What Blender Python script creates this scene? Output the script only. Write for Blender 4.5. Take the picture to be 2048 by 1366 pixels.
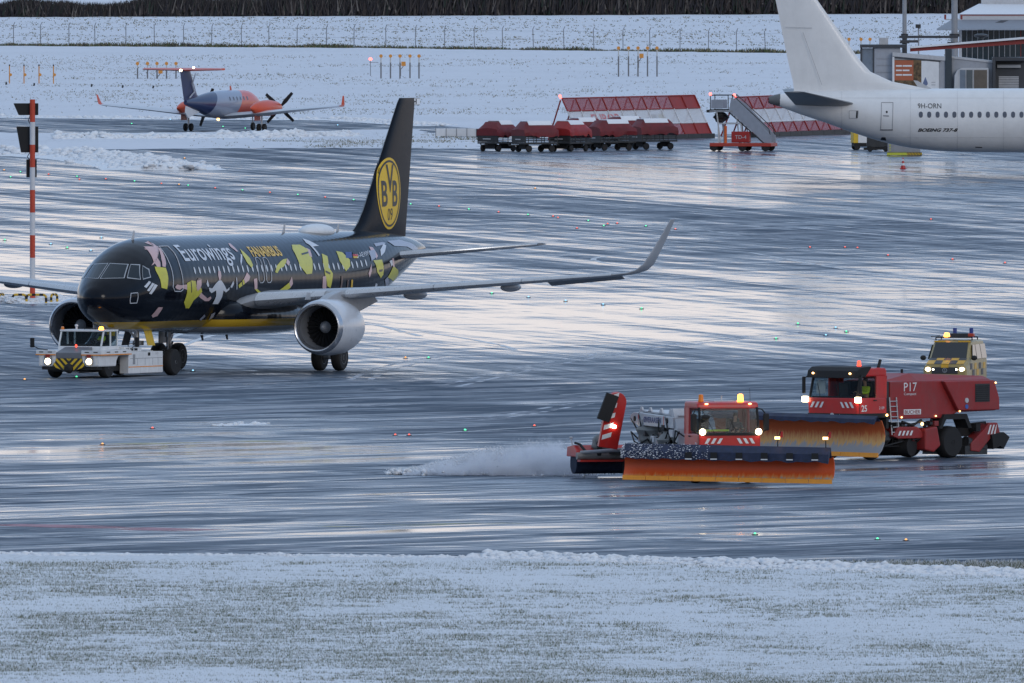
import bpy, bmesh, math, random
import numpy as np
from mathutils import Vector, Matrix
R = math.radians
random.seed(7); rng = np.random.default_rng(7)
scene = bpy.context.scene
for o in list(bpy.data.objects): bpy.data.objects.remove(o)
COL = scene.collection
# ------------------------------------------------------------------ camera
CAM_H, CAM_D, F_PX, HORIZON = 30.3, 1480.0, 68000.0, 1335.0   # metres, metres, px of a 2048 px wide picture
PITCH = math.atan(HORIZON / F_PX)
cam_data = bpy.data.cameras.new('camera'); cam = bpy.data.objects.new('camera', cam_data); COL.objects.link(cam)
cam_data.sensor_width = 36.0; cam_data.lens = F_PX / 2048 * 36
cam_data.clip_start = 20; cam_data.clip_end = 40000
cam.location = (0, -CAM_D, CAM_H); cam.rotation_euler = (math.pi/2 - PITCH, 0, 0)
scene.camera = cam
# ------------------------------------------------------------------ light
SUN_EL, SUN_AZ = R(20), R(150)          # azimuth from +Y (away from the camera), negative = left
world = bpy.data.worlds.new('World'); scene.world = world; world.use_nodes = True
wn = world.node_tree.nodes; wl = world.node_tree.links
sky = wn.new('ShaderNodeTexSky'); sky.sky_type = 'NISHITA'; sky.sun_disc = False
sky.sun_elevation = SUN_EL; sky.sun_rotation = SUN_AZ
sky.air_density = 1.0; sky.dust_density = 1.0; sky.ozone_density = 1.5; sky.altitude = 0
# broken winter overcast: a cloud deck in front of the clear sky, pale near the horizon and bluer overhead
wtc = wn.new('ShaderNodeTexCoord'); wsep = wn.new('ShaderNodeSeparateXYZ'); wl.new(wtc.outputs['Generated'], wsep.inputs[0])
cr = wn.new('ShaderNodeValToRGB'); wl.new(wsep.outputs['Z'], cr.inputs[0])
cr.color_ramp.elements[0].position = 0.0; cr.color_ramp.elements[0].color = (.73,.665,.66,1)
cr.color_ramp.elements[1].position = 1.0; cr.color_ramp.elements[1].color = (.42,.505,.63,1)
for pos, c in ((.045,(.70,.655,.67,1)), (.12,(.37,.50,.71,1)), (.35,(.27,.43,.71,1)), (.6,(.365,.48,.655,1))):
    e = cr.color_ramp.elements.new(pos); e.color = c
wcn = wn.new('ShaderNodeTexNoise'); wcn.inputs['Scale'].default_value = 3.0; wcn.inputs['Detail'].default_value = 5
wmp = wn.new('ShaderNodeMapping'); wmp.inputs['Scale'].default_value = (1,1,5); wl.new(wtc.outputs['Generated'], wmp.inputs[0]); wl.new(wmp.outputs[0], wcn.inputs['Vector'])
wmr = wn.new('ShaderNodeMapRange'); wmr.inputs['From Min'].default_value = .3; wmr.inputs['From Max'].default_value = .7; wmr.inputs['To Min'].default_value = 10.5; wmr.inputs['To Max'].default_value = 13.5
wl.new(wcn.outputs['Fac'], wmr.inputs['Value'])
wvm = wn.new('ShaderNodeVectorMath'); wvm.operation = 'SCALE'; wl.new(cr.outputs[0], wvm.inputs[0]); wl.new(wmr.outputs[0], wvm.inputs['Scale'])
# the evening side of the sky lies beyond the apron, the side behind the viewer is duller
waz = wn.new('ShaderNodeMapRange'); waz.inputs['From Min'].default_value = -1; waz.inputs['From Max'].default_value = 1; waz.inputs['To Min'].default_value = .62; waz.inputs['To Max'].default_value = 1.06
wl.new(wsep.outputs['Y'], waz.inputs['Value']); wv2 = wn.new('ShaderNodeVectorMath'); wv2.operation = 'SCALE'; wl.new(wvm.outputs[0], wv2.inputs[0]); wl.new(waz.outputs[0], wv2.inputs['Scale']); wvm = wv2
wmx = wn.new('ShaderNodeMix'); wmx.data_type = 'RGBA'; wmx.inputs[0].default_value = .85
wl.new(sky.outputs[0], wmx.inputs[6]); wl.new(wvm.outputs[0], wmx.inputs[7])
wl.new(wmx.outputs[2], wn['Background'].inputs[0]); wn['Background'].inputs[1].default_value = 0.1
sd = bpy.data.lights.new('sun', 'SUN'); sd.energy = 0.5; sd.angle = R(22); sd.color = (1.0, 0.93, 0.86)
sun = bpy.data.objects.new('sun', sd); COL.objects.link(sun)
sdir = Vector((math.sin(SUN_AZ)*math.cos(SUN_EL), math.cos(SUN_AZ)*math.cos(SUN_EL), math.sin(SUN_EL)))
sun.rotation_euler = (-sdir).to_track_quat('-Z', 'Y').to_euler()
scene.view_settings.view_transform = 'Standard'; scene.view_settings.look = 'None'
scene.view_settings.exposure = 0.28; scene.view_settings.gamma = 1.0
scene.render.engine = 'CYCLES'; scene.cycles.volume_bounces = 3; scene.cycles.transparent_max_bounces = 16
# ------------------------------------------------------------------ helpers
_cp, _sp = math.cos(PITCH), math.sin(PITCH)
def G(px, py, z=0.0):
    """ground point (height z) seen at photo pixel px, py"""
    u, v = (px-1024)/F_PX, (683-py)/F_PX
    d = Vector((u, _cp + v*_sp, -_sp + v*_cp))
    t = (z - CAM_H)/d.z
    return Vector((d.x*t, -CAM_D + d.y*t, z))
def PX(p):
    """photo pixel of a world point"""
    x, y, z = p[0], p[1]+CAM_D, p[2]-CAM_H
    dep = y*_cp - z*_sp; up = y*_sp + z*_cp
    return 1024 + F_PX*x/dep, 683 - F_PX*up/dep
def tag(o, label=None, cat=None, group=None, kind=None):
    if label: o['label'] = label
    if cat: o['category'] = cat
    if group: o['group'] = group
    if kind: o['kind'] = kind
    return o
def thing(name, label, cat, loc=(0,0,0), rz=0.0, group=None):
    o = bpy.data.objects.new(name, None); COL.objects.link(o)
    o.location = loc; o.rotation_euler = (0,0,rz); o.empty_display_size = 0.3
    return tag(o, label, cat, group)
MATS = {}
def mat(name, col, rough=0.5, metal=0.0, spec=0.5, emit=None, estr=0.0, var=0.12, vscale=3.0, dirt=0.0, bump=0.0, coat=0.0, trans=0.0, alpha=1.0):
    if name in MATS: return MATS[name]
    m = bpy.data.materials.new(name); m.use_nodes = True
    nt = m.node_tree; b = nt.nodes['Principled BSDF']
    b.inputs['Base Color'].default_value = (*col, 1); b.inputs['Roughness'].default_value = rough
    b.inputs['Metallic'].default_value = metal; b.inputs['Specular IOR Level'].default_value = spec
    b.inputs['Coat Weight'].default_value = coat; b.inputs['Coat Roughness'].default_value = 0.08
    b.inputs['Transmission Weight'].default_value = trans; b.inputs['Alpha'].default_value = alpha
    if emit: b.inputs['Emission Color'].default_value = (*emit, 1); b.inputs['Emission Strength'].default_value = estr
    if var or dirt or bump:
        tc = nt.nodes.new('ShaderNodeTexCoord')
        n = nt.nodes.new('ShaderNodeTexNoise'); n.inputs['Scale'].default_value = vscale; n.inputs['Detail'].default_value = 6; n.inputs['Roughness'].default_value = 0.65
        nt.links.new(tc.outputs['Object'], n.inputs['Vector'])
        mr = nt.nodes.new('ShaderNodeMapRange'); mr.inputs['From Min'].default_value = .3; mr.inputs['From Max'].default_value = .7
        mr.inputs['To Min'].default_value = 1-var; mr.inputs['To Max'].default_value = 1+var
        nt.links.new(n.outputs['Fac'], mr.inputs['Value'])
        mx = nt.nodes.new('ShaderNodeMix'); mx.data_type = 'RGBA'; mx.blend_type = 'MULTIPLY'; mx.inputs[0].default_value = 1
        mx.inputs[6].default_value = (*col, 1); nt.links.new(mr.outputs[0], mx.inputs[7])
        out = mx.outputs[2]
        if dirt:
            n2 = nt.nodes.new('ShaderNodeTexNoise'); n2.inputs['Scale'].default_value = vscale*1.7; n2.inputs['Detail'].default_value = 8; n2.inputs['Roughness'].default_value = .75
            mp = nt.nodes.new('ShaderNodeMapping'); mp.inputs['Scale'].default_value = (1,1,.35)
            nt.links.new(tc.outputs['Object'], mp.inputs[0]); nt.links.new(mp.outputs[0], n2.inputs['Vector'])
            m2 = nt.nodes.new('ShaderNodeMapRange'); m2.inputs['From Min'].default_value = .45; m2.inputs['From Max'].default_value = .75; m2.inputs['To Max'].default_value = dirt
            nt.links.new(n2.outputs['Fac'], m2.inputs['Value'])
            mx2 = nt.nodes.new('ShaderNodeMix'); mx2.data_type = 'RGBA'; nt.links.new(m2.outputs[0], mx2.inputs[0])
            nt.links.new(out, mx2.inputs[6]); mx2.inputs[7].default_value = (.10,.095,.09,1); out = mx2.outputs[2]
        nt.links.new(out, b.inputs['Base Color'])
        r = nt.nodes.new('ShaderNodeMapRange'); r.inputs['To Min'].default_value = max(0.02, rough-.08); r.inputs['To Max'].default_value = min(1, rough+.08)
        nt.links.new(n.outputs['Fac'], r.inputs['Value']); nt.links.new(r.outputs[0], b.inputs['Roughness'])
        if bump:
            bp = nt.nodes.new('ShaderNodeBump'); bp.inputs['Strength'].default_value = bump; bp.inputs['Distance'].default_value = .02
            nt.links.new(n.outputs['Fac'], bp.inputs['Height']); nt.links.new(bp.outputs[0], b.inputs['Normal'])
    MATS[name] = m
    return m
class MB:
    """mesh builder: collects shapes, then build() links ONE mesh object"""
    def __init__(s): s.v = []; s.f = []; s.mi = []; s.cur = 0
    def add(s, vs, fs, M=None):
        b = len(s.v)
        for p in vs: s.v.append(tuple(M @ Vector(p)) if M is not None else tuple(p))
        for f in fs: s.f.append(tuple(b+i for i in f)); s.mi.append(s.cur)
        return s
    def box(s, c, size, M=None, taper=(1,1)):
        x,y,z = size[0]/2, size[1]/2, size[2]/2; a,b_ = taper
        vs = [(c[0]+sx*x*(a if sz>0 else 1), c[1]+sy*y*(b_ if sz>0 else 1), c[2]+sz*z) for sz in (-1,1) for sy in (-1,1) for sx in (-1,1)]
        return s.add(vs, [(0,2,3,1),(4,5,7,6),(0,1,5,4),(2,6,7,3),(0,4,6,2),(1,3,7,5)], M)
    def span(s, lo, hi, M=None):
        return s.box([(a+b)/2 for a,b in zip(lo,hi)], [abs(b-a) for a,b in zip(lo,hi)], M)
    def prism(s, poly, axis, a0, a1, M=None):
        """poly in the plane of the other two axes (order x,y,z minus axis), extruded along axis"""
        n = len(poly)
        def P(p, a): q = list(p); q.insert(axis, a); return tuple(q)
        vs = [P(p,a0) for p in poly]+[P(p,a1) for p in poly]
        fs = [tuple(range(n))[::-1], tuple(range(n,2*n))]+[(i,(i+1)%n,n+(i+1)%n,n+i) for i in range(n)]
        return s.add(vs, fs, M)
    def cyl(s, p0, p1, r0, r1=None, n=12, caps=True):
        r1 = r0 if r1 is None else r1
        p0, p1 = Vector(p0), Vector(p1); d = (p1-p0).normalized()
        a = d.orthogonal().normalized(); b = d.cross(a)
        vs = []
        for p, r in ((p0,r0),(p1,r1)):
            for i in range(n):
                t = 2*math.pi*i/n; vs.append(p + a*(r*math.cos(t)) + b*(r*math.sin(t)))
        fs = [(i,(i+1)%n,n+(i+1)%n,n+i) for i in range(n)]
        if caps: fs += [tuple(range(n))[::-1], tuple(range(n,2*n))]
        return s.add(vs, fs)
    def tube(s, pts, r, n=8):
        for a,b in zip(pts[:-1], pts[1:]): s.cyl(a,b,r,r,n)
        return s
    def lathe(s, prof, origin=(0,0,0), axis=(0,0,1), n=24, close=False):
        """prof: list of (a, r) along axis"""
        o = Vector(origin); d = Vector(axis).normalized(); a = d.orthogonal().normalized(); b = d.cross(a)
        vs = []
        for h, r in prof:
            for i in range(n):
                t = 2*math.pi*i/n; vs.append(o + d*h + a*(r*math.cos(t)) + b*(r*math.sin(t)))
        fs = []; k = len(prof)
        for j in range(k-1 if not close else k):
            j2 = (j+1) % k
            fs += [(j*n+i, j*n+(i+1)%n, j2*n+(i+1)%n, j2*n+i) for i in range(n)]
        if not close: fs += [tuple(range(n))[::-1], tuple((k-1)*n+i for i in range(n))]
        return s.add(vs, fs)
    def loft(s, rings, caps=True, closed=True):
        n = len(rings[0]); vs = [p for r in rings for p in r]; fs = []
        for j in range(len(rings)-1):
            for i in range(n if closed else n-1):
                fs.append((j*n+i, j*n+(i+1)%n, (j+1)*n+(i+1)%n, (j+1)*n+i))
        if caps: fs += [tuple(range(n))[::-1], tuple((len(rings)-1)*n+i for i in range(n))]
        return s.add(vs, fs)
    def ell(s, c, r, nu=14, nv=9):
        vs = []; fs = []
        for j in range(nv+1):
            ph = math.pi*j/nv
            for i in range(nu):
                t = 2*math.pi*i/nu
                vs.append((c[0]+r[0]*math.sin(ph)*math.cos(t), c[1]+r[1]*math.sin(ph)*math.sin(t), c[2]+r[2]*math.cos(ph)))
        for j in range(nv):
            fs += [(j*nu+i, (j+1)*nu+i, (j+1)*nu+(i+1)%nu, j*nu+(i+1)%nu) for i in range(nu)]
        return s.add(vs, fs)
    def build(s, name, m, parent=None, smooth=None, bevel=0.0, loc=None, rot=None, seg=2, label=None):
        me = bpy.data.meshes.new(name); me.from_pydata(s.v, [], s.f)
        ms = m if isinstance(m, (list, tuple)) else [m]
        for q in ms: me.materials.append(q)
        if len(ms) > 1: me.polygons.foreach_set('material_index', s.mi)
        bm = bmesh.new(); bm.from_mesh(me)
        bmesh.ops.remove_doubles(bm, verts=bm.verts, dist=1e-5)
        bmesh.ops.recalc_face_normals(bm, faces=bm.faces)
        if bevel:
            es = [e for e in bm.edges if len(e.link_faces)==2 and e.calc_face_angle(0) > R(28)]
            bmesh.ops.bevel(bm, geom=es, offset=bevel, segments=seg, profile=.6, affect='EDGES', clamp_overlap=True)
        bm.to_mesh(me); bm.free()
        if smooth is not None:
            me.polygons.foreach_set('use_smooth', [True]*len(me.polygons))
            me.set_sharp_from_angle(angle=R(smooth))
        o = bpy.data.objects.new(name, me); COL.objects.link(o)
        if parent: o.parent = parent
        if loc is not None: o.location = loc
        if rot is not None: o.rotation_euler = rot
        if label: o['label'] = label
        return o
def copy_tree(o, parent=None):
    c = o.copy(); COL.objects.link(c); c.parent = parent
    for ch in o.children: copy_tree(ch, c)
    return c
def inst(o, loc=None, rot=None, parent=None):
    c = o.copy(); COL.objects.link(c)
    if parent: c.parent = parent
    if loc is not None: c.location = loc
    if rot is not None: c.rotation_euler = rot
    return c
def text_mesh(txt, size=1.0, shear=0.0, sx=1.0, bold=0.0, res=3, align='LEFT', space=1.0):
    """flat text as (verts2d, faces)"""
    cu = bpy.data.curves.new('t', 'FONT'); cu.body = txt; cu.size = size; cu.shear = shear; cu.offset = bold; cu.resolution_u = res
    cu.align_x = align; cu.space_character = space; cu.fill_mode = 'FRONT'
    ob = bpy.data.objects.new('t', cu); COL.objects.link(ob)
    me = ob.to_mesh()
    vs = [(v.co.x*sx, v.co.y) for v in me.vertices]; fs = [tuple(p.vertices) for p in me.polygons]
    ob.to_mesh_clear(); bpy.data.objects.remove(ob); bpy.data.curves.remove(cu)
    return vs, fs
def poly_mesh(polys):
    """2d outlines -> (verts, faces) as n-gons"""
    vs = []; fs = []
    for p in polys:
        b = len(vs); vs += list(p); fs.append(tuple(range(b, b+len(p))))
    return vs, fs
def decal(name, mesh2d, fn, m, parent, cut=0.25, smooth=True, label=None):
    """flat 2d mesh wrapped on a surface: fn(u, v) -> 3d point"""
    vs, fs = mesh2d
    bm = bmesh.new(); bv = [bm.verts.new((a,b,0)) for a,b in vs]; bm.verts.ensure_lookup_table()
    for f in fs:
        try: bm.faces.new([bv[i] for i in f])
        except ValueError: pass
    bmesh.ops.triangulate(bm, faces=bm.faces[:])
    for _ in range(5):
        es = [e for e in bm.edges if e.calc_length() > cut]
        if not es: break
        bmesh.ops.subdivide_edges(bm, edges=es, cuts=1, use_grid_fill=False)
        bmesh.ops.triangulate(bm, faces=[f for f in bm.faces if len(f.verts) > 3])
    for v in bm.verts: v.co = Vector(fn(v.co.x, v.co.y))
    me = bpy.data.meshes.new(name); bm.to_mesh(me); bm.free()
    if smooth: me.polygons.foreach_set('use_smooth', [True]*len(me.polygons))
    me.materials.append(m)
    o = bpy.data.objects.new(name, me); COL.objects.link(o); o.parent = parent
    if label: o['label'] = label
    return o
def mesh_np(name, v, f, m, parent=None, mi=None, kind=None, smooth=False):
    """large triangle / quad soup from numpy arrays"""
    me = bpy.data.meshes.new(name); n = f.shape[1]
    me.vertices.add(len(v)); me.vertices.foreach_set('co', np.asarray(v, np.float32).ravel())
    me.loops.add(f.size); me.loops.foreach_set('vertex_index', f.astype(np.int32).ravel())
    me.polygons.add(len(f)); me.polygons.foreach_set('loop_start', np.arange(0, f.size, n, dtype=np.int32))
    for q in (m if isinstance(m, (list,tuple)) else [m]): me.materials.append(q)
    if mi is not None: me.polygons.foreach_set('material_index', mi.astype(np.int32))
    if smooth: me.polygons.foreach_set('use_smooth', np.ones(len(f), bool))
    me.update(); me.validate()
    o = bpy.data.objects.new(name, me); COL.objects.link(o)
    if parent: o.parent = parent
    if kind: o['kind'] = kind
    return o
def vnoise(x, y, seed=0):
    """smooth value noise, numpy"""
    xi = np.floor(x).astype(int); yi = np.floor(y).astype(int); xf = x-xi; yf = y-yi
    u = xf*xf*(3-2*xf); w = yf*yf*(3-2*yf)
    def h(a, b):
        n = (a*374761393 + b*668265263 + seed*1442695041) & 0xffffffff
        n = ((n ^ (n >> 13))*1274126177) & 0xffffffff
        return ((n ^ (n >> 16)) & 0xffff)/65535.0
    return (h(xi,yi)*(1-u)+h(xi+1,yi)*u)*(1-w) + (h(xi,yi+1)*(1-u)+h(xi+1,yi+1)*u)*w
def fbm(x, y, seed=0, oct=4):
    s = 0; a = .5
    for i in range(oct): s = s + a*vnoise(x*2**i, y*2**i, seed+i*17); a *= .5
    return s
# palette
M_BLACK = mat('black_rubber', (.012,.012,.013), .75, var=.25)
M_DARK = mat('dark_metal', (.035,.037,.04), .5, metal=.3, var=.2, dirt=.3)
M_STEEL = mat('bare_metal', (.42,.43,.45), .38, metal=.8, var=.1)
M_GREY = mat('grey_paint', (.28,.29,.31), .45, var=.12, dirt=.25)
M_LGREY = mat('light_grey_paint', (.5,.51,.53), .45, var=.08, dirt=.2)
M_WHITE = mat('white_paint', (.74,.75,.76), .38, var=.05, dirt=.12)
M_RED = mat('red_paint', (.50,.018,.014), .34, var=.12, dirt=.22)
M_ORANGE = mat('orange_paint', (.72,.13,.015), .5, var=.15, dirt=.2)
M_YELLOW = mat('yellow_paint', (.72,.47,.02), .45, var=.1, dirt=.15)
M_HIVIS = mat('hi_vis_fabric', (.55,.75,.03), .8, var=.1)
M_NAVYCLOTH = mat('dark_navy_cloth', (.02,.025,.045), .85)
M_SKIN = mat('skin', (.50,.29,.21), .6, var=.05)
M_HAIR = mat('dark_hair', (.03,.022,.016), .7)
M_GLASS = mat('dark_glass', (.012,.016,.02), .06, spec=.6, var=0)
def glass_mat():
    m = bpy.data.materials.new('clear_glass'); m.use_nodes = True; nt = m.node_tree
    b = nt.nodes['Principled BSDF']; b.inputs['Base Color'].default_value = (.02,.025,.03,1); b.inputs['Roughness'].default_value = .05
    t = nt.nodes.new('ShaderNodeBsdfTransparent'); t.inputs[0].default_value = (.86,.91,.92,1)
    mx = nt.nodes.new('ShaderNodeMixShader'); mx.inputs[0].default_value = .13
    nt.links.new(t.outputs[0], mx.inputs[1]); nt.links.new(b.outputs[0], mx.inputs[2])
    nt.links.new(mx.outputs[0], nt.nodes['Material Output'].inputs[0]); return m
M_CGLASS = glass_mat()
M_AMBER = mat('amber_lens', (.8,.22,.01), .25, var=0)
M_AMBER_ON = mat('amber_beacon_lit', (1,.3,.02), .3, var=0, emit=(1,.34,.03), estr=8)
M_HEAD_ON = mat('headlamp_lit', (1,.95,.8), .3, var=0, emit=(1,.82,.5), estr=9)
M_HEAD_WARM = mat('lamp_lit_warm', (1,.9,.7), .3, var=0, emit=(1,.55,.18), estr=4)
M_WHITE_ON = mat('white_lamp_lit', (1,1,.9), .3, var=0, emit=(1,.93,.75), estr=12)
M_REDLAMP = mat('red_lamp', (.7,.03,.02), .3, var=0, emit=(1,.08,.04), estr=2.0)
M_SNOW = mat('snow', (.80,.82,.86), .75, var=.05, vscale=9, bump=.3)
# ------------------------------------------------------------------ ground: wet apron
WROW = [300,340,380,420,460,500,540,580,620,660,700,740,780,820,860,900,940,980,1020,1060,1100]
WET = np.array([
 [.40,.35,.30,.35,.45,.45,.50,.50,.30],[.50,.55,.40,.50,.68,.70,.65,.70,.60],[.60,.50,.45,.42,.50,.65,.68,.60,.45],
 [.50,.50,.45,.42,.38,.40,.50,.42,.50],[.60,.60,.55,.48,.52,.50,.25,.30,.40],[.68,.62,.60,.50,.50,.50,.45,.40,.40],
 [.72,.62,.50,.52,.52,.52,.58,.58,.58],[.75,.60,.50,.58,.62,.65,.66,.64,.62],[.40,.40,.50,.70,.82,.82,.72,.62,.55],
 [.35,.40,.50,.82,.85,.82,.75,.60,.45],[.40,.40,.50,.64,.62,.55,.50,.45,.38],[.40,.30,.42,.48,.42,.36,.35,.33,.30],
 [.30,.15,.20,.22,.30,.30,.30,.28,.30],[.30,.30,.30,.30,.28,.25,.25,.30,.35],[.36,.50,.58,.44,.26,.24,.32,.44,.50],
 [.68,.74,.72,.58,.38,.34,.36,.48,.60],[.46,.46,.48,.36,.28,.28,.36,.50,.62],[.38,.40,.42,.42,.40,.36,.32,.32,.36],
 [.50,.50,.50,.50,.48,.47,.45,.42,.40],[.44,.46,.48,.50,.50,.50,.48,.40,.34],[.22,.22,.22,.24,.25,.25,.25,.22,.20]])
def wet_at(p):
    px, py = PX(p)
    c = min(max(px/256, 0), 7.999); r = min(max((py-300)/40, 0), 19.999)
    i, j = int(r), int(c); a, b = r-i, c-j
    return float((WET[i,j]*(1-b)+WET[i,j+1]*b)*(1-a) + (WET[i+1,j]*(1-b)+WET[i+1,j+1]*b)*a)
def apron_material():
    m = bpy.data.materials.new('wet_apron'); m.use_nodes = True; nt = m.node_tree; N = nt.nodes; L = nt.links
    b = N['Principled BSDF']; geo = N.new('ShaderNodeNewGeometry')
    def noise(angle, along, across, detail, seed, dist=0.0, rough=.6):
        mp = N.new('ShaderNodeMapping'); mp.vector_type = 'POINT'
        mp.inputs['Rotation'].default_value = (0,0,-angle); mp.inputs['Location'].default_value = (seed*13.1, seed*7.7, 0)
        L.new(geo.outputs['Position'], mp.inputs[0])
        sc = N.new('ShaderNodeVectorMath'); sc.operation = 'MULTIPLY'; sc.inputs[1].default_value = (1/along, 1/across, 1)
        L.new(mp.outputs[0], sc.inputs[0])
        t = N.new('ShaderNodeTexNoise'); t.noise_dimensions = '2D'; t.inputs['Scale'].default_value = 1; t.inputs['Detail'].default_value = detail
        t.inputs['Roughness'].default_value = rough; t.inputs['Distortion'].default_value = dist
        L.new(sc.outputs[0], t.inputs['Vector']); return t.outputs['Fac']
    def math_(op, a, c=None, d=None):
        q = N.new('ShaderNodeMath'); q.operation = op
        for k, w in enumerate((a,c,d)):
            if w is None: continue
            if isinstance(w, (int,float)): q.inputs[k].default_value = w
            else: L.new(w, q.inputs[k])
        return q.outputs[0]
    def ramp(v, lo, hi, a=0.0, c=1.0, smooth=True):
        q = N.new('ShaderNodeMapRange'); q.interpolation_type = 'SMOOTHSTEP' if smooth else 'LINEAR'
        q.inputs['From Min'].default_value = lo; q.inputs['From Max'].default_value = hi
        q.inputs['To Min'].default_value = a; q.inputs['To Max'].default_value = c; L.new(v, q.inputs['Value']); return q.outputs[0]
    at = N.new('ShaderNodeAttribute'); at.attribute_name = 'wet'; wet = at.outputs['Fac']
    sep = N.new('ShaderNodeSeparateXYZ'); L.new(geo.outputs['Position'], sep.inputs[0])
    nearfar = ramp(sep.outputs['Y'], -110, 75)                       # lower half of the apron -> taxiway behind
    A = noise(R(99.6), 170, 2.1, 6, 1, .5)      # plough passes along the taxiway
    A2 = noise(R(101.5), 80, .55, 4, 2, .3)
    B = noise(R(58), 120, 3.0, 6, 3, .7)       # passes of the sweepers
    B2 = noise(R(52), 60, .8, 4, 4, .4)
    C = noise(R(14), 13, 8, 8, 5, 1.4, .68)         # plain puddles
    def mixf(a, c, f):
        q = N.new('ShaderNodeMix'); q.data_type = 'FLOAT'; L.new(f, q.inputs[0]); L.new(a, q.inputs[2]); L.new(c, q.inputs[3]); return q.outputs[0]
    big = mixf(B, A, nearfar); fine = mixf(B2, A2, nearfar)
    s = math_('ADD', math_('MULTIPLY', big, .50), math_('MULTIPLY', fine, .26)); s = math_('ADD', s, math_('MULTIPLY', C, .54))
    s = math_('ADD', s, -.65)                                        # about zero mean
    s = math_('ADD', math_('MULTIPLY', s, 2.1), math_('MULTIPLY', math_('ADD', wet, -.44), .95))
    mirror = ramp(s, -.38, .38)
    slush = ramp(noise(R(60), 14, 3.0, 8, 6, .8, .7), .46, .70)
    slush = math_('MULTIPLY', slush, math_('SUBTRACT', 1.0, mirror))
    streak = ramp(fine, .56, .66)
    slush = math_('MAXIMUM', slush, math_('MULTIPLY', streak, math_('MULTIPLY', math_('SUBTRACT', 1.0, mirror), .5)))
    mx = N.new('ShaderNodeMix'); mx.data_type = 'RGBA'; L.new(slush, mx.inputs[0])
    mx.inputs[6].default_value = (.062,.086,.120,1); mx.inputs[7].default_value = (.46,.48,.52,1)
    L.new(mx.outputs[2], b.inputs['Base Color'])
    ro = math_('ADD', math_('MULTIPLY', math_('SUBTRACT', 1.0, mirror), .60), .08); ro = math_('ADD', ro, math_('MULTIPLY', slush, .25))
    L.new(ro, b.inputs['Roughness']); b.inputs['IOR'].default_value = 1.33
    L.new(math_('ADD', math_('MULTIPLY', mirror, .45), .05), b.inputs['Specular IOR Level'])
    bp = N.new('ShaderNodeBump'); bp.inputs['Strength'].default_value = .05; bp.inputs['Distance'].default_value = .01
    L.new(noise(0, .5, .5, 3, 8), bp.inputs['Height']); L.new(bp.outputs[0], b.inputs['Normal'])
    return m
def axis(stops):
    out = []
    for a, b_, st in stops: out += list(np.arange(a, b_, st))
    return out
gx = [-15000,-5000,-1500,-500,-200,-100]+axis([(-60,60.1,1.5)])+[100,200,500,1500,5000,15000]
gy = [-2500,-1700,-900,-520]+axis([(-420,900,3.5)])+[900,1100,1300,1600,3000,6000,20000]
nx, ny = len(gx), len(gy)
gv = np.array([(x,y,0) for y in gy for x in gx], float)
ii = np.arange(nx*ny).reshape(ny, nx)
gf = np.stack([ii[:-1,:-1],ii[:-1,1:],ii[1:,1:],ii[1:,:-1]], -1).reshape(-1,4)
ground = mesh_np('ground', gv, gf, apron_material(), kind='structure')
w = ground.data.attributes.new('wet', 'FLOAT', 'POINT')
w.data.foreach_set('value', np.array([wet_at(p) if p[1] > -1300 else .3 for p in gv], np.float32))
# ------------------------------------------------------------------ snow sheets, ploughed ridges, grass tufts
def snow_material(name, col=(.80,.82,.86), patch=(.30,.34,.30), amt=.3, sc=.9, strength=.5):
    m = bpy.data.materials.new(name); m.use_nodes = True; nt = m.node_tree; N = nt.nodes; L = nt.links; b = N['Principled BSDF']
    geo = N.new('ShaderNodeNewGeometry')
    def noise(scale, detail, rough=.65, st=(1,1,1)):
        mp = N.new('ShaderNodeMapping'); mp.inputs['Scale'].default_value = st; L.new(geo.outputs['Position'], mp.inputs[0])
        t = N.new('ShaderNodeTexNoise'); t.inputs['Scale'].default_value = scale; t.inputs['Detail'].default_value = detail; t.inputs['Roughness'].default_value = rough
        L.new(mp.outputs[0], t.inputs['Vector']); return t.outputs['Fac']
    def rmp(v, lo, hi, a=0, c=1):
        q = N.new('ShaderNodeMapRange'); q.inputs['From Min'].default_value = lo; q.inputs['From Max'].default_value = hi; q.inputs['To Min'].default_value = a; q.inputs['To Max'].default_value = c
        L.new(v, q.inputs['Value']); return q.outputs[0]
    big = rmp(noise(.07, 4, .55, (1,.6,1)), .40, .66); small = rmp(noise(sc*4, 6, .75), .50, .66)
    mu = N.new('ShaderNodeMath'); mu.operation = 'MULTIPLY'; L.new(big, mu.inputs[0]); L.new(small, mu.inputs[1])
    m2 = N.new('ShaderNodeMath'); m2.operation = 'MULTIPLY'; L.new(mu.outputs[0], m2.inputs[0]); m2.inputs[1].default_value = amt
    mx = N.new('ShaderNodeMix'); mx.data_type = 'RGBA'; L.new(m2.outputs[0], mx.inputs[0]); mx.inputs[6].default_value = (*col,1); mx.inputs[7].default_value = (*patch,1)
    L.new(mx.outputs[2], b.inputs['Base Color']); b.inputs['Roughness'].default_value = .8; b.inputs['Specular IOR Level'].default_value = .15
    bp = N.new('ShaderNodeBump'); bp.inputs['Strength'].default_value = strength; bp.inputs['Distance'].default_value = .05
    L.new(noise(sc*7, 6), bp.inputs['Height']); L.new(bp.outputs[0], b.inputs['Normal'])
    return m
M_SNOWA = snow_material('snow_over_grass', (.72,.74,.77), (.13,.14,.10), .65)
M_SNOWB = snow_material('field_snow', (.72,.74,.79), (.22,.22,.20), .45, .6)
M_LUMP = snow_material('ploughed_snow', (.84,.86,.89), (.42,.44,.47), .5, 2.0, .7)
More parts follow.
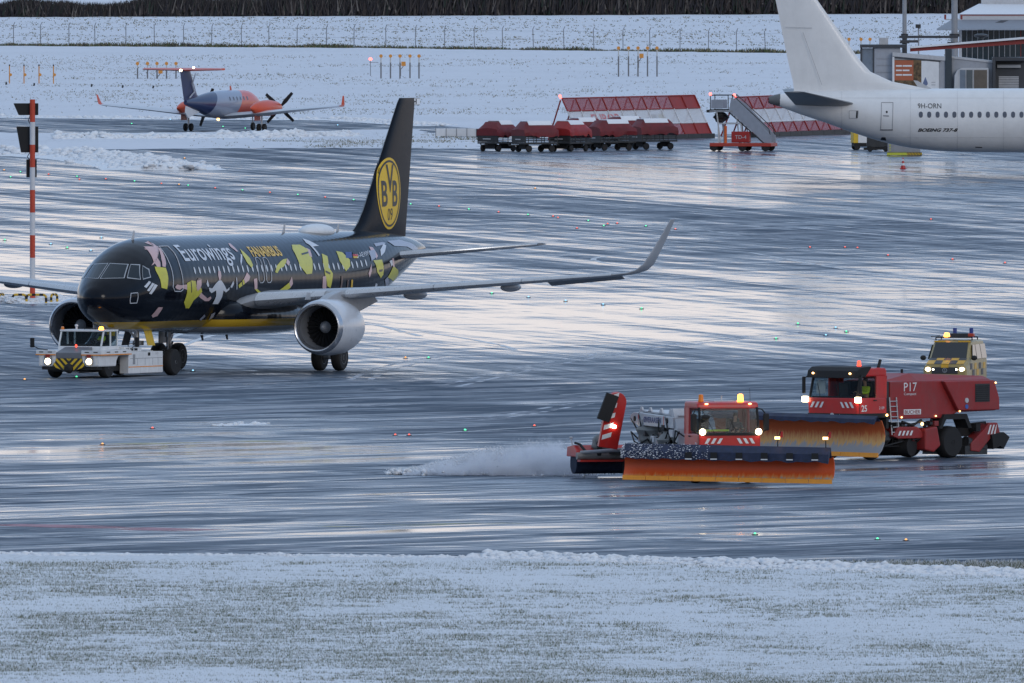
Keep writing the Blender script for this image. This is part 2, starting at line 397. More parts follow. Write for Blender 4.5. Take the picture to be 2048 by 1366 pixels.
def snow_strip(name, near, far, step, amp, m, seed, base=.03, edge=1.0, nseg=60, ends=0):
    """snow sheet between two ground lines given as lists of photo pixels; lumpy height, edges thinning out to zero"""
    def line(pts, n):
        w = [G(*p) for p in pts]; ts = np.linspace(0, len(w)-1, n); out = []
        for t in ts:
            i = min(int(t), len(w)-2); out.append(w[i].lerp(w[i+1], t-i))
        return np.array([tuple(p) for p in out])
    a = line(near, nseg); b = line(far, nseg)
    depth = np.linalg.norm(b-a, axis=1).max(); n = max(4, int(depth/step))
    t = np.linspace(0, 1, n)[:,None,None]
    P = a[None]*(1-t) + b[None]*t
    x, y = P[...,0], P[...,1]
    wob = (fbm(x*.25, y*.25, seed, 3)-.45)*edge*2
    tt = np.linspace(0,1,n)[:,None]*depth
    e = np.minimum(tt, depth-tt)
    if ends: lat = np.linalg.norm(P-P[:,:1],axis=2); e = np.minimum(e, np.minimum(lat+99*(ends==1), (lat[:,-1:]-lat))*1.5)
    fade = np.clip((e+wob)/max(edge,.01), 0, 1)
    h = (base + amp*(fbm(x*.8, y*.8, seed+3, 5)-.35) + amp*.6*(fbm(x*4, y*4, seed+9, 3)-.45))*fade - .02*(1-fade)
    P[...,2] = h
    idx = np.arange(n*nseg).reshape(n, nseg)
    f = np.stack([idx[:-1,:-1],idx[:-1,1:],idx[1:,1:],idx[1:,:-1]], -1).reshape(-1,4)
    return mesh_np(name, P.reshape(-1,3), f, m, kind='structure', smooth=True)
# foreground verge
snow_strip('snow_verge', [(-60,1420),(2108,1420)], [(-60,1104),(300,1108),(760,1112),(1100,1118),(1500,1132),(2108,1152)], .45, .10, M_SNOWA, 1, .05, 1.2, 150)
# far snow field beyond the taxiway, and the bank behind the perimeter fence
snow_strip('snow_field', [(-60,232),(700,236),(1100,270),(1500,268),(2108,262)], [(-60,-25),(2108,-25)], 1.6, .10, M_SNOWB, 5, .06, 1.0, 110)
# snow island between taxiway and apron
snow_strip('snow_island', [(-60,300),(140,300),(360,297),(620,296),(900,297),(1000,297)], [(-60,266),(140,268),(360,266),(620,263),(900,256),(1000,262)], .8, .12, M_SNOWB, 11, .05, 3.0, 90, 1)
def ridge(name, pts, width, height, count, size, seed, label=None):
    """ploughed snow bank: a heap of angular lumps along a ground line, one object"""
    r = np.random.default_rng(seed); w = [G(*p) for p in pts]
    ico = bmesh.new(); bmesh.ops.create_icosphere(ico, subdivisions=1, radius=1)
    iv = np.array([tuple(v.co) for v in ico.verts]); iff = np.array([[v.index for v in f.verts] for f in ico.faces]); ico.free()
    V = []; F = []; b = 0
    seglen = [ (w[i+1]-w[i]).length for i in range(len(w)-1)]; tot = sum(seglen)
    for k in range(count):
        t = r.random()*tot; i = 0
        while t > seglen[i] and i < len(seglen)-1: t -= seglen[i]; i += 1
        p = w[i].lerp(w[i+1], t/seglen[i]); d = (w[i+1]-w[i]).normalized(); nrm = Vector((-d.y, d.x, 0))
        o = r.normal(0, .38)*width; hh = height*max(0, 1-abs(o/width))*(.35+.9*float(fbm(np.array([p.x*.6]), np.array([p.y*.6]), seed)[0]))
        s = size*(.25+r.random()**3*2.4)
        c = np.array([p.x+nrm.x*o, p.y+nrm.y*o, max(.2*s, (.35+.8*r.random())*hh)])
        q = iv*(1+.35*r.normal(size=(len(iv),1)).clip(-1,1))*s*np.array([1.35,1.2,.62])
        V.append(q+c); F.append(iff+b); b += len(iv)
    # powder mound under the lumps
    m_ = int(tot/.35)+2; kk = 9; tt = np.linspace(0, tot, m_); cum = np.concatenate([[0], np.cumsum(seglen)])
    bx = np.interp(tt, cum, [p.x for p in w]); by = np.interp(tt, cum, [p.y for p in w]); dx, dy = np.gradient(bx), np.gradient(by); ln = np.hypot(dx,dy)+1e-9
    oo = np.linspace(-1.15, 1.15, kk)*width; gx_ = bx[:,None]-(dy/ln)[:,None]*oo[None]; gy_ = by[:,None]+(dx/ln)[:,None]*oo[None]
    hz = height*.75*np.clip(1-np.abs(oo)/(width*1.1),0,1)[None]*(.2+1.2*fbm(gx_*.9, gy_*.9, seed, 4)) + .03*fbm(gx_*5, gy_*5, seed+5, 2)-.02; hz[:,0] = hz[:,-1] = -.02; hz[0] = hz[-1] = -.02
    mv = np.stack([gx_,gy_,hz],-1).reshape(-1,3); im = np.arange(m_*kk).reshape(m_,kk)
    a_ = np.stack([im[:-1,:-1],im[:-1,1:],im[1:,1:]],-1).reshape(-1,3); c_ = np.stack([im[:-1,:-1],im[1:,1:],im[1:,:-1]],-1).reshape(-1,3)
    V.append(mv); F.append(np.concatenate([a_,c_])+b)
    o = mesh_np(name, np.concatenate(V), np.concatenate(F), M_LUMP, kind='stuff')
    tag(o, label, 'snow bank'); return o
ridge('snow_bank', [(-40,1112),(300,1114),(760,1116),(1100,1122),(1500,1138),(2100,1158)], 1.6, .13, 5600, .045, 2, 'low ploughed snow bank along the near edge of the apron')
ridge('snow_bank', [(980,1114),(1250,1124),(1500,1134),(1800,1142),(2100,1156)], 1.4, .25, 4600, .07, 3, 'taller lumpy ridge of ploughed snow on the right of the foreground')
ridge('snow_bank', [(-40,312),(60,310),(140,312),(220,318),(300,330),(330,340)], 3.5, .60, 3000, .12, 4, 'lumpy heap of ploughed snow behind the striped signal mast')
ridge('snow_bank', [(110,279),(240,279),(400,278),(560,276),(700,274)], 2.2, .42, 2800, .11, 5, 'ploughed snow ridge along the taxiway in front of the propeller plane')
ridge('snow_bank', [(0,607),(40,606),(80,606),(112,604)], 1.6, .34, 900, .08, 6, 'heap of snow around the foot of the striped signal mast')
ridge('snow_bank', [(-30,234),(300,238),(700,240),(880,252)], 2.0, .18, 2200, .07, 7, 'thin snow ridge on the far side of the taxiway')
ridge('snow_bank', [(430,852),(480,850),(530,848)], .5, .10, 90, .05, 8, 'few loose clods of snow on the wet apron ahead of the tow tractor')
def tufts(name, region, count, hmin, hmax, blades, mats, probs, seed, clump, label, wid=.012, lean=.5):
    """grass blades sticking out of the snow; region = photo pixel box on the ground"""
    r = np.random.default_rng(seed); x0,y0,x1,y1 = region
    px = r.uniform(x0, x1, count*6); py = r.uniform(y0, y1, count*6)
    u, v = (px-1024)/F_PX, (683-py)/F_PX; dz = -_sp+v*_cp; t = -CAM_H/dz
    X = u*t; Y = -CAM_D + (_cp+v*_sp)*t
    dens = fbm(X*.10, Y*.05, seed, 3)*.8 + fbm(X*.7, Y*.35, seed+40, 3)*.5
    keep = r.random(len(X)) < np.clip((dens-clump)*5, 0.02, 1); X = X[keep][:count]; Y = Y[keep][:count]; n = len(X)
    vs = []; mi = []
    for k in range(blades):
        a = r.uniform(0, 2*np.pi, n); h = r.uniform(hmin, hmax, n); l = h*r.uniform(0, lean, n)*2
        bx = X + r.normal(0,.03,n); by = Y + r.normal(0,.03,n); ww = wid*r.uniform(.6,1.8,n)
        ang = r.uniform(-.6,.6,n)
        z0 = np.full(n, .0)
        p0 = np.stack([bx-ww*np.cos(ang), by-ww*np.sin(ang), z0], 1); p1 = np.stack([bx+ww*np.cos(ang), by+ww*np.sin(ang), z0], 1)
        p2 = np.stack([bx+l*np.cos(a), by+l*np.sin(a), h+.04], 1)
        vs.append(np.stack([p0,p1,p2], 1)); mi.append(r.choice(len(mats), n, p=probs))
    V = np.concatenate(vs).reshape(-1,3); F = np.arange(len(V)).reshape(-1,3)
    o = mesh_np(name, V, F, mats, mi=np.concatenate(mi), kind='stuff'); return tag(o, label, 'grass')
M_GR1 = mat('grass_green', (.06,.085,.03), .8, var=.3); M_GR2 = mat('grass_straw', (.20,.17,.10), .8, var=.3); M_GR3 = mat('frosted_blade', (.60,.63,.66), .8, var=.1)
tufts('frosted_grass', (-40,1128,2088,1400), 80000, .03,.11, 4, [M_GR1,M_GR2,M_GR3], [.46,.12,.42], 21, .49, 'snow covered grass blades of the verge in the foreground', .010, .7)
tufts('frosted_blades', (-40,1122,2088,1400), 70000, .02,.075, 3, [M_GR1,M_GR2,M_GR3], [.22,.08,.70], 29, -1.0, 'short frosted blades standing in the snow of the foreground verge', .009, .8)
tufts('field_grass', (-40,112,2088,232), 9000, .05,.16, 3, [M_GR1,M_GR2,M_GR3], [.2,.3,.5], 22, .55, 'sparse grass tufts poking through the far snow field', .03, .9)
tufts('bank_grass', (-40,36,2088,94), 5200, .05,.17, 3, [M_GR1,M_GR2,M_GR3], [.25,.45,.30], 23, .42, 'dark grass tufts on the snowy bank behind the perimeter fence', .05, .9)
tufts('island_grass', (380,268,960,296), 2000, .05,.14, 3, [M_GR1,M_GR2,M_GR3], [.2,.3,.5], 24, .62, 'grass tufts on the snow island beside the taxiway', .025, .9)
# ------------------------------------------------------------------ black towed airliner (local x forward, y port, z up; origin on the ground between the main wheels)
def crom(xs, ys, x):
    """Catmull-Rom / Hermite interpolation"""
    xs = np.asarray(xs, float); ys = np.asarray(ys, float); m = np.gradient(ys, xs)
    i = np.clip(np.searchsorted(xs, x)-1, 0, len(xs)-2); h = xs[i+1]-xs[i]; t = np.clip((x-xs[i])/h, 0, 1)
    return ys[i]*(2*t**3-3*t**2+1)+m[i]*h*(t**3-2*t**2+t)+ys[i+1]*(3*t**2-2*t**3)+m[i+1]*h*(t**3-t**2)
class Hull:
    def __init__(s, tab, x0):
        s.tab = np.array(tab, float); s.x0 = x0; t = s.tab
        s.d = np.arange(0, t[-1,0]+.0001, .01); s.v = np.stack([crom(t[:,0], t[:,k], s.d) for k in (1,2,3)], 1).tolist(); s.n = len(s.v)
    def sec(s, d):
        q = min(max(d*100, 0), s.n-1.001); i = int(q); f = q-i; a, b_ = s.v[i], s.v[i+1]
        return (a[0]+(b_[0]-a[0])*f, a[1]+(b_[1]-a[1])*f, a[2]+(b_[2]-a[2])*f)
    def ring(s, d, n=48):
        top, bot, hw = s.sec(d); zc = (top+bot)/2; hh = (top-bot)/2
        return [(s.x0-d, hw*math.cos(2*math.pi*i/n), zc+hh*math.sin(2*math.pi*i/n)) for i in range(n)]
    def side(s, d, z, off=.006, sgn=1):
        top, bot, hw = s.sec(d); zc = (top+bot)/2; hh = (top-bot)/2
        q = max(-.998, min(.998, (z-zc)/hh)); c = math.sqrt(1-q*q)
        n = Vector((0, c/hw, q/hh)).normalized()
        return Vector((s.x0-d, sgn*(hw*c+n.y*off), z+n.z*off))
    def arc(s, d, a, off=.006, sgn=1):
        """a = height along the skin above the widest line"""
        top, bot, hw = s.sec(d); zc = (top+bot)/2; hh = (top-bot)/2; th = a/hh
        return Vector((s.x0-d, sgn*(hw+off)*math.cos(th), zc+(hh+off)*math.sin(th)))
def airfoil(n=22, t=.12):
    """closed profile, chord 0..1 from the leading edge; returns (x, z)"""
    xs = [(1-math.cos(math.pi*i/(n//2)))/2 for i in range(n//2+1)]
    th = lambda x: 5*t*(.2969*math.sqrt(x)-.126*x-.3516*x*x+.2843*x**3-.1036*x**4)
    return [(x, th(x)) for x in xs] + [(x, -th(x)*.8) for x in xs[-2:0:-1]]
def wing_ring(le, chord, t, up=(0,0,1), prof=None):
    """le: leading edge point in local frame (x forward); chord runs to -x; thickness along up"""
    u = Vector(up).normalized(); le = Vector(le)
    return [tuple(le + Vector((-x*chord,0,0)) + u*(z*chord*t/.12)) for x, z in (prof or airfoil())]
YAW = R(22); A_RZ = math.atan2(-math.cos(YAW), -math.sin(YAW))
plane = thing('towed_airliner', 'black airliner in football livery with yellow round tail emblem, nose on the white tow tractor', 'airplane', G(498,740), A_RZ)
plane.rotation_euler = (0, R(-.25), A_RZ)
bpy.context.view_layer.update()
PM = plane.matrix_world.copy()
HX = 17.71
fus = Hull([(0,3.36,3.34,.02),(.08,3.60,3.07,.30),(.3,3.84,2.83,.58),(.7,4.13,2.54,.92),(1.2,4.43,2.29,1.21),(1.8,4.78,2.10,1.46),(2.4,5.13,1.98,1.63),(3,5.42,1.91,1.75),
  (3.8,5.69,1.86,1.86),(4.8,5.86,1.83,1.93),(6,5.93,1.82,1.97),(7.5,5.95,1.82,1.975),(14,5.95,1.82,1.975),(20,5.95,1.82,1.975),(24.5,5.95,1.84,1.975),(27,5.95,2.08,1.94),(29,5.94,2.50,1.80),
  (31,5.91,3.05,1.57),(33,5.83,3.62,1.24),(35,5.67,4.20,.85),(36.5,5.47,4.62,.50),(37.5,5.26,4.88,.24)], HX)
def paint_material():
    m = bpy.data.materials.new('black_livery_paint'); m.use_nodes = True; nt = m.node_tree; N = nt.nodes; L = nt.links; b = N['Principled BSDF']
    tc = N.new('ShaderNodeTexCoord'); sp = N.new('ShaderNodeSeparateXYZ'); L.new(tc.outputs['Object'], sp.inputs[0])
    def step(out, v, inv=False):
        q = N.new('ShaderNodeMath'); q.operation = 'LESS_THAN'; L.new(out, q.inputs[0]); q.inputs[1].default_value = v; return q.outputs[0]
    def mix(f, a, c):
        q = N.new('ShaderNodeMix'); q.data_type = 'RGBA'; L.new(f, q.inputs[0])
        for k, w in ((6,a),(7,c)):
            if isinstance(w, tuple): q.inputs[k].default_value = w
            else: L.new(w, q.inputs[k])
        return q.outputs[2]
    no = N.new('ShaderNodeTexNoise'); no.inputs['Scale'].default_value = .8; no.inputs['Detail'].default_value = 6; L.new(tc.outputs['Object'], no.inputs['Vector'])
    blk = mix(no.outputs['Fac'], (.0035,.005,.009,1), (.006,.008,.014,1))
    y = mix(step(sp.outputs['Z'], 2.30), blk, (.46,.29,.025,1)); g = mix(step(sp.outputs['Z'], 1.98), y, (.34,.35,.36,1))
    aft = N.new('ShaderNodeMath'); aft.operation = 'LESS_THAN'; L.new(sp.outputs['X'], aft.inputs[0]); aft.inputs[1].default_value = -7.0
    L.new(mix(aft.outputs[0], g, blk), b.inputs['Base Color'])
    b.inputs['Roughness'].default_value = .13; b.inputs['Specular IOR Level'].default_value = .24; b.inputs['Coat Weight'].default_value = 0.0; b.inputs['Coat IOR'].default_value = 1.7; b.inputs['Coat Roughness'].default_value = .07
    # faint rings of frames showing through the skin
    w = N.new('ShaderNodeTexWave'); w.wave_type = 'BANDS'; w.bands_direction = 'X'; w.inputs['Scale'].default_value = .60; w.inputs['Distortion'].default_value = .6
    L.new(tc.outputs['Object'], w.inputs['Vector'])
    bp = N.new('ShaderNodeBump'); bp.inputs['Strength'].default_value = .10; bp.inputs['Distance'].default_value = .02; L.new(w.outputs['Fac'], bp.inputs['Height']); L.new(bp.outputs[0], b.inputs['Normal'])
    return m
M_LIV = paint_material()
mb = MB(); ds = list(np.concatenate([[0,.03,.08,.18,.3,.5,.7,.95,1.2,1.5,1.8,2.1,2.4,2.7,3,3.4,3.8,4.3,4.8], np.arange(5.4,24.5,1.2), np.arange(24.5,37.5,.6), [37.5]]))
mb.loft([fus.ring(d) for d in ds]); hull = mb.build('fuselage', M_LIV, plane, smooth=40)
mb = MB(); mb.cyl((HX-37.45,0,5.07), (HX-37.62,0,5.07), .17, .15, 14); mb.build('exhaust_pipe', M_DARK, plane, smooth=30)
# belly / wing root fairing
mb = MB()
for s_, w_, zt, zb in ((10.2,.3,2.5,2.0),(10.8,1.5,3.0,1.80),(11.6,2.1,3.25,1.68),(13,2.45,3.3,1.60),(16,2.5,3.2,1.58),(19,2.4,3.0,1.60),(21,1.7,2.7,1.75),(22.2,.3,2.2,1.95)):
    pass
fr = [(10.0,.15,2.62,2.4),(10.5,1.5,3.05,1.86),(11.2,2.12,3.22,1.72),(12.5,2.42,3.25,1.62),(15,2.5,3.15,1.58),(18.5,2.42,3.0,1.60),(20.5,2.0,2.7,1.72),(22.5,.3,2.2,1.95)]
rings = []
for s_ in np.linspace(10.0, 22.5, 22):
    a = np.array(fr); w_, zt, zb = (float(crom(a[:,0],a[:,k],s_)) for k in (1,2,3)); zc, hh = (zt+zb)/2, max(.05,(zt-zb)/2)
    rings.append([(HX-s_, max(.05,w_)*math.copysign(abs(math.cos(t))**.7, math.cos(t)), zc+hh*math.copysign(abs(math.sin(t))**.7, math.sin(t))) for t in [2*math.pi*i/32 for i in range(32)]])
mb = MB(); mb.loft(rings); mb.build('belly_fairing', M_LIV, plane, smooth=50)
# wings
M_WING = mat('wing_grey', (.36,.38,.41), .36, var=.08, dirt=.12, vscale=1.2)
M_SLAT = mat('slat_metal', (.55,.57,.60), .28, metal=.55, var=.06)
M_UNDER = mat('fairing_grey', (.40,.42,.45), .42, var=.08, dirt=.15)
def make_wing(sg):
    # y, s of leading edge, chord, z, t/c, up vector tilt
    sec = [(1.3,11.3,7.2,2.70,.135),(2.6,12.0,6.4,3.12,.13),(6.4,13.98,4.55,3.42,.115),(10,15.85,3.5,3.72,.11),(13.5,17.68,2.55,4.0,.11),(16.5,19.25,1.75,4.24,.105),(16.95,19.5,1.62,4.30,.10)]
    tip = [(17.25,19.85,1.45,4.42,.09,35),(17.47,20.2,1.3,4.68,.085,60),(17.62,20.75,1.1,5.2,.08,74),(17.78,21.5,.85,5.9,.08,76),(17.93,22.25,.55,6.62,.08,76)]
    rings = [wing_ring((HX-s, sg*y, z), c, t) for y,s,c,z,t in sec]
    for y,s,c,z,t,a in tip: rings.append(wing_ring((HX-s, sg*y, z), c, t, (0,-sg*math.sin(R(a)),math.cos(R(a)))))
    k = len(sec)
    mb = MB(); mb.loft(rings[:k]); w = mb.build('wing', M_WING, plane, smooth=40)
    mb = MB(); mb.loft(rings[k-1:]); mb.build('sharklet', M_WING, w, smooth=50)
    prof = airfoil(); P = [p for p in prof[:11] if p[0] < .17]; Q = [p for p in prof[11:] if p[0] < .17]
    order = P[::-1] + Q[::-1]; order = [q for q in (P[::-1] + list(reversed(Q)))]
    def sl(y,s,c,z,t): 
        L_ = Vector((HX-s+.035, sg*y, z))
        return [tuple(L_ + Vector((-x*c,0,zz*c*t/.12*1.10+(.012 if zz>0 else -.012)))) for x, zz in order]
    fs_ = sec[1:]
    gaps = [(2.62,5.3),(6.1,9.5),(9.53,12.9),(12.93,16.4)]
    def at(y):
        a = np.array(sec); return tuple(float(np.interp(y, a[:,0], a[:,k])) for k in range(5))
    for y0, y1 in gaps:
        mb = MB(); mb.loft([sl(*at(y)) for y in np.linspace(y0, y1, 4)], caps=False, closed=False); mb.build('slat', M_SLAT, w, smooth=60)
    for y, ln, rr in ((7.7,2.6,.20),(11.7,2.3,.17)):
        _,s,c,z,_ = at(y)
        mb = MB(); mb.ell((0,0,0),(ln/2,rr,rr*1.15),16,10); mb.build('flap_track_fairing', M_UNDER, w, smooth=60, loc=(HX-(s+c*.80), sg*y, z-.20))
    mb = MB(); _,s,c,z,_ = at(13.2); _,s2,c2,z2,_ = at(16.3)
    mb.add([(HX-s-c*.74,sg*13.2,z-.02),(HX-s2-c2*.74,sg*16.3,z2-.02),(HX-s2-c2*1.02,sg*16.3,z2-.20),(HX-s-c*1.02,sg*13.2,z-.26),
            (HX-s-c*.74,sg*13.2,z+.06),(HX-s2-c2*.74,sg*16.3,z2+.05),(HX-s2-c2*1.02,sg*16.3,z2-.17),(HX-s-c*1.02,sg*13.2,z-.23)],
           [(0,1,2,3),(4,7,6,5),(0,4,5,1),(1,5,6,2),(2,6,7,3),(3,7,4,0)]); mb.build('aileron', M_GREY, w)
    # engine
    ex, ey, ez = HX-11.45, sg*5.75, 1.98
    nac = [(0,1.02),(.04,1.07),(.12,1.12),(.35,1.185),(.8,1.225),(1.5,1.235),(2.2,1.19),(2.8,1.08),(3.15,.98)]
    mb = MB(); mb.lathe([(a,r) for a,r in nac[2:]]+[(3.15,.90),(2.2,.95),(1.0,.90)], (ex,ey,ez), (-1,0,0), 40, close=True); nm = mb.build('engine_cowl', mat('cowl_white',(.62,.64,.68),.3,var=.05,dirt=.08,coat=.3), plane, smooth=40)
    mb = MB(); mb.lathe([(.30,.90),(.12,.94),(.02,.98),(-.01,1.03),(.04,1.085),(.12,1.125),(.22,1.158)], (ex,ey,ez), (-1,0,0), 40)
    mb.f = mb.f[:-2]; mb.mi = mb.mi[:-2]; mb.build('intake_lip', mat('lip_metal',(.52,.53,.56),.22,metal=.85,var=.05), nm, smooth=60)
    mb = MB(); mb.lathe([(.29,.905),(.8,.88),(1.15,.875)], (ex,ey,ez), (-1,0,0), 40); mb.f = mb.f[:-2]; mb.mi = mb.mi[:-2]; mb.build('intake_duct', mat('duct_grey',(.16,.17,.19),.45), nm, smooth=60)
    mb = MB()
    for i in range(24):
        t = 2*math.pi*i/24; c, s_ = math.cos(t), math.sin(t); c2, s2_ = math.cos(t+.16), math.sin(t+.16)
        mb.add([(ex-1.0,ey+.25*c,ez+.25*s_),(ex-1.12,ey+.25*c2,ez+.25*s2_),(ex-1.14,ey+.87*c2,ez+.87*s2_),(ex-.98,ey+.87*c,ez+.87*s_)],[(0,1,2,3)])
    mb.build('fan_blades', mat('fan_titanium',(.05,.052,.058),.35,metal=.6), nm)
    mb = MB(); mb.cyl((ex-1.2,ey,ez),(ex-1.22,ey,ez),.89,n=32); mb.build('fan_backing', M_BLACK, nm)
    mb = MB(); mb.lathe([(.62,.01),(.68,.08),(.8,.17),(1.0,.26)], (ex,ey,ez), (-1,0,0), 20); mb.build('spinner', mat('spinner_grey',(.30,.31,.33),.35), nm, smooth=60)
    mb = MB(); mb.lathe([(2.4,.72),(3.2,.66),(3.9,.52),(4.3,.42),(4.3,.34),(3.6,.36)], (ex,ey,ez), (-1,0,0), 28); mb.build('core_nozzle', mat('nozzle_metal',(.22,.21,.21),.35,metal=.8), nm, smooth=40)
    mb = MB(); mb.lathe([(3.9,.30),(4.4,.22),(4.9,.04)], (ex,ey,ez), (-1,0,0), 20); mb.build('exhaust_cone', M_DARK, nm, smooth=40)
    # pylon
    mb = MB(); pr = [(ex-.55,ez+1.17),(ex-1.4,ez+1.42),(ex-2.4,ez+1.56),(ex-3.4,ez+1.48),(ex-6.2,ez+1.25),(ex-6.6,ez+1.05),(ex-4.4,ez+.62),(ex-3.6,ez+.40),(ex-2.2,ez+1.0),(ex-.7,ez+1.1)]
    mb.prism(pr, 1, ey-.20, ey+.20); mb.build('pylon', M_UNDER, plane, bevel=.05)
    mb = MB(); mb.prism([(ex-1.0,ez+1.18),(ex-1.25,ez+1.48),(ex-1.55,ez+1.48),(ex-1.6,ez+1.18)],1,ey-sg*.95-.02,ey-sg*.95+.02); mb.build('strake', M_UNDER, plane)
for sg in (1,-1): make_wing(sg)
# tailplane and fin
M_TAILB = mat('tail_black', (.005,.007,.012), .3, var=.2, spec=.10)
for sg in (1,-1):
    sec = [(.4,31.0,4.1,4.78,.11),(1.4,31.55,3.7,4.86,.11),(6.35,34.6,1.6,5.30,.11),(6.55,35.0,1.15,5.32,.10)]
    mb = MB(); mb.loft([wing_ring((HX-s,sg*y,z),c,t) for y,s,c,z,t in sec]); h = mb.build('tailplane', mat('tailplane_grey',(.13,.14,.16),.35,var=.1), plane, smooth=40)
    mb = MB(); prof = airfoil(); order = [p for p in prof[:11] if p[0]<.14][::-1]+list(reversed([p for p in prof[11:] if p[0]<.14]))
    mb.loft([[tuple(Vector((HX-s+.03-x*c,sg*y,z+zz*c*t/.12*1.12+(.01 if zz>0 else -.01)))) for x,zz in order] for y,s,c,z,t in sec[1:]], caps=False, closed=False); mb.build('leading_edge', M_SLAT, h, smooth=60)
finsec = [(5.45,28.3,7.4,.045),(5.75,29.1,6.65,.06),(6.0,29.75,6.04,.075),(6.3,30.25,5.59,.085),(6.85,30.85,5.09,.09),(11.5,34.75,2.02,.09),(11.72,35.0,1.72,.08)]
def fin_sec(z):
    a = np.array(finsec); return tuple(float(np.interp(z, a[:,0], a[:,k])) for k in (1,2,3))
def fin_side(s, z, off=.012, sgn=1):
    s0, c, t = fin_sec(z); x = min(max((s-s0)/c, .001), .999)
    y = 5*t*(.2969*math.sqrt(x)-.126*x-.3516*x*x+.2843*x**3-.1036*x**4)*c
    return Vector((HX-s, sgn*(y+off), z))
def fin_ring(z, s0, c, t):
    n = 20; xs = [(1-math.cos(math.pi*i/(n//2)))/2 for i in range(n//2+1)]; th = lambda x: 5*t*(.2969*math.sqrt(x)-.126*x-.3516*x*x+.2843*x**3-.1036*x**4)
    return [(HX-s0-x*c, th(x)*c, z) for x in xs]+[(HX-s0-x*c, -th(x)*c, z) for x in xs[-2:0:-1]]
mb = MB(); mb.loft([fin_ring(*f) for f in finsec]); fin = mb.build('tail_fin', M_TAILB, plane, smooth=40)
# round emblem with letters on the fin
M_EMBY = mat('emblem_yellow', (.85,.53,.012), .4, var=.04); M_EMBK = mat('emblem_black', (.008,.009,.012), .35)
ez_, es_, er = 8.22, 33.72, 1.0
def px_to(fn, px, py, s, z, sc=46.0):
    """surface coordinates (s, z) of the skin point that the photo shows at px, py"""
    for _ in range(36):
        q = PX(PM @ fn(s, z)); s += .8*(px-q[0])/(sc*.3746); z += .8*(q[1]-py)/sc
        z = min(max(z, 1.9), 11.6); s = min(max(s, .35), 37.2)
    return s, z
c0 = px_to(lambda s,z: fin_side(s,z), 778, 387, 33.7, 8.2); cT = px_to(lambda s,z: fin_side(s,z), 778, 315, 33.7, 9.8); cR = px_to(lambda s,z: fin_side(s,z), 801, 387, 35, 8.2)
cL = px_to(lambda s,z: fin_side(s,z), 754, 387, 32.5, 8.2); es_, ez_, erz, ers = (cL[0]+cR[0])/2, c0[1], abs(cT[1]-c0[1]), (cR[0]-cL[0])/2
def disc(r0, n=48): return [(es_+ers*r0*math.cos(2*math.pi*i/n), ez_+erz*r0*math.sin(2*math.pi*i/n)) for i in range(n)]
def annul(r0, r1, n=48):
    a, b_ = disc(r0,n), disc(r1,n); return a+b_, [(i,(i+1)%n,n+(i+1)%n,n+i) for i in range(n)]
for sgn in (1,-1):
    fsd = lambda off: (lambda s,z: fin_side(s,z,off,sgn))
    em = decal('emblem', poly_mesh([disc(1.0)]), fsd(.010), M_EMBY, fin, .3)
    decal('emblem_ring', annul(.87,.93), fsd(.020), M_EMBK, em, .3)
    def put(txt, cx, cz, h, wsc, bold=.02):
        vs, fs = text_mesh(txt, 1.0, bold=bold, align='CENTER'); zs = [v[1] for v in vs]; xs_ = [v[0] for v in vs]
        k = h/(max(zs)-min(zs)); mx_ = (max(xs_)+min(xs_))/2
        decal('emblem_letters', ([(es_+ers*(cx+sgn*(x-mx_)*k*wsc), ez_+erz*(cz+(z-min(zs))*k-h/2)) for x,z in vs], fs), fsd(.020), M_EMBK, em, .2)
    put('B', -.44, .0, .72, .92); put('B', .46, .0, .72, .92); put('V', .02, .42, .78, .85); put('09', .02, -.58, .34, 1.0, 0.0)
# cockpit windows
def fpx(px, py, s=8, z=4): return px_to(lambda a,b_: fus.side(a,b_,0), px, py, s, z)
def on_hull(off): return lambda s,z: fus.side(s,z,off)
M_COCK = mat('cockpit_glass', (.012,.022,.032), .08, spec=.38, var=0); M_FRAME = mat('window_frame_grey', (.40,.43,.47), .35)
CW = {'cockpit_window': [[(3.05,4.62),(2.62,5.10),(2.02,4.86),(1.72,4.52)] ]}
# defined by angle around the nose: (s, z) for side panes; front panes by (y, z)
def front_pt(y, z, off):
    # skin point at lateral y, height z on the nose: solve for s
    lo, hi = .3, 6.0
    for _ in range(40):
        m_ = (lo+hi)/2; top, bot, hw = fus.sec(m_); zc, hh = (top+bot)/2, (top-bot)/2
        if (y/hw)**2+((z-zc)/hh)**2 > 1: lo = m_
        else: hi = m_
    return Vector((HX-hi+off*.8, y*(1+off*.3), z+off*.6))
def pane(name, pts, m, off, parent, cut=.12): return decal(name, poly_mesh([pts]), lambda y,z: front_pt(y,z,off), m, parent, cut)
def inset(pts, k=.9, d=.04):
    cx = sum(p[0] for p in pts)/len(pts); cy = sum(p[1] for p in pts)/len(pts); out = []
    for x,y in pts:
        l = math.hypot(x-cx,y-cy); f = (l-d)/l; out.append((cx+(x-cx)*f, cy+(y-cy)*f))
    return out
for sg in (1,-1):
    for pts in ([(.03*sg,4.18),(.93*sg,4.20),(.80*sg,4.80),(.03*sg,4.84)], [(1.0*sg,4.20),(1.40*sg,4.13),(1.16*sg,4.78),(.86*sg,4.80)], [(1.45*sg,4.13),(1.60*sg,4.22),(1.46*sg,4.58),(1.24*sg,4.74)]):
        fr_ = pane('cockpit_window', pts, M_FRAME, .008, plane); pane('pane', inset(pts), M_COCK, .016, fr_)
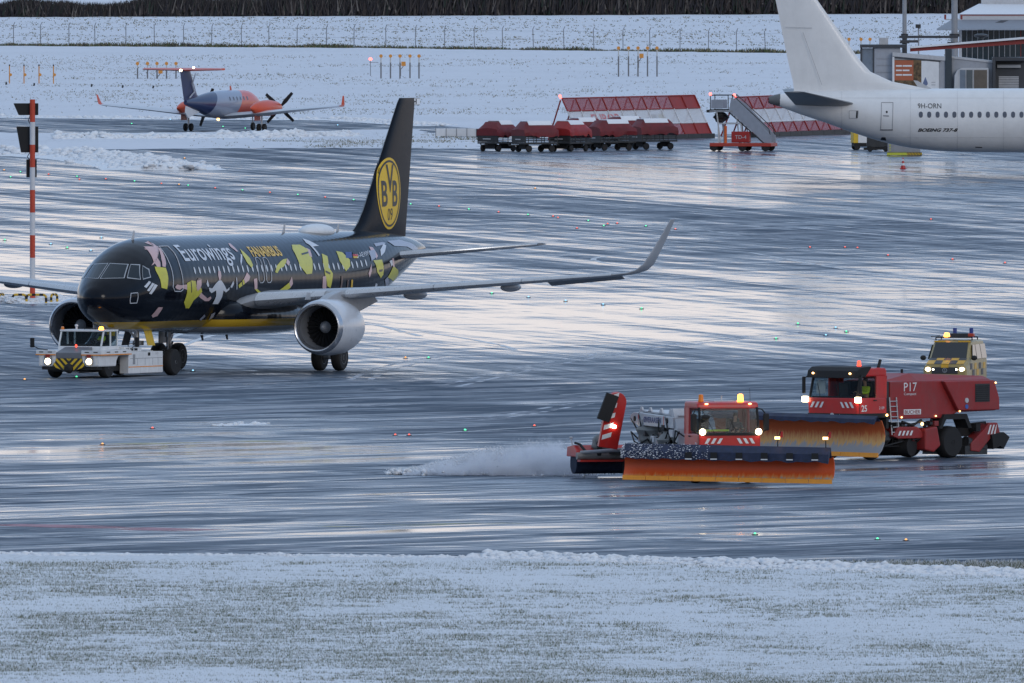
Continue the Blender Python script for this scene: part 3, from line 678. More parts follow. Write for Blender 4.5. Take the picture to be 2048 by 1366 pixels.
# cabin windows
M_CABW = mat('cabin_window', (.62,.64,.66), .2, var=.05)
def oval(cs, ca, a, b_, n=14): return [(cs+a*math.cos(2*math.pi*i/n), ca+b_*math.sin(2*math.pi*i/n)) for i in range(n)]
wz = .60
for sgn in (1,-1):
    for i in range(37):
        s_ = 6.95+i*.545
        if 12.9 < s_ < 14.9 and False: continue
        decal('cabin_window', poly_mesh([oval(s_, wz, .085, .165)]), lambda s,a: fus.arc(s,a,.012,sgn), M_CABW, plane, .3)
# painted lettering and figures, with a few painted reflections
M_PW = mat('livery_white', (.62,.65,.70), .3, var=.05); M_PY = mat('livery_yellow', (.60,.56,.05), .3, var=.12); M_PP = mat('livery_pink', (.62,.42,.42), .3, var=.08)
M_PG = mat('livery_gold', (.75,.46,.03), .3, var=.05); M_PL = mat('livery_lavender', (.36,.38,.46), .3, var=.1)
def hull_text(txt, p0, p1, ptop, m, name, bold=.0, shear=0.0):
    a, b_, t = fpx(*p0), fpx(*p1), fpx(*ptop)
    def arcof(s,z): top,bot,hw = fus.sec(s); zc,hh = (top+bot)/2,(top-bot)/2; return hh*math.asin(max(-1,min(1,(z-zc)/hh)))
    base = arcof(*a); hgt = arcof(*t)-base
    vs, fs = text_mesh(txt, 1.0, bold=bold, shear=shear); xs_ = [v[0] for v in vs]; x0, x1 = min(xs_), max(xs_); cap = .70
    decal(name, ([(a[0]+(x-x0)/(x1-x0)*(b_[0]-a[0]), base+y/cap*hgt) for x,y in vs], fs), lambda s,q: fus.arc(s,q,.016), m, plane, .25)
hull_text('Eurowings', (370,522), (472,520), (352,490), M_PW, 'airline_lettering', .012)
hull_text('FANAIRBUS', (506,513), (566,512), (497,494), M_PG, 'airline_lettering', .03)
hull_text('D-AEWM', (714,516), (741,514), (712,506), M_PW, 'registration_lettering')
def k1(*p): return [(x/4.017, y/4.017+440) for x,y in p]
def k3(*p): return [(330+x/7.585, 470+y/7.585) for x,y in p]
def k2(*p): return [(440+x/4.017, 440+y/4.017) for x,y in p]
FIG = [
 (M_PP, k1((1085,185),(1120,172),(1180,172),(1230,190),(1262,215),(1250,240),(1200,245),(1150,235),(1105,215))),
 (M_PP, k1((1130,215),(1152,215),(1237,355),(1213,368))), (M_PP, k1((1263,220),(1287,230),(1332,350),(1327,380),(1303,375),(1293,310))),
 (M_PP, k1((1240,310),(1262,303),(1285,340),(1288,377),(1262,380),(1240,345))), (M_PY, k1((1240,375),(1330,385),(1350,470),(1340,556),(1295,545),(1285,480),(1250,410))),
 (M_PP, k1((1215,765),(1270,700),(1307,700),(1262,770),(1225,782))),
 (M_PW, k1((1155,535),(1195,490),(1212,500),(1174,547))), (M_PW, k1((1178,567),(1220,505),(1239,512),(1197,574))), (M_PW, k1((1195,590),(1240,515),(1264,525),(1214,597))),
 (M_PY, k3((330,730),(400,690),(460,700),(480,830),(545,800),(560,860),(500,930),(430,990),(360,1110),(310,1110),(285,1020),(330,880))),
 (M_PP, k3((150,790),(180,750),(240,762),(330,750),(330,830),(260,805),(220,832),(170,815))), (M_PP, k3((480,690),(500,655),(545,660),(550,760),(530,815),(490,850),(472,800))),
 (M_PP, k3((545,870),(570,900),(640,960),(690,930),(700,960),(660,1002),(600,1000),(540,960),(512,930))),
 (M_PP, k3((805,540),(840,550),(850,620),(835,690),(815,680),(800,600))),
 (M_PW, k3((770,730),(810,690),(850,690),(885,740),(930,830),(975,790),(970,830),(920,870),(880,840),(860,940),(800,1045),(715,1045),(770,930),(770,840),(700,880),(670,850),(660,800),(710,810))),
 (M_PW, k3((625,740),(640,675),(665,760),(660,790),(640,780))), (M_PW, k3((985,790),(1030,695),(1042,740),(1010,802))),
 (M_PY, k3((1110,760),(1190,670),(1205,740),(1120,805))), (M_PP, k3((1192,668),(1240,565),(1290,630),(1270,690),(1208,735))), (M_PP, k3((1340,670),(1390,655),(1395,820),(1355,820))),
 (M_PY, k3((1710,850),(1780,800),(1880,720),(1898,800),(1790,870),(1740,862))), (M_PP, k3((1882,718),(1920,630),(1936,740),(1900,798))),
 (M_PP, k3((955,130),(985,130),(1110,255),(1080,252),(990,182))), (M_PY, k3((1130,210),(1190,260),(1280,350),(1330,460),(1310,500),(1240,420),(1172,300))), (M_PW, k3((1142,290),(1168,302),(1165,400),(1150,470),(1138,400))),
 (M_PY, k2((575,200),(640,200),(700,235),(740,330),(737,430),(695,437),(640,370),(610,290),(580,235))), (M_PP, k2((690,225),(720,240),(738,300),(718,290))),
 (M_PY, k3((1668,562),(1690,470),(1750,400),(1790,370),(1845,358),(1830,420),(1800,480),(1740,510),(1700,580))), (M_PP, k3((1850,355),(1892,412),(1872,470),(1834,425))),
 (M_PW, k2((660,150),(720,170),(792,210),(740,216),(690,187))), (M_PY, k2((815,270),(860,290),(870,380),(905,430),(885,547),(860,530),(840,430),(825,340))),
 (M_PP, k2((822,455),(848,450),(850,560),(835,587),(820,540))), (M_PY, k2((795,585),(815,553),(830,585))), (M_PY, k2((930,250),(980,260),(1040,320),(1045,370),(1010,412),(960,330))),
 (M_PP, k2((1195,215),(1225,220),(1267,290),(1255,312),(1215,260))), (M_PW, k2((1285,240),(1310,193),(1332,205),(1320,260),(1290,292))),
 (M_PY, k2((1230,325),(1300,318),(1312,372),(1310,440),(1290,467),(1262,420),(1250,360))), (M_PP, k2((1190,430),(1214,350),(1217,410),(1200,462))),
 (M_PY, k2((1345,460),(1390,370),(1427,400),(1430,440),(1390,492))), (M_PW, k2((1235,545),(1250,508),(1264,515),(1250,557))),
 (M_PL, k2((1235,190),(1300,180),(1330,185),(1318,198),(1250,215))), (M_PL, k2((1340,170),(1440,160),(1540,190),(1590,230),(1560,250),(1500,215),(1400,210))), (M_PW, k2((1360,330),(1395,310),(1398,350),(1375,372))),
 (mat('flag_blue',(.03,.06,.25),.4), k2((1003,258),(1055,258),(1058,306),(1010,306))), (mat('flag_black',(.01,.01,.01),.4), k2((1062,258),(1102,258),(1104,274),(1065,274))),
 (mat('flag_red',(.5,.02,.02),.4), k2((1065,275),(1104,275),(1106,291),(1068,291))), (mat('flag_gold',(.7,.45,.02),.4), k2((1068,292),(1106,292),(1108,307),(1071,307)))]
M_PK = mat('livery_black', (.006,.007,.010), .3); M_PB = mat('livery_brown_and_reflection', (.16,.10,.08), .3)
FIG += [(M_PK, k3((383,705),(396,702),(404,868),(392,880))), (M_PK, k3((462,705),(473,705),(478,845),(466,850))), (M_PK, k3((1128,742),(1138,730),(1148,780),(1138,788))), (M_PK, k3((1156,708),(1168,696),(1178,757),(1166,766))), (M_PB, k3((482,688),(500,652),(540,652),(545,672),(505,690))),
 (M_PL, k1((1600,795),(1640,755),(1647,772),(1612,805))), (M_PL, k1((1675,800),(1695,755),(1727,738),(1712,778))), (M_PB, k2((955,575),(972,450),(984,450),(968,575))), (M_PB, k2((1012,560),(1022,480),(1030,480),(1022,560))), (M_PG, k2((1042,565),(1052,480),(1064,480),(1056,565))),  # thin upright brown and gold strips are reflections painted onto the hull
 (M_PY, k3((1355,822),(1395,820),(1430,850),(1490,912),(1465,915),(1410,880))), (M_PW, k3((1072,645),(1082,645),(1088,825),(1078,825))), (M_PW, k2((690,180),(705,180),(800,285),(790,292))), (M_PL, k2((1190,250),(1240,240),(1250,300),(1215,330))), (M_PP, k2((1380,310),(1392,308),(1398,375),(1386,378))), (M_PL, k2((1320,480),(1345,455),(1350,520),(1325,540))), (M_PK, k2((1275,400),(1305,395),(1302,412),(1278,418))), (M_PK, k2((650,270),(705,255),(708,268),(655,284))), (M_PK, k2((845,405),(885,425),(880,438),(845,420)))]
for i, (m_, pts) in enumerate(FIG):
    sp_ = [fpx(x, y, 3 if x < 340 else 10 if x < 560 else 24, 4.0) for x,y in pts]
    decal('painted_figure_and_reflection', poly_mesh([sp_]), on_hull((.014+.002*(i%3)) if i < 50 else .024), m_, plane, .22)
def outline(pts, w_, name, m_, closed=True):
    sp_ = [fpx(x,y,4 if x < 380 else 14) for x,y in pts]; mb = MB(); n = len(sp_); rg = range(n if closed else n-1)
    for i in rg:
        a, b_ = sp_[i], sp_[(i+1)%n]
        pa = [fus.side(a[0]+(b_[0]-a[0])*t, a[1]+(b_[1]-a[1])*t, .02) for t in np.linspace(0,1,5)]
        mb.tube(pa, w_, 5)
    return mb.build(name, m_, plane)
outline(k1((1275,214),(1345,212),(1400,270),(1440,370),(1465,480),(1467,560),(1450,573),(1402,573),(1387,540),(1385,440),(1350,330),(1300,245)), .018, 'door_outline', M_PW)
outline(k3((1360,350),(1400,342),(1440,380),(1490,560),(1500,690),(1475,725),(1440,725),(1420,680),(1410,560)), .014, 'door_outline', M_PW)
outline(k3((1475,350),(1515,342),(1555,380),(1605,560),(1612,690),(1590,722),(1555,722),(1535,680),(1525,560)), .014, 'door_outline', M_PW)
outline(k1((1048,590),(1103,585),(1106,620),(1095,666),(1042,668),(1042,640)), .016, 'hatch_outline', M_PW)
# antennas and satcom dome
for s_ in (4.5, 21.6): 
    t_ = fus.sec(s_)[0]; mb = MB(); mb.prism([(HX-s_+.12,t_-.05),(HX-s_-.14,t_-.05),(HX-s_-.22,t_+.38),(HX-s_-.12,t_+.38)], 1, -.02, .02); mb.build('blade_antenna', M_LGREY, plane)
mb = MB(); mb.ell((HX-25.4,0,5.93),(1.55,.62,.36),24,12); mb.build('antenna_dome', M_WHITE, plane, smooth=60)
mb = MB(); mb.prism([(HX-27.7,5.9),(HX-27.95,5.9),(HX-28.0,6.25),(HX-27.9,6.25)], 1, -.02, .02); mb.build('blade_antenna', M_LGREY, plane)
for s_ in (12.2, 15.0): mb = MB(); mb.prism([(HX-s_,1.6),(HX-s_-.25,1.6),(HX-s_-.3,1.36),(HX-s_-.2,1.36)],1,-.02,.02); mb.build('blade_antenna', M_DARK, plane)
# landing gear
def wheel(x, y, r, w_, parent, tyre=M_BLACK, hub=M_GREY):
    mb = MB(); mb.lathe([(-w_/2,r*.55),(-w_/2,r*.86),(-w_*.36,r*.97),(-w_*.12,r),(w_*.12,r),(w_*.36,r*.97),(w_/2,r*.86),(w_/2,r*.55)], (x,y,r), (0,1,0), 28); t = mb.build('wheel', tyre, parent, smooth=40)
    mb = MB(); mb.lathe([(-w_*.42,r*.56),(-w_*.5-.004,r*.5),(-w_*.40,r*.28),(-w_*.52,r*.15),(w_*.52,r*.15),(w_*.40,r*.28),(w_*.5+.004,r*.5),(w_*.42,r*.56)], (x,y,r), (0,1,0), 20); mb.build('hub', hub, t, smooth=40)
    return t
for sg in (1,-1):
    gy_ = sg*3.795
    mb = MB(); mb.cyl((0,gy_,.58),(0,gy_,1.5),.11,.11,14); mb.cyl((0,gy_,1.4),(-.1,gy_,2.9),.17,.19,14); mb.cyl((0,gy_-.5,.585),(0,gy_+.5,.585),.09,n=10); mb.build('main_gear_leg', M_STEEL, plane, smooth=40)
    mb = MB(); mb.cyl((.0,gy_,1.5),(.1,gy_-sg*1.5,2.4),.07,n=8); mb.cyl((-.1,gy_,1.15),(-.45,gy_,1.5),.05,n=8); mb.cyl((-.1,gy_,.75),(-.45,gy_,1.2),.05,n=8); mb.build('side_stay', M_GREY, plane)
    mb = MB(); mb.span((-.55,gy_+sg*.26-.02,1.15),(.5,gy_+sg*.26+.02,2.7)); mb.build('gear_door', M_UNDER, plane, bevel=.015)
    for o_ in (-.465,.465): wheel(0, gy_+o_, .585, .42, plane)
nx_ = 12.64; NL = .12
mb = MB(); mb.cyl((nx_,0,.5),(nx_+.06,0,1.3),.075,n=12); mb.cyl((nx_+.05,0,1.2),(nx_+.12,0,2.1),.12,n=12); mb.cyl((nx_,-.32,.48),(nx_,.32,.48),.06,n=8); mb.build('nose_gear_leg', M_STEEL, plane, smooth=40)
mb = MB(); mb.cyl((nx_+.1,0,1.5),(nx_+1.1,0,2.0),.05,n=8); mb.span((nx_-.25,-.2,1.25),(nx_+.05,.2,1.45)); mb.build('drag_stay', M_GREY, plane)
for sg in (1,-1):
    mb = MB(); mb.add([(nx_-.5,sg*.42,1.9),(nx_+.3,sg*.42,1.9),(nx_+.3,sg*.60,1.25),(nx_-.5,sg*.60,1.25),(nx_-.5,sg*.45,1.9),(nx_+.3,sg*.45,1.9),(nx_+.3,sg*.63,1.25),(nx_-.5,sg*.63,1.25)],[(0,1,2,3),(4,7,6,5),(0,4,5,1),(1,5,6,2),(2,6,7,3),(3,7,4,0)])
    mb.build('nose_gear_door', M_YELLOW if sg>0 else M_DARK, plane)
    mb = MB(); mb.lathe([(-.11,.2),(-.11,.33),(-.06,.38),(.06,.38),(.11,.33),(.11,.2)], (nx_,sg*.25,.48), (0,1,0), 22); t_ = mb.build('nose_wheel', M_BLACK, plane, smooth=40)
    mb = MB(); mb.lathe([(-.115,.2),(-.08,.1),(.08,.1),(.115,.2)], (nx_,sg*.25,.48), (0,1,0), 14); mb.build('hub', M_GREY, t_, smooth=40)
mb = MB(); mb.span((nx_+2.9,-.16,1.70),(nx_+3.0,.16,1.98)); mb.build('warning_flag', M_YELLOW, plane)
# ------------------------------------------------------------------ helpers for vehicles (local x forward, y left, z up)
def heading(hx, hy): return math.atan2(hy, hx)
def wheel_at(parent, x, y, r, w_, name='wheel', hubm=None, z=None):
    z = r if z is None else z
    mb = MB(); mb.lathe([(-w_/2,r*.56),(-w_/2,r*.88),(-w_*.36,r*.97),(-w_*.12,r),(w_*.12,r),(w_*.36,r*.97),(w_/2,r*.88),(w_/2,r*.56)], (x,y,z), (0,1,0), 26); t = mb.build(name, M_BLACK, parent, smooth=40)
    mb = MB(); mb.lathe([(-w_*.44,r*.57),(-w_*.30,r*.48),(-w_*.36,r*.2),(-w_*.52,r*.14),(w_*.52,r*.14),(w_*.36,r*.2),(w_*.30,r*.48),(w_*.44,r*.57)], (x,y,z), (0,1,0), 18); mb.build('rim', hubm or M_GREY, t, smooth=40)
    return t
def flat_text(name, txt, o, ux, uy, h, m, parent, bold=0.0, width=None, shear=0.0, align='LEFT', off=.006):
    """flat print on a plane: o origin, ux reading direction, uy up"""
    vs, fs = text_mesh(txt, 1.0, bold=bold, shear=shear); xs_ = [v[0] for v in vs]; x0, x1 = min(xs_), max(xs_)
    k = h/.70; kx = (width/(x1-x0)) if width else k
    o = Vector(o); ux = Vector(ux).normalized(); uy = Vector(uy).normalized(); n = ux.cross(uy)*off
    sh = -(x1-x0)*kx/2 if align == 'CENTER' else 0
    mb = MB(); mb.add([tuple(o+n+ux*((x-x0)*kx+sh)+uy*(y*k)) for x,y in vs], fs)
    me = bpy.data.meshes.new(name); me.from_pydata(mb.v, [], mb.f); me.materials.append(m); ob = bpy.data.objects.new(name, me); COL.objects.link(ob); ob.parent = parent; return ob
def quad(name, pts, m, parent, th=.012):
    """thin panel from a planar outline, with thickness along its normal"""
    P_ = [Vector(p) for p in pts]; n = (P_[1]-P_[0]).cross(P_[2]-P_[0]).normalized()*th; k = len(P_)
    mb = MB(); mb.add([tuple(p) for p in P_]+[tuple(p+n) for p in P_], [tuple(range(k))[::-1], tuple(range(k,2*k))]+[(i,(i+1)%k,k+(i+1)%k,k+i) for i in range(k)])
    return mb.build(name, m, parent)
def stripes(name, o, ux, uy, w_, h_, n, lean, m, parent, off=.006, duty=.5):
    """diagonal warning stripes as flat print inside a w x h panel"""
    o = Vector(o); ux = Vector(ux).normalized(); uy = Vector(uy).normalized(); nn = ux.cross(uy)*off; p = w_/n
    mb = MB()
    for i in range(n):
        a = i*p; q = [(a,0),(a+p*duty,0),(a+p*duty+lean,h_),(a+lean,h_)]
        q = [(min(max(x,0),w_),y) for x,y in q]
        mb.add([tuple(o+nn+ux*x+uy*y) for x,y in q], [(0,1,2,3)])
    return mb.build(name, m, parent)
def beacon(parent, p, m, name='beacon', r=.09, h=.2):
    mb = MB(); mb.lathe([(0,r*1.1),(.05,r*1.1),(.05,r),(h,r*.85),(h+.02,r*.4)], p, (0,0,1), 14); return mb.build(name, m, parent, smooth=40)
def skin_body(name, joints, edges, m, parent):
    me = bpy.data.meshes.new(name); me.from_pydata([j[0] for j in joints], edges, []); me.materials.append(m)
    o = bpy.data.objects.new(name, me); COL.objects.link(o); o.parent = parent
    sk = o.modifiers.new('skin', 'SKIN'); sk.use_smooth_shade = True
    for i, j in enumerate(joints):
        r = j[1]; me.skin_vertices[0].data[i].radius = r if isinstance(r, tuple) else (r, r)
    me.skin_vertices[0].data[0].use_root = True
    ss = o.modifiers.new('sub', 'SUBSURF'); ss.levels = 1; ss.render_levels = 1
    return o
def seated_person(loc, rz, label, jacket, scale=1.0, reach=.42, hands=None):
    """driver on a seat: x forward, origin at the seat surface"""
    t = thing('person', label, 'person', loc, rz); t.scale = (scale,)*3
    J = [((0,0,.05),(.15,.12)),((.02,0,.28),(.14,.11)),((.0,0,.48),(.17,.11)),((.0,0,.58),(.07,.07)),((.02,0,.66),(.055,.06)),((.03,0,.76),(.085,.10)),((.03,0,.86),(.07,.085)),
         ((.0,.20,.52),.065),((.14,.24,.30),.05),((reach,.14,.34),.034),((reach+.07,.12,.36),.04),((.0,-.20,.52),.065),((.14,-.24,.30),.05),((reach,-.14,.34),.034),((reach+.07,-.12,.36),.04),
         ((.12,.11,.06),.10),((.46,.13,.10),.085),((.50,.13,-.30),.055),((.60,.13,-.36),.05),((.12,-.11,.06),.10),((.46,-.13,.10),.085),((.50,-.13,-.30),.055),((.60,-.13,-.36),.05),((.13,0,.755),.022)]
    E = [(0,1),(1,2),(2,3),(3,4),(4,5),(5,6),(2,7),(7,8),(8,9),(9,10),(2,11),(11,12),(12,13),(13,14),(0,15),(15,16),(16,17),(17,18),(0,19),(19,20),(20,21),(21,22),(5,23)]
    body = skin_body('body', J, E, M_SKIN, t)
    Jj = [((0,0,.0),(.175,.145)),((.02,0,.28),(.165,.135)),((0,0,.48),(.195,.135)),((0,0,.57),(.085,.085)),((.0,.20,.52),.085),((.14,.24,.30),.068),((reach-.03,.15,.335),.05),((.0,-.20,.52),.085),((.14,-.24,.30),.068),((reach-.03,-.15,.335),.05)]
    skin_body('jacket', Jj, [(0,1),(1,2),(2,3),(2,4),(4,5),(5,6),(2,7),(7,8),(8,9)], jacket, t)
    Jt = [((0,0,.02),(.17,.14)),((.12,.11,.06),.115),((.46,.13,.10),.10),((.50,.13,-.30),.075),((.12,-.11,.06),.115),((.46,-.13,.10),.10),((.50,-.13,-.30),.075)]
    skin_body('trousers', Jt, [(0,1),(1,2),(2,3),(0,4),(4,5),(5,6)], M_NAVYCLOTH, t)
    mb = MB(); mb.ell((.0,0,.84),(.11,.095,.09),12,8); mb.build('hair', M_HAIR, t, smooth=60)
    mb = MB()
    for sg in (1,-1): mb.ell((.112,sg*.035,.79),(.012,.016,.010),8,6)
    mb.build('eyes', M_BLACK, t)
    for sg in (1,-1):
        mb = MB()
        for k in range(4): mb.tube([(reach+.09,sg*(.10+.018*k),.37),(reach+.15,sg*(.10+.018*k),.365),(reach+.155-.005*k,sg*(.10+.018*k),.325),(reach+.12,sg*(.10+.018*k),.315)], .009, 6)
        mb.tube([(reach+.06,sg*.085,.36),(reach+.10,sg*.075,.34),(reach+.125,sg*.09,.325)], .010, 6)
        mb.build('fingers', M_SKIN, t)
    return t
def steering_wheel(parent, c, r, tilt):
    mb = MB(); n = 18; d = Vector((-math.sin(tilt),0,math.cos(tilt))); a = Vector((0,1,0)); b_ = d.cross(a)
    P_ = [Vector(c)+a*(r*math.cos(2*math.pi*i/n))+b_*(r*math.sin(2*math.pi*i/n)) for i in range(n+1)]
    mb.tube(P_, .018, 6); mb.cyl(Vector(c), Vector(c)-d*.3, .03, n=8); mb.cyl(P_[0],P_[n//2],.014,n=6); return mb.build('steering_wheel', M_BLACK, parent)
# ------------------------------------------------------------------ tow tractor under the nose gear
TY = R(27); tug_rz = heading(-math.sin(TY), -math.cos(TY))
tug = thing('tow_tractor', 'white towbarless tow tractor with chevron front and lit headlamps under the airliner nose', 'tow tractor', G(161,755.5), tug_rz)
M_TUG = mat('tug_white', (.72,.73,.74), .4, var=.05, dirt=.22, vscale=2.5); M_HOOD = mat('tug_grey', (.17,.18,.20), .5, var=.1); M_ORL = mat('orange_line', (.80,.28,.03), .5)
for sg in (1,-1):
    wheel_at(tug, 0, sg*1.22, .45, .36); wheel_at(tug, -6.05, sg*1.28, .58, .42, 'rear_wheel')
# front body: flared fenders left and right with grey hood between
for sg in (1,-1):
    mb = MB(); y0, y1 = .62, 1.48
    mb.prism([(1.05,.50),(1.08,1.02),(.95,1.16),(-1.0,1.22),(-1.75,1.22),(-1.75,.95),(-.75,.95),(-.55,.75),(-.5,.5),(.5,.5),(.5,.5)][:10], 1, sg*y0, sg*y1)
    f = mb.build('fender', M_TUG, tug, bevel=.06)
    mb = MB(); mb.span((1.04,sg*y0,1.0),(1.12,sg*(y1+.10),1.20)); mb.span((-1.7,sg*(y1-.02),1.02),(1.10,sg*(y1+.11),1.20)); mb.build('bumper_ledge', M_TUG, f, bevel=.02)
    mb = MB(); mb.span((1.115,sg*y0,.985),(1.13,sg*(y1+.11),1.03)); mb.span((-1.7,sg*(y1+.105),.985),(1.12,sg*(y1+.12),1.03)); mb.build('orange_strip', M_ORL, f)
    for k in range(2):
        mb = MB(); mb.span((1.12,sg*(.80+.42*k),1.10),(1.128,sg*(1.0+.42*k),1.14)); mb.build('vent_slot', M_BLACK, f)
    if sg > 0:
        for k in range(3): mb = MB(); mb.span((-1.2+.75*k,sg*(y1+.108),1.10),(-.9+.75*k,sg*(y1+.118),1.14)); mb.build('vent_slot', M_BLACK, f)
    mb = MB(); mb.span((1.06,sg*.82,.58),(1.12,sg*1.18,.98)); hl = mb.build('headlamp_box', M_HOOD, tug, bevel=.02)
    mb = MB(); mb.lathe([(0,.13),(.03,.13),(.06,.09)], (1.12,sg*1.0,.72), (1,0,0), 18); mb.build('headlamp', M_HEAD_ON, hl, smooth=40)
    mb = MB(); mb.span((1.10,sg*.90,.90),(1.15,sg*1.10,1.02)); mb.build('marker_lamp', mat('dull_red_lens',(.25,.02,.015),.3), hl)
mb = MB(); mb.prism([(1.08,.85),(1.10,1.10),(.3,1.32),(-.2,1.34),(-.2,.85)], 1, -.62, .62); mb.build('hood', M_HOOD, tug, bevel=.03)
mb = MB(); mb.prism([(-.62,.85),(.62,.85),(.82,.5),(.25,.30),(-.25,.30),(-.82,.5)], 0, .9, 1.06); cp = mb.build('chevron_panel', M_DARK, tug)
def clip(poly, f):
    out = []
    for i in range(len(poly)):
        p, q = poly[i], poly[(i+1)%len(poly)]; a, b_ = f(p), f(q)
        if a >= 0: out.append(p)
        if a*b_ < 0: t = a/(a-b_); out.append((p[0]+(q[0]-p[0])*t, p[1]+(q[1]-p[1])*t))
    return out
mb = MB()
for sg in (1,-1):
    for a in (-.02,.28,.58,.88):
        q = [(a,.845),(a+.15,.845),(a-.35,.345),(a-.50,.345)]
        for f in (lambda p: p[0]-.015, lambda p: .61+(.85-p[1])*.55-p[0], lambda p: p[1]-.33-max(0,0), lambda p: .25+(p[1]-.32)*3.0-p[0]): q = clip(q, f) if len(q) > 2 else q
        if len(q) > 2: mb.add([(1.068,sg*y,z) for y,z in q], [tuple(range(len(q)))])
mb.build('chevrons', M_YELLOW, cp)
mb = MB(); mb.lathe([(0,.22),(.12,.2),(.22,.1)], (1.05,0,.42),(1,0,0),12); mb.build('front_coupling', M_BLACK, tug)
# chassis / bumper underside
mb = MB(); mb.span((-6.3,-.95,.28),(.9,.95,.52)); mb.span((.55,-1.35,.36),(1.0,1.35,.52)); mb.build('chassis', M_BLACK, tug)
# cab
cabp = [(.12,1.30),(-.02,1.42),(-.30,2.02),(-1.45,2.02),(-1.5,1.22)]
mb = MB(); mb.span((-1.75,-1.05,1.18),(.1,1.05,1.36)); cab = mb.build('cab_base', M_TUG, tug, bevel=.03)
mb = MB(); mb.span((-1.5,-1.08,1.98),(-.12,1.08,2.07)); mb.build('cab_roof', M_TUG, tug, bevel=.04)
for sg in (1,-1):
    for p0, p1 in (((.04,sg*1.02,1.36),(-.20,sg*1.02,2.0)),((-1.42,sg*1.02,1.36),(-1.42,sg*1.02,2.0)),((-.78,sg*1.03,1.36),(-.78,sg*1.03,2.0))):
        mb = MB(); mb.cyl(p0,p1,.045,n=6); mb.build('cab_pillar', M_TUG, tug)
    quad('side_window', [(.0,sg*1.03,1.37),(-1.4,sg*1.03,1.37),(-1.4,sg*1.03,1.98),(-.2,sg*1.03,1.98)], M_CGLASS, tug, .01)
ws = quad('windscreen', [(.05,-1.0,1.37),(.05,1.0,1.37),(-.18,1.0,1.99),(-.18,-1.0,1.99)], M_CGLASS, tug, .01)
for y0_ in (-.5,.45): mb = MB(); mb.cyl((.07,y0_,1.38),(-.06,y0_+.25,1.72),.012,n=6); mb.build('wiper', M_BLACK, ws)
quad('rear_window', [(-1.42,1.0,1.37),(-1.42,-1.0,1.37),(-1.42,-1.0,1.98),(-1.42,1.0,1.98)], M_CGLASS, tug, .01)
mb = MB(); mb.span((-.15,-.95,1.34),(.02,.95,1.45)); mb.build('dashboard', M_BLACK, tug, bevel=.02)
mb = MB(); mb.span((-1.2,.28,1.30),(-.75,.82,1.42)); mb.span((-1.28,.28,1.35),(-1.15,.82,1.85)); mb.build('seat', M_DARK, tug, bevel=.03)
steering_wheel(tug, (-.32,.52,1.58), .20, R(35))
beacon(tug, (-.25,.88,2.07), M_AMBER_ON, r=.10, h=.12); beacon(tug, (-.25,-1.0,2.06), M_AMBER, r=.07, h=.12)
mb = MB(); mb.cyl((-.3,-.35,2.06),(-.3,-.35,2.24),.05,n=8); mb.ell((-.3,-.35,2.24),(.08,.08,.06)); mb.build('antenna', M_WHITE, tug)
mb = MB(); mb.tube([(-.28,.05,2.08),(-.28,.05,2.13),(-.28,.6,2.13),(-.28,.6,2.08)],.02,6); mb.build('roof_rail', M_BLACK, tug)
for sg, x_, y_ in ((-1,.75,-1.95),(1,-2.3,1.55)):
    mb = MB(); mb.span((x_-.05,y_-.09,1.30),(x_+.05,y_+.09,1.72)); q = mb.build('mirror', M_BLACK, tug, bevel=.03)
    mb = MB(); mb.tube([(x_,y_,1.4),(x_,y_-sg*.3,1.25),(x_-.1,y_-sg*.7,1.2)],.02,6); mb.build('mirror_arm', M_BLACK, q)
mb = MB(); mb.ell((.5,.05,1.38),(.05,.05,.07)); mb.build('hood_lamp', M_REDLAMP, tug)
# flanks, deck and nose wheel cradle
for sg in (1,-1):
    mb = MB(); mb.span((-4.95,sg*.98,.16),(-1.75,sg*1.42,1.08)); fl = mb.build('flank_box', M_TUG, tug, bevel=.03)
    mb = MB(); mb.span((-4.94,sg*1.415,.42),(-1.76,sg*1.425,.46)); mb.build('orange_strip', M_ORL, fl)
    for x_ in (-2.6,-3.3,-4.0,-4.5): mb = MB(); mb.span((x_,sg*1.418,.50),(x_+.02,sg*1.424,.80)); mb.build('panel_gap', M_GREY, fl)
    mb = MB(); mb.span((-4.9,sg*1.418,.79),(-1.9,sg*1.424,.81)); mb.build('panel_gap', M_GREY, fl)
    mb = MB(); mb.span((-2.35,sg*1.418,.55),(-2.15,sg*1.430,.98)); mb.build('side_grille', M_GREY, fl)
    mb = MB(); mb.span((-3.75,sg*1.418,.90),(-3.55,sg*1.432,1.04)); mb.build('control_box', M_BLACK, fl)
    flat_text('fleet_number', '1117', (-4.25 if sg>0 else -4.75, sg*1.42, .94), (-sg*1,0,0), (0,0,1), .10, M_GREY, fl)
    mb = MB(); mb.cyl((-6.05,sg*.8,.58),(-6.05,sg*1.1,.58),.12,n=10); mb.span((-6.4,sg*.75,.35),(-4.9,sg*.98,.85)); mb.build('rear_arm', M_DARK, tug, bevel=.02)
    mb = MB(); mb.add([(-4.9,sg*1.1,.72),(-6.0,sg*1.06,.60),(-6.0,sg*1.06,.72),(-4.9,sg*1.1,.88),(-4.9,sg*1.0,.72),(-6.0,sg*.99,.60),(-6.0,sg*.99,.72),(-4.9,sg*1.0,.88)],[(0,1,2,3),(4,7,6,5),(0,4,5,1),(1,5,6,2),(2,6,7,3),(3,7,4,0)]); mb.build('lift_lever', M_ORL, tug)
mb = MB(); mb.span((-4.9,-.98,.95),(-1.75,.98,1.10)); mb.build('deck', M_TUG, tug, bevel=.02)
mb = MB(); mb.prism([(-1.6,1.08),(-1.6,1.32),(-3.2,1.26),(-3.2,1.08)],1,.55,1.30); dk = mb.build('engine_cover', M_TUG, tug, bevel=.03)
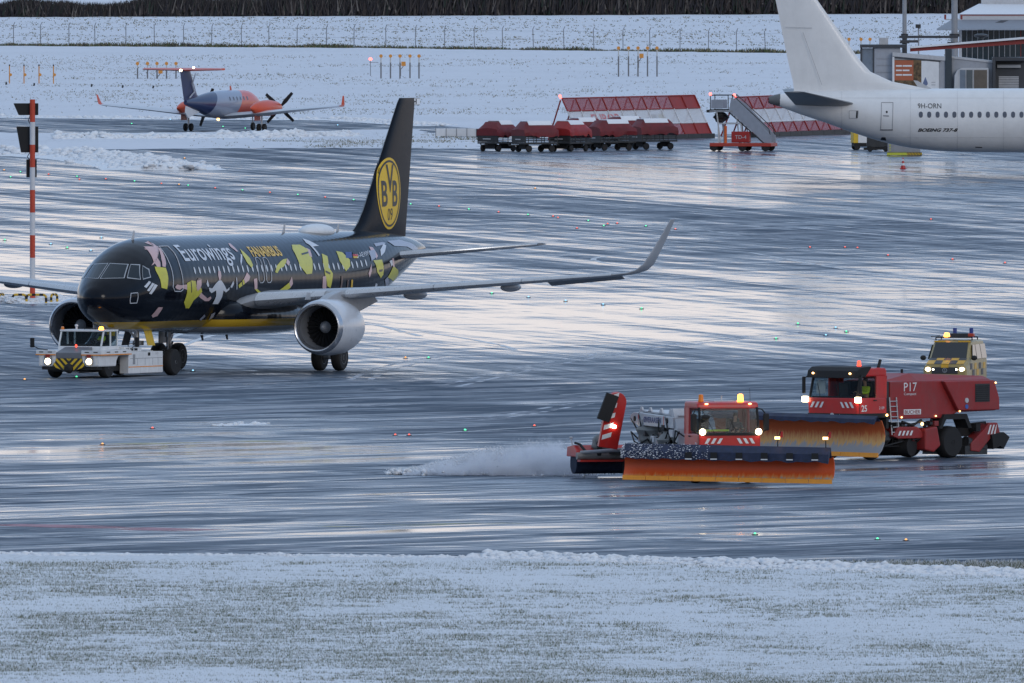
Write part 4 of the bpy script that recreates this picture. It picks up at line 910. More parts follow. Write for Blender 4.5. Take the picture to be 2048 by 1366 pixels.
for k in range(3): mb = MB(); mb.span((-2.0-.4*k,1.29,1.14),(-1.72-.4*k,1.31,1.24)); mb.build('vent_slot', M_BLACK, dk)
mb = MB(); mb.tube([(-2.7,.9,1.2),(-2.7,.9,1.42),(-3.4,.9,1.42),(-3.4,.9,1.1)],.02,6); mb.build('hand_rail', M_BLACK, tug)
mb = MB(); mb.span((-6.0,-.55,.10),(-5.0,.55,.16)); mb.build('cradle', M_DARK, tug)
p_ = tug.location + Matrix.Rotation(tug_rz,3,'Z') @ Vector((-.98,.55,1.42))
seated_person(p_, tug_rz, 'tow tractor driver in yellow high visibility jacket behind the windscreen', M_HIVIS, .62, .5)
# ------------------------------------------------------------------ snow plough trucks
M_TR = mat('truck_red', (.52,.022,.02), .32, var=.10, dirt=.30, vscale=1.6); M_TRD = mat('truck_red_matt', (.29,.022,.022), .5, var=.15, dirt=.4, vscale=1.2)
M_FLAP = mat('blue_black_rubber', (.012,.02,.055), .6, var=.4, vscale=6)
def blade_material(name, c1, c2, lo, hi, amt):
    """painted mouldboard, scraped to bare metal and primer towards its lower edge"""
    m = bpy.data.materials.new(name); m.use_nodes = True; nt = m.node_tree; N = nt.nodes; L = nt.links; b = N['Principled BSDF']
    tc = N.new('ShaderNodeTexCoord'); sp = N.new('ShaderNodeSeparateXYZ'); L.new(tc.outputs['Object'], sp.inputs[0])
    mp = N.new('ShaderNodeMapping'); mp.inputs['Scale'].default_value = (1,7,1.2); L.new(tc.outputs['Object'], mp.inputs[0])
    n = N.new('ShaderNodeTexNoise'); n.inputs['Scale'].default_value = 1.6; n.inputs['Detail'].default_value = 7; n.inputs['Roughness'].default_value = .7; L.new(mp.outputs[0], n.inputs['Vector'])
    mr = N.new('ShaderNodeMapRange'); mr.inputs['From Min'].default_value = lo; mr.inputs['From Max'].default_value = hi; mr.inputs['To Min'].default_value = 1; mr.inputs['To Max'].default_value = 0; L.new(sp.outputs['Z'], mr.inputs['Value'])
    ad = N.new('ShaderNodeMath'); ad.operation = 'ADD'; L.new(mr.outputs[0], ad.inputs[0]); L.new(n.outputs['Fac'], ad.inputs[1])
    st = N.new('ShaderNodeMapRange'); st.inputs['From Min'].default_value = 1.0-amt; st.inputs['From Max'].default_value = 1.35-amt; L.new(ad.outputs[0], st.inputs['Value'])
    s2 = N.new('ShaderNodeMapRange'); s2.inputs['From Min'].default_value = 1.25-amt*.6; s2.inputs['From Max'].default_value = 1.40-amt*.6; L.new(ad.outputs[0], s2.inputs['Value'])
    base = N.new('ShaderNodeMix'); base.data_type = 'RGBA'; base.inputs[6].default_value = (c1[0]*.75,c1[1]*.8,c1[2],1); base.inputs[7].default_value = (*c1,1); L.new(n.outputs['Fac'], base.inputs[0])
    m1 = N.new('ShaderNodeMix'); m1.data_type = 'RGBA'; L.new(st.outputs[0], m1.inputs[0]); L.new(base.outputs[2], m1.inputs[6]); m1.inputs[7].default_value = (*c2,1)
    m2 = N.new('ShaderNodeMix'); m2.data_type = 'RGBA'; L.new(s2.outputs[0], m2.inputs[0]); L.new(m1.outputs[2], m2.inputs[6]); m2.inputs[7].default_value = (.30,.31,.33,1)
    L.new(m2.outputs[2], b.inputs['Base Color']); b.inputs['Roughness'].default_value = .42
    return m
def plough(truck, centre_w, ang, length, z0, z1, tilt, bm_, flap_snow, flapm, edge_m=None, fk=1.0):
    """mouldboard as a part of its truck; world centre -> truck frame. ang = direction of the blade (world)"""
    inv = Matrix.Translation(truck.location) @ Matrix.Rotation(truck.rotation_euler.z, 4, 'Z'); inv = inv.inverted()
    e = bpy.data.objects.new('plough_blade', None)
    H_ = z1-z0; prof = [(.30,0),(.16,.12),(.04,.32),(0,.55),(.04,.78),(.16,1.0)]     # (forward, height) concave to the front
    n = 24; rings = []
    for i in range(n+1):
        t = i/n-.5; rings.append([(f*H_*1.0, t*length, z0+H_*h+tilt*t) for f,h in prof]+[(f*H_*1.0-.05, t*length, z0+H_*h+tilt*t) for f,h in prof[::-1]])
    mb = MB(); mb.loft(rings); ob = mb.build('plough_blade', bm_, truck, smooth=40)
    M_ = inv @ (Matrix.Translation(Vector(centre_w)) @ Matrix.Rotation(ang-math.pi/2, 4, 'Z')); ob.matrix_basis = M_
    k = 9
    for i in range(k):
        t0, t1 = (i/k-.5)*length+.01, ((i+1)/k-.5)*length-.01
        mb = MB(); mb.add([(.31*H_+dx, y, z0+tilt*(y/length)+z) for y in (t0,t1) for dx,z in ((-.05,-.10),(.01,-.10),(-.04,.07),(-.0,.06))], [(0,1,3,2),(4,6,7,5),(0,4,5,1),(2,3,7,6),(1,5,7,3),(0,2,6,4)])
        mb.build('cutting_edge', edge_m or mat('edge_orange',(.85,.33,.03),.5,var=.1,dirt=.15), ob)
    # rubber spray flap along the top
    rings = []
    for i in range(41):
        t = i/40-.5; wv = .03*math.sin(i*1.7)+.02*math.sin(i*.9)
        y = t*length*.985; zt = z1+tilt*t
        rings.append([(.16*H_-.02,y,zt-.02),(.30*H_+wv,y,zt+.36*fk),(.62*H_*fk+.3*H_*(1-fk)+wv,y,zt+.10*fk),(.66*H_*fk+.3*H_*(1-fk)+wv,y,zt-.20*fk+wv),(.62*H_*fk+.3*H_*(1-fk)+wv,y,zt-.20*fk+wv),(.28*H_+wv,y,zt+.32*fk),(.16*H_,y,zt-.04)])
    mb = MB(); mb.loft(rings); fl = mb.build('spray_flap', flapm, ob, smooth=30)
    if flap_snow:
        r = np.random.default_rng(5); mb = MB()
        for q in range(700):
            t = -.5+.42*r.random()**1.5; y = t*length*.985; u = r.random(); s_ = .004+.016*r.random()**2
            if u < .5: p = Vector((.30*H_+(.32*H_)*(u*2), y, z1+tilt*t+.37-.26*u*2))
            else: p = Vector((.655*H_+.02, y, z1+tilt*t+.10-.28*(u-.5)*2))
            mb.ell(p, (s_*1.4,s_*1.8,s_*.8), 5, 4)
        o_ = mb.build('flap_snow', M_SNOW, fl); o_['kind'] = 'stuff'
    return ob
def truck_cab(truck, L0, L1, W, zf, zb, zw0, zw1, zr, roofm, body, visor=None):
    """cab-over cab: L0 rear x, L1 front x, W half width, zb bottom, zw0..zw1 windscreen, zr roof"""
    mb = MB(); mb.prism([(L0,zb),(L1,zb),(L1+.02,zw0),(L0,zw0)], 1, -W, W); c = mb.build('cab_body', body, truck, bevel=.05)
    mb = MB(); mb.prism([(L0,zw1),(L1-.22,zw1),(L1-.28,zr-.05),(L1-.5,zr),(L0+.1,zr),(L0,zr-.08)], 1, -W, W); rf = mb.build('cab_roof', roofm, truck, bevel=.07)
    for sg in (1,-1):
        for x0_,x1_,r_ in ((L1-.03,L1-.24,.05),(L0+.06,L0+.06,.07),(L0+.55,L0+.55,.06)):
            mb = MB(); mb.cyl((x0_,sg*(W-.05),zw0-.02),(x1_,sg*(W-.07),zw1+.05),r_,n=8); mb.build('cab_pillar', body if r_>.05 else M_BLACK, truck)
        mb = MB(); mb.span((L0,sg*(W-.06),zw0-.02),(L0+.55,sg*(W-.01),zw1+.02)); mb.build('cab_rear_quarter', body, truck)
        quad('side_window', [(L1-.06,sg*(W-.03),zw0),(L0+.55,sg*(W-.03),zw0),(L0+.55,sg*(W-.03),zw1),(L1-.24,sg*(W-.03),zw1)], M_CGLASS, truck, .01)
        mb = MB(); mb.span((L1-.12,sg*(W+.012),zb+.05),(L1-.10,sg*(W+.018),zw0)); mb.build('door_gap', M_BLACK, truck)
        mb = MB(); mb.span((L0+.62,sg*(W+.01),zw0-.12),(L0+.80,sg*(W+.04),zw0-.08)); mb.build('door_handle', M_BLACK, truck)
    w_ = quad('windscreen', [(L1+.0,-W+.10,zw0),(L1+.0,W-.10,zw0),(L1-.22,W-.12,zw1),(L1-.22,-W+.12,zw1)], M_CGLASS, truck, .012)
    for y0_ in (-W*.5, W*.25): mb = MB(); mb.cyl((L1+.02,y0_,zw0+.02),(L1-.14,y0_-.28,zw0+(zw1-zw0)*.65),.014,n=6); mb.build('wiper', M_BLACK, w_)
    quad('rear_window', [(L0+.03,W*.75,zw0+.1),(L0+.03,-W*.75,zw0+.1),(L0+.03,-W*.75,zw1-.1),(L0+.03,W*.75,zw1-.1)], M_CGLASS, truck, .01)
    mb = MB()
    for a0,a1,b0,b1 in ((-W,W,zw0-.02,zw0+.1),(-W,W,zw1-.1,zw1+.02),(-W,-W*.75,zw0,zw1),(W*.75,W,zw0,zw1)): mb.span((L0,a0,b0),(L0+.05,a1,b1))
    mb.build('cab_back_wall', body, truck)
    mb = MB(); mb.span((L1-.5,-W+.12,zw0-.04),(L1-.06,W-.12,zw0+.05)); mb.build('dashboard', M_BLACK, truck, bevel=.03)
    for y_ in (-W*.5, W*.5): mb = MB(); mb.span((L0+.35,y_-.26,zw0-.35),(L0+.85,y_+.26,zw0-.22)); mb.span((L0+.25,y_-.25,zw0-.25),(L0+.40,y_+.25,zw0+.55)); mb.build('seat', M_DARK, truck, bevel=.03)
    mb = MB(); mb.span((L0+.06,-W+.06,zb+.4),(L1-.1,W-.06,zw0-.34)); mb.build('cab_floor', M_BLACK, truck)
    steering_wheel(truck, (L1-.55,W*.5,zw0+.10), .22, R(40))
    return c, rf
# ---- near truck (number 74)
A1 = R(17); t1_rz = heading(math.sin(A1), -math.cos(A1))
t1 = thing('snow_plough_truck', 'red plough truck with bright orange blade, lit amber beacon and striped red arm, nearest vehicle', 'plough truck', G(1443,966), t1_rz)
for x_ in (0,-4.6,-5.9):
    for sg in (1,-1): wheel_at(t1, x_, sg*1.03, .52, .34, hubm=M_RED)
c1, r1 = truck_cab(t1, -.85, 1.05, 1.20, 0, 1.25, 1.86, 2.80, 3.06, M_TR, M_TR)
mb = MB(); mb.span((1.0,-1.16,1.80),(1.09,1.16,1.90)); mb.build('scuttle_panel', M_BLACK, t1)
mb = MB(); mb.span((-8.2,-.5,.75),(.9,.5,1.05)); mb.span((.2,-1.1,.45),(1.0,1.1,1.25)); mb.build('chassis', M_BLACK, t1)
stripes('warning_stripes', (1.075,-1.0,1.50), (0,1,0), (0,0,1), .72, .20, 3, .12, M_WHITE, t1); stripes('warning_stripes', (1.075,.98,1.50), (0,-1,0), (0,0,1), .72, .20, 3, .12, M_WHITE, t1, off=-.006)
flat_text('fleet_number', '74', (.95,-1.26,1.32), (-1,0,0), (0,0,1), .16, M_WHITE, t1, .02, off=-.004) if False else flat_text('fleet_number', '74', (.55,-1.205,1.34), (1,0,0), (0,0,1), .20, M_WHITE, t1, .02)
for sg in (1,-1):
    mb = MB(); mb.lathe([(0,.12),(.05,.12),(.09,.08)], (1.12,sg*1.10,1.94), (1,0,0), 16); mb.build('headlamp', M_HEAD_ON, t1, smooth=40)
    mb = MB(); mb.ell((.84,sg*.85,2.98),(.03,.07,.03)); mb.build('roof_marker', M_HEAD_WARM, t1)
    mb = MB(); mb.span((.98,sg*1.42-.11,1.98),(1.12,sg*1.42+.11,2.62)); q = mb.build('mirror', M_BLACK, t1, bevel=.05)
    mb = MB(); mb.tube([(1.0,sg*1.42,2.6),(.9,sg*1.3,2.78),(.8,sg*1.15,2.8)],.025,6); mb.tube([(1.0,sg*1.42,2.0),(.95,sg*1.2,1.85)],.025,6); mb.build('mirror_arm', M_BLACK, q)
mb = MB(); mb.ell((1.2,-1.0,2.5),(.08,.18,.10)); mb.cyl((1.1,-1.0,2.55),(.85,-1.0,2.75),.02,n=6); mb.build('front_mirror', M_BLACK, t1, smooth=60)
beacon(t1, (.45,-.95,3.06), M_AMBER, r=.10, h=.26); beacon(t1, (.45,.60,3.06), M_AMBER_ON, r=.11, h=.26)
mb = MB(); mb.span((-.2,-.45,3.06),(.5,.45,3.09)); mb.cyl((.3,-.1,3.08),(.3,-.1,3.28),.03,n=6); mb.build('roof_hatch', M_LGREY, t1)
mb = MB(); mb.cyl((.4,1.0,3.05),(.35,1.0,3.55),.008,n=5); mb.build('antenna', M_BLACK, t1)
# mounting and load behind the cab
mb = MB(); mb.span((1.0,-.7,.35),(3.6,-.5,.6)); mb.span((1.0,.5,.35),(3.6,.7,.6)); mb.span((1.0,-.9,.4),(1.3,.9,1.1)); mb.build('plough_mount', M_DARK, t1, bevel=.02)
mb = MB(); mb.prism([(-2.2,2.0),(-2.2,2.42),(-7.2,2.52),(-7.6,2.40),(-7.6,2.15),(-7.0,2.05)], 1, -1.22, -.82); bo = mb.build('white_boom', M_LGREY, t1, bevel=.02)
mb = MB(); mb.prism([(-2.2,2.45),(-2.2,2.50),(-7.0,2.60),(-7.0,2.55)], 1, -1.0, .3); mb.build('boom_cover', M_LGREY, t1)
flat_text('maker_lettering', 'ØVERAASEN', (-5.9,-1.225,2.17), (1,0,0), (0,0,1), .20, mat('blue_print',(.04,.07,.2),.5), bo, .03, width=2.2)
for x_ in (-3.0,-4.2,-5.6,-6.7): mb = MB(); mb.prism([(x_,2.5),(x_-.5,2.5),(x_-.32,2.72),(x_-.18,2.72)], 1, -1.0, -.94); mb.build('boom_lug', M_LGREY, bo)
for x_ in (-2.9,-7.0): mb = MB(); mb.cyl((x_,-1.26,2.28),(x_,-.78,2.28),.10,n=12); mb.build('pivot_pin', M_BLACK, bo)
for x_ in (-3.4,-6.6): mb = MB(); mb.span((x_,-1.228,2.07),(x_+.08,-1.224,2.44)); mb.build('red_band', M_RED, bo)
mb = MB(); mb.prism([(-1.6,1.15),(-1.9,2.0),(-2.5,2.75),(-2.75,2.70),(-2.3,1.9),(-2.2,1.15)], 1, -1.15, -.65); mb.build('lift_arm', M_LGREY, t1, bevel=.03)
mb = MB(); mb.cyl((-2.9,-.95,2.1),(-1.8,-.95,1.3),.07,n=8); mb.cyl((-3.2,-.7,2.1),(-2.0,-.7,1.3),.05,n=8); mb.build('hydraulic_ram', M_DARK, t1)
def lumpy(name, c, r, seed, m, parent):
    mb = MB(); mb.ell((0,0,0), (1,1,1), 20, 14); rr = np.random.default_rng(seed); P_ = []
    for p in mb.v:
        v = Vector(p); k = 1+.18*math.sin(v.x*4+seed)*math.sin(v.y*5)+.10*math.sin(v.z*7+seed*2); P_.append((c[0]+v.x*r[0]*k, c[1]+v.y*r[1]*k, c[2]+v.z*r[2]*k))
    mb.v = P_; return mb.build(name, m, parent, smooth=60)
M_TARP = mat('grey_tarpaulin', (.20,.20,.19), .7, var=.2, bump=.4)
lumpy('covered_engine', (-3.6,-.5,1.55), (1.35,.75,.55), 1, M_TARP, t1); lumpy('covered_engine', (-5.9,-.6,1.75), (1.0,.7,.5), 3, M_TARP, t1)
mb = MB(); mb.span((-7.5,-1.1,.9),(-1.2,1.1,1.2)); mb.build('load_frame', M_DARK, t1, bevel=.02)
mb = MB(); mb.span((-4.9,-1.22,1.2),(-2.9,-1.10,1.6)); mb.build('tool_box', M_GREY, t1, bevel=.03)
rr = np.random.default_rng(15)
for q in range(14):
    x_ = rr.uniform(-7.6,-1.6); z_ = rr.uniform(1.5,2.6); mb = MB(); mb.tube([(x_,-1.0,1.3),(x_+rr.normal()*.3,-1.28,z_*.8),(x_+rr.normal()*.6,-1.2,z_),(x_+rr.normal()*.9,-.9,z_-.4)],.03,6); mb.build('hydraulic_hose', M_BLACK, t1)
for q in range(10):
    x_ = rr.uniform(-7.8,-1.6); z_ = rr.uniform(1.2,2.0); a_ = rr.uniform(.15,.4); mb = MB(); mb.span((x_,-1.25,z_),(x_+a_*1.4,-.9,z_+a_*.8)); mb.build('valve_box', (M_DARK,M_GREY,M_LGREY,M_BLACK)[q%4], t1, bevel=.02)
# striped red arm with black rubber slab
am = Matrix.Translation((-8.35,-1.9,1.15)) @ Matrix.Rotation(R(8),4,'Y')
mb = MB(); h_ = 2.15; w2 = .38; outl = [(-w2,0),(w2,0),(w2,h_-w2)]+[(w2*math.cos(R(a)),h_-w2+w2*math.sin(R(a))) for a in range(15,180,15)]+[(-w2,h_-w2)]
mb.prism(outl, 0, -.10, .10, am @ Matrix.Rotation(R(-9),4,'X')); ar = mb.build('striped_arm', M_RED, t1, bevel=.02)
mb = MB(); MA = am @ Matrix.Rotation(R(-9),4,'X')
for k in range(5):
    z_ = .28+.38*k; mb.add([(.106,-w2*.85,z_),(.106,w2*.05,z_+.16),(.106,w2*.05,z_+.34),(.106,-w2*.85,z_+.18)], [(0,1,2,3)], MA)
mb.build('white_stripes', M_WHITE, ar)
mb = MB(); mb.box((.16,-.60,1.45),(.14,.50,1.05), MA @ Matrix.Rotation(R(-10),4,'X')); mb.build('rubber_slab', M_BLACK, ar, bevel=.02)
mb = MB(); mb.ell((.15,.05,.85),(.05,.10,.07)); mb.v = [tuple(MA @ Vector(p)) for p in mb.v]; mb.build('work_lamp', M_WHITE_ON, ar)
# sweeper at the rear
sw = MB(); sw.prism([(-9.6,.78),(-9.75,1.02),(-10.1,1.22),(-10.9,1.15),(-11.0,.78)], 1, -2.70, 2.70); hood = sw.build('sweeper_hood', M_RED, t1, bevel=.03)
mb = MB(); mb.cyl((-10.35,-2.62,.55),(-10.35,2.62,.55),.42,n=20); br = mb.build('brush_roll', mat('brush_blue_black',(.012,.022,.05),.8,var=.4,vscale=14,bump=1.0), t1, smooth=40)
mb = MB(); rr = np.random.default_rng(9)
for q in range(700):
    y_ = rr.uniform(-2.62,2.62); a = rr.uniform(0,2*math.pi); mb.add([(-10.35+.38*math.cos(a),y_-.012,.55+.38*math.sin(a)),(-10.35+.38*math.cos(a),y_+.012,.55+.38*math.sin(a)),(-10.35+.50*math.cos(a+.1),y_,max(.02,.55+.50*math.sin(a+.1)))],[(0,1,2)])
o_ = mb.build('bristles', MATS['brush_blue_black'], br); o_['kind'] = 'stuff'
mb = MB(); mb.cyl((-9.5,-2.75,.82),(-9.5,2.75,.82),.14,n=12); mb.build('air_duct', mat('duct_tarnish',(.22,.21,.20),.5,var=.2,dirt=.3), t1, smooth=40)
mb = MB(); mb.span((-9.75,-2.65,.60),(-9.35,2.65,.68)); mb.build('sweeper_skirt', M_RED, t1)
mb = MB(); mb.tube([(-9.4,-1.9,.85),(-9.3,-1.9,1.2),(-9.8,-1.9,1.45),(-9.9,-1.1,1.45)],.09,8); mb.tube([(-9.5,-2.4,1.0),(-9.9,-2.5,1.25),(-10.2,-2.6,1.3)],.05,6); mb.build('hydraulic_hose', M_BLACK, t1)
lumpy('gear_motor', (-9.7,-1.75,1.25), (.35,.34,.36), 5, M_TARP, t1)
mb = MB(); mb.tube([(-9.5,-2.6,.95),(-8.2,-1.0,1.1),(-7.5,-.8,1.0)],.07,8); mb.tube([(-9.5,-1.2,1.0),(-8.2,-.8,1.2)],.07,8); mb.build('sweeper_linkage', M_GREY, t1)
mb = MB(); mb.cyl((-10.2,-2.7,1.2),(-10.25,-2.75,1.5),.03,n=6); mb.ell((-10.25,-2.75,1.5),(.05,.08,.04)); mb.build('marker_lamp', M_LGREY, t1)
mb = MB(); mb.span((-9.9,-1.5,.9),(-8.9,1.5,1.1)); mb.build('sweeper_frame', M_DARK, t1)
for sg in (1,-1): wheel_at(t1, -9.1, sg*.9, .34, .2)
M_BL1 = blade_material('plough_orange', (.70,.090,.008), (.62,.30,.10), .25, .75, .02)
b1 = plough(t1, G(1459,974), math.atan2(-math.sin(R(20)), math.cos(R(20))), 8.3, .30, 1.20, -.10, M_BL1, True, M_FLAP)
for y_ in (2.0, 3.9):
    mb = MB(); mb.cyl((.25,y_,1.3),(.28,y_,1.95),.02,n=6); mb.cyl((.26,y_,1.72),(.30,y_+.12,2.1),.015,n=6); mp_ = mb.build('marker_post', M_BLACK, b1)
    mb = MB(); mb.span((.24,y_-.10,1.80),(.32,y_+.08,1.90)); mb.build('marker_lamp', M_HEAD_WARM, mp_)
    mb = MB(); mb.box((.27,y_+.16,1.98),(.02,.10,.22)); mb.build('marker_plate', M_RED, mp_)
for i in range(8):
    y_ = -3.4+i*1.0
    if i in (0,1): continue
    mb = MB(); mb.span((.64,y_-.13,1.03),(.652,y_+.13,1.07)); mb.build('reflector', M_WHITE, b1)
    mb = MB(); mb.span((.625,y_-.13,1.08),(.64,y_+.13,1.30)); mb.build('flap_clamp', M_BLACK, b1)
p_ = t1.location + Matrix.Rotation(t1_rz,3,'Z') @ Vector((-.20,.60,1.70))
seated_person(p_, t1_rz, 'plough truck driver in dark clothes at the wheel of the nearest truck', M_NAVYCLOTH, 1.0, .46)
mb = MB(); mb.span((.60,-.95,1.95),(.66,.1,2.02)); mb.build('glove_on_dashboard', M_HIVIS, t1, bevel=.02)
# ---- far truck (number 25)
A2 = R(42); t2_rz = heading(-math.sin(A2), -math.cos(A2))
t2 = thing('sweeper_truck', 'red compact sweeper truck with scraped orange blade and black roof visor, behind the nearest truck', 'sweeper truck', G(1700,919), t2_rz)
for sg in (1,-1): wheel_at(t2, 0, sg*1.05, .56, .36); wheel_at(t2, -4.55, sg*1.02, .62, .55, 'rear_wheel', M_DARK)
c2, r2 = truck_cab(t2, -.72, 1.0, 1.26, 0, 1.75, 2.40, 3.22, 3.55, M_TR, M_TR)
mb = MB(); mb.prism([(.55,3.20),(1.08,3.16),(1.02,3.44),(.80,3.58),(.2,3.62),(.2,3.56)], 1, -1.28, 1.28); mb.build('roof_visor', M_BLACK, t2, bevel=.05)
mb = MB(); mb.span((-.72,-1.27,1.62),(1.04,1.27,1.80)); mb.build('bumper_band', M_BLACK, t2, bevel=.02)
mb = MB(); mb.span((-6.6,-.55,.8),(.9,.55,1.15)); mb.span((.3,-1.15,.55),(.98,1.15,1.6)); mb.build('chassis', M_BLACK, t2)
stripes('warning_stripes', (1.03,-1.15,2.02), (0,1,0), (0,0,1), .72, .22, 3, .14, M_WHITE, t2); stripes('warning_stripes', (1.03,1.12,2.02), (0,-1,0), (0,0,1), .72, .22, 3, .14, M_WHITE, t2, off=-.006)
for sg in (1,-1):
    mb = MB(); mb.span((1.0,sg*1.36-.12,2.22),(1.14,sg*1.36+.12,2.44)); mb.build('headlamp', M_HEAD_ON, t2, bevel=.03)
    mb = MB(); mb.ell((1.08,sg*.95,3.34),(.03,.06,.04)); mb.build('roof_marker', M_HEAD_WARM, t2)
    mb = MB(); mb.span((1.0,sg*1.45-.06,2.55),(1.1,sg*1.45+.06,3.2)); q = mb.build('mirror', M_BLACK, t2, bevel=.03)
    mb = MB(); mb.tube([(1.0,sg*1.45,3.15),(.8,sg*1.3,3.28)],.025,6); mb.build('mirror_arm', M_BLACK, q)
flat_text('fleet_number', '25', (.78,1.27,1.88), (-1,0,0), (0,0,1), .24, M_WHITE, t2, .02); flat_text('fleet_number', '2109', (-.25,1.27,1.95), (-1,0,0), (0,0,1), .11, M_WHITE, t2)
flat_text('model_lettering', 'Arocs', (1.045,.35,1.68), (0,1,0), (0,0,1), .09, M_LGREY, t2)
mb = MB(); mb.cyl((1.04,0,1.72),(1.06,0,1.72),.10,n=18); mb.build('front_badge', M_LGREY, t2)
mb = MB(); mb.ell((-.2,.95,2.1),(.02,.02,.02)); mb.build('door_lamp', M_HEAD_WARM, t2)
mb = MB(); mb.ell((-.68,1.3,1.72),(.05,.05,.05)); mb.build('side_lamp', M_HEAD_WARM, t2)
beacon(t2, (.55,.95,3.62), M_REDLAMP, r=.08, h=.20)
mb = MB(); mb.cyl((-.6,.9,3.5),(-.75,.9,3.85),.06,n=8); mb.build('exhaust_stack', M_BLACK, t2)
# body
side = [(-.95,1.55),(-.95,3.02),(-1.1,3.12),(-6.4,3.22),(-7.05,2.95),(-7.25,1.75),(-4.9,1.72),(-4.2,1.55)]
mb = MB(); mb.prism([(-.95,1.55),(-.95,3.0),(-6.86,3.0),(-7.14,2.3),(-7.16,1.80),(-4.9,1.76),(-4.2,1.55)], 1, -1.22, 1.22); body2 = mb.build('sweeper_body', M_TRD, t2, bevel=.04)
mb = MB(); mb.loft([[(-.95,-1.2,3.0),(-.95,1.2,3.0),(-.95,.9,3.04),(-.95,-.9,3.04)],[(-2.6,-1.2,3.0),(-2.6,1.2,3.0),(-2.6,.75,3.30),(-2.6,-.75,3.30)],[(-6.85,-1.2,3.0),(-6.85,1.2,3.0),(-6.8,.85,3.14),(-6.8,-.85,3.14)]]); mb.build('body_roof', M_TRD, t2, bevel=.02)
mb = MB(); mb.prism([(-3.9,2.98),(-6.84,2.98),(-7.13,2.3),(-7.15,1.83),(-4.75,1.83)], 1, 1.22, 1.42); eng = mb.build('engine_housing', M_TRD, t2, bevel=.04)
mb = MB(); mb.span((-6.55,1.42,2.15),(-5.7,1.435,2.85)); gr = mb.build('grille', M_DARK, eng)
for k in range(8): mb = MB(); mb.span((-6.52,1.435,2.19+k*.08),(-5.73,1.46,2.22+k*.08)); mb.build('grille_slat', M_BLACK, gr)
flat_text('fleet_lettering', 'P17', (-1.75,1.225,2.62), (-1,0,0), (0,0,1), .34, M_WHITE, body2, .0, width=.75)
flat_text('fleet_lettering', 'Compact', (-1.75,1.225,2.47), (-1,0,0), (0,0,1), .10, M_WHITE, body2, width=.72)
mb = MB(); mb.span((-2.75,1.222,1.72),(-1.75,1.228,1.92)); mb.build('maker_plate', M_WHITE, body2); flat_text('maker_lettering', 'BUCHER', (-1.80,1.230,1.75), (-1,0,0), (0,0,1), .14, M_TRD, body2, .01, width=.90)
mb = MB(); mb.cyl((-5.2,1.42,2.22),(-5.2,1.45,2.22),.10,n=14); mb.build('filler_cap', M_LGREY, eng)
mb = MB(); mb.cyl((-5.2,1.42,1.98),(-5.2,1.44,1.98),.09,n=14); mb.build('warning_disc', mat('sign_blue',(.04,.12,.4),.4), eng)
for x_, z_ in ((-1.6,1.62),(-3.6,1.64),(-5.0,1.80),(-6.9,2.88)): mb = MB(); mb.ell((x_,1.25 if z_<2 else 1.43,z_),(.05,.02,.03)); mb.build('marker_lamp', M_HEAD_WARM, body2)
mb = MB(); mb.cyl((-2.8,.2,3.28),(-2.8,.2,3.45),.05,n=8); mb.build('roof_vent', M_BLACK, body2)
for k, y_ in enumerate((-.2,.2)): pass
mb = MB()
for x_ in (-.98,-1.38): mb.cyl((x_-.0,1.30,.95),(x_+.12,1.27,2.40),.025,n=6)
for k in range(7): mb.cyl((-.98+.02*k*.85,1.30,1.05+k*.2),(-1.38+.02*k*.85,1.30,1.05+k*.2),.018,n=6)
mb.build('ladder', M_LGREY, t2)
mb = MB(); mb.span((-.90,-1.2,1.2),(-.76,1.2,3.0)); mb.build('cab_gap_panel', M_DARK, t2)
# middle sweeper and rear blower
mb = MB(); mb.cyl((-1.7,-1.5,.5),(-2.2,1.25,.5),.38,n=18); mb.build('brush_roll', M_BLACK, t2, smooth=40)
mb = MB(); mb.prism([(-1.0,.9),(-1.3,1.25),(-2.4,1.25),(-2.9,.9),(-2.6,.8),(-1.3,.8)], 1, -1.4, 1.35); mb.build('brush_hood', M_TRD, t2, bevel=.03)
mb = MB(); mb.prism([(-2.7,.35),(-2.7,1.15),(-3.4,1.25),(-3.6,.5),(-3.2,.25)], 1, 1.0, 1.5); mb.build('suction_head', M_TRD, t2, bevel=.06)
stripes('warning_stripes', (-1.25,1.36,.92), (-1,0,0), (0,0,1), .9, .18, 4, .10, M_WHITE, t2)
lumpy('hydraulic_tank', (-.75,1.0,.85), (.28,.30,.32), 2, M_DARK, t2)
mb = MB(); mb.tube([(-3.0,1.2,1.2),(-2.6,1.35,1.5),(-2.2,1.3,1.3),(-1.5,1.35,1.45)],.05,8); mb.tube([(-3.4,1.1,1.2),(-3.3,1.3,1.5)],.04,6); mb.build('hydraulic_hose', M_BLACK, t2)
mb = MB(); mb.ell((-2.6,1.42,1.35),(.07,.05,.07)); mb.build('work_lamp', M_HEAD_WARM, t2)
mb = MB(); mb.prism([(-5.6,1.15),(-5.3,1.7),(-4.0,1.7),(-3.7,1.15),(-3.85,1.15),(-4.1,1.5),(-5.2,1.5),(-5.4,1.15)], 1, .7, 1.35); mb.build('mudguard', M_BLACK, t2)
mb = MB(); mb.prism([(-5.9,.25),(-5.9,.55),(-6.7,1.1),(-6.95,1.32),(-7.45,1.32),(-7.6,.92),(-7.1,.75),(-6.4,.2)], 1, .55, 1.05); blw = mb.build('rear_blower', M_TRD, t2, bevel=.04)
stripes('warning_stripes', (-6.85,1.05,.88), (-1,0,0), (0,0,1), .55, .36, 3, .15, M_WHITE, blw)
mb = MB(); mb.prism([(-7.1,.30),(-7.0,.85),(-7.7,.95),(-8.05,.75),(-7.7,.30),(-7.5,.42)], 1, .35, 1.15); mb.build('blower_flap', M_BLACK, blw)
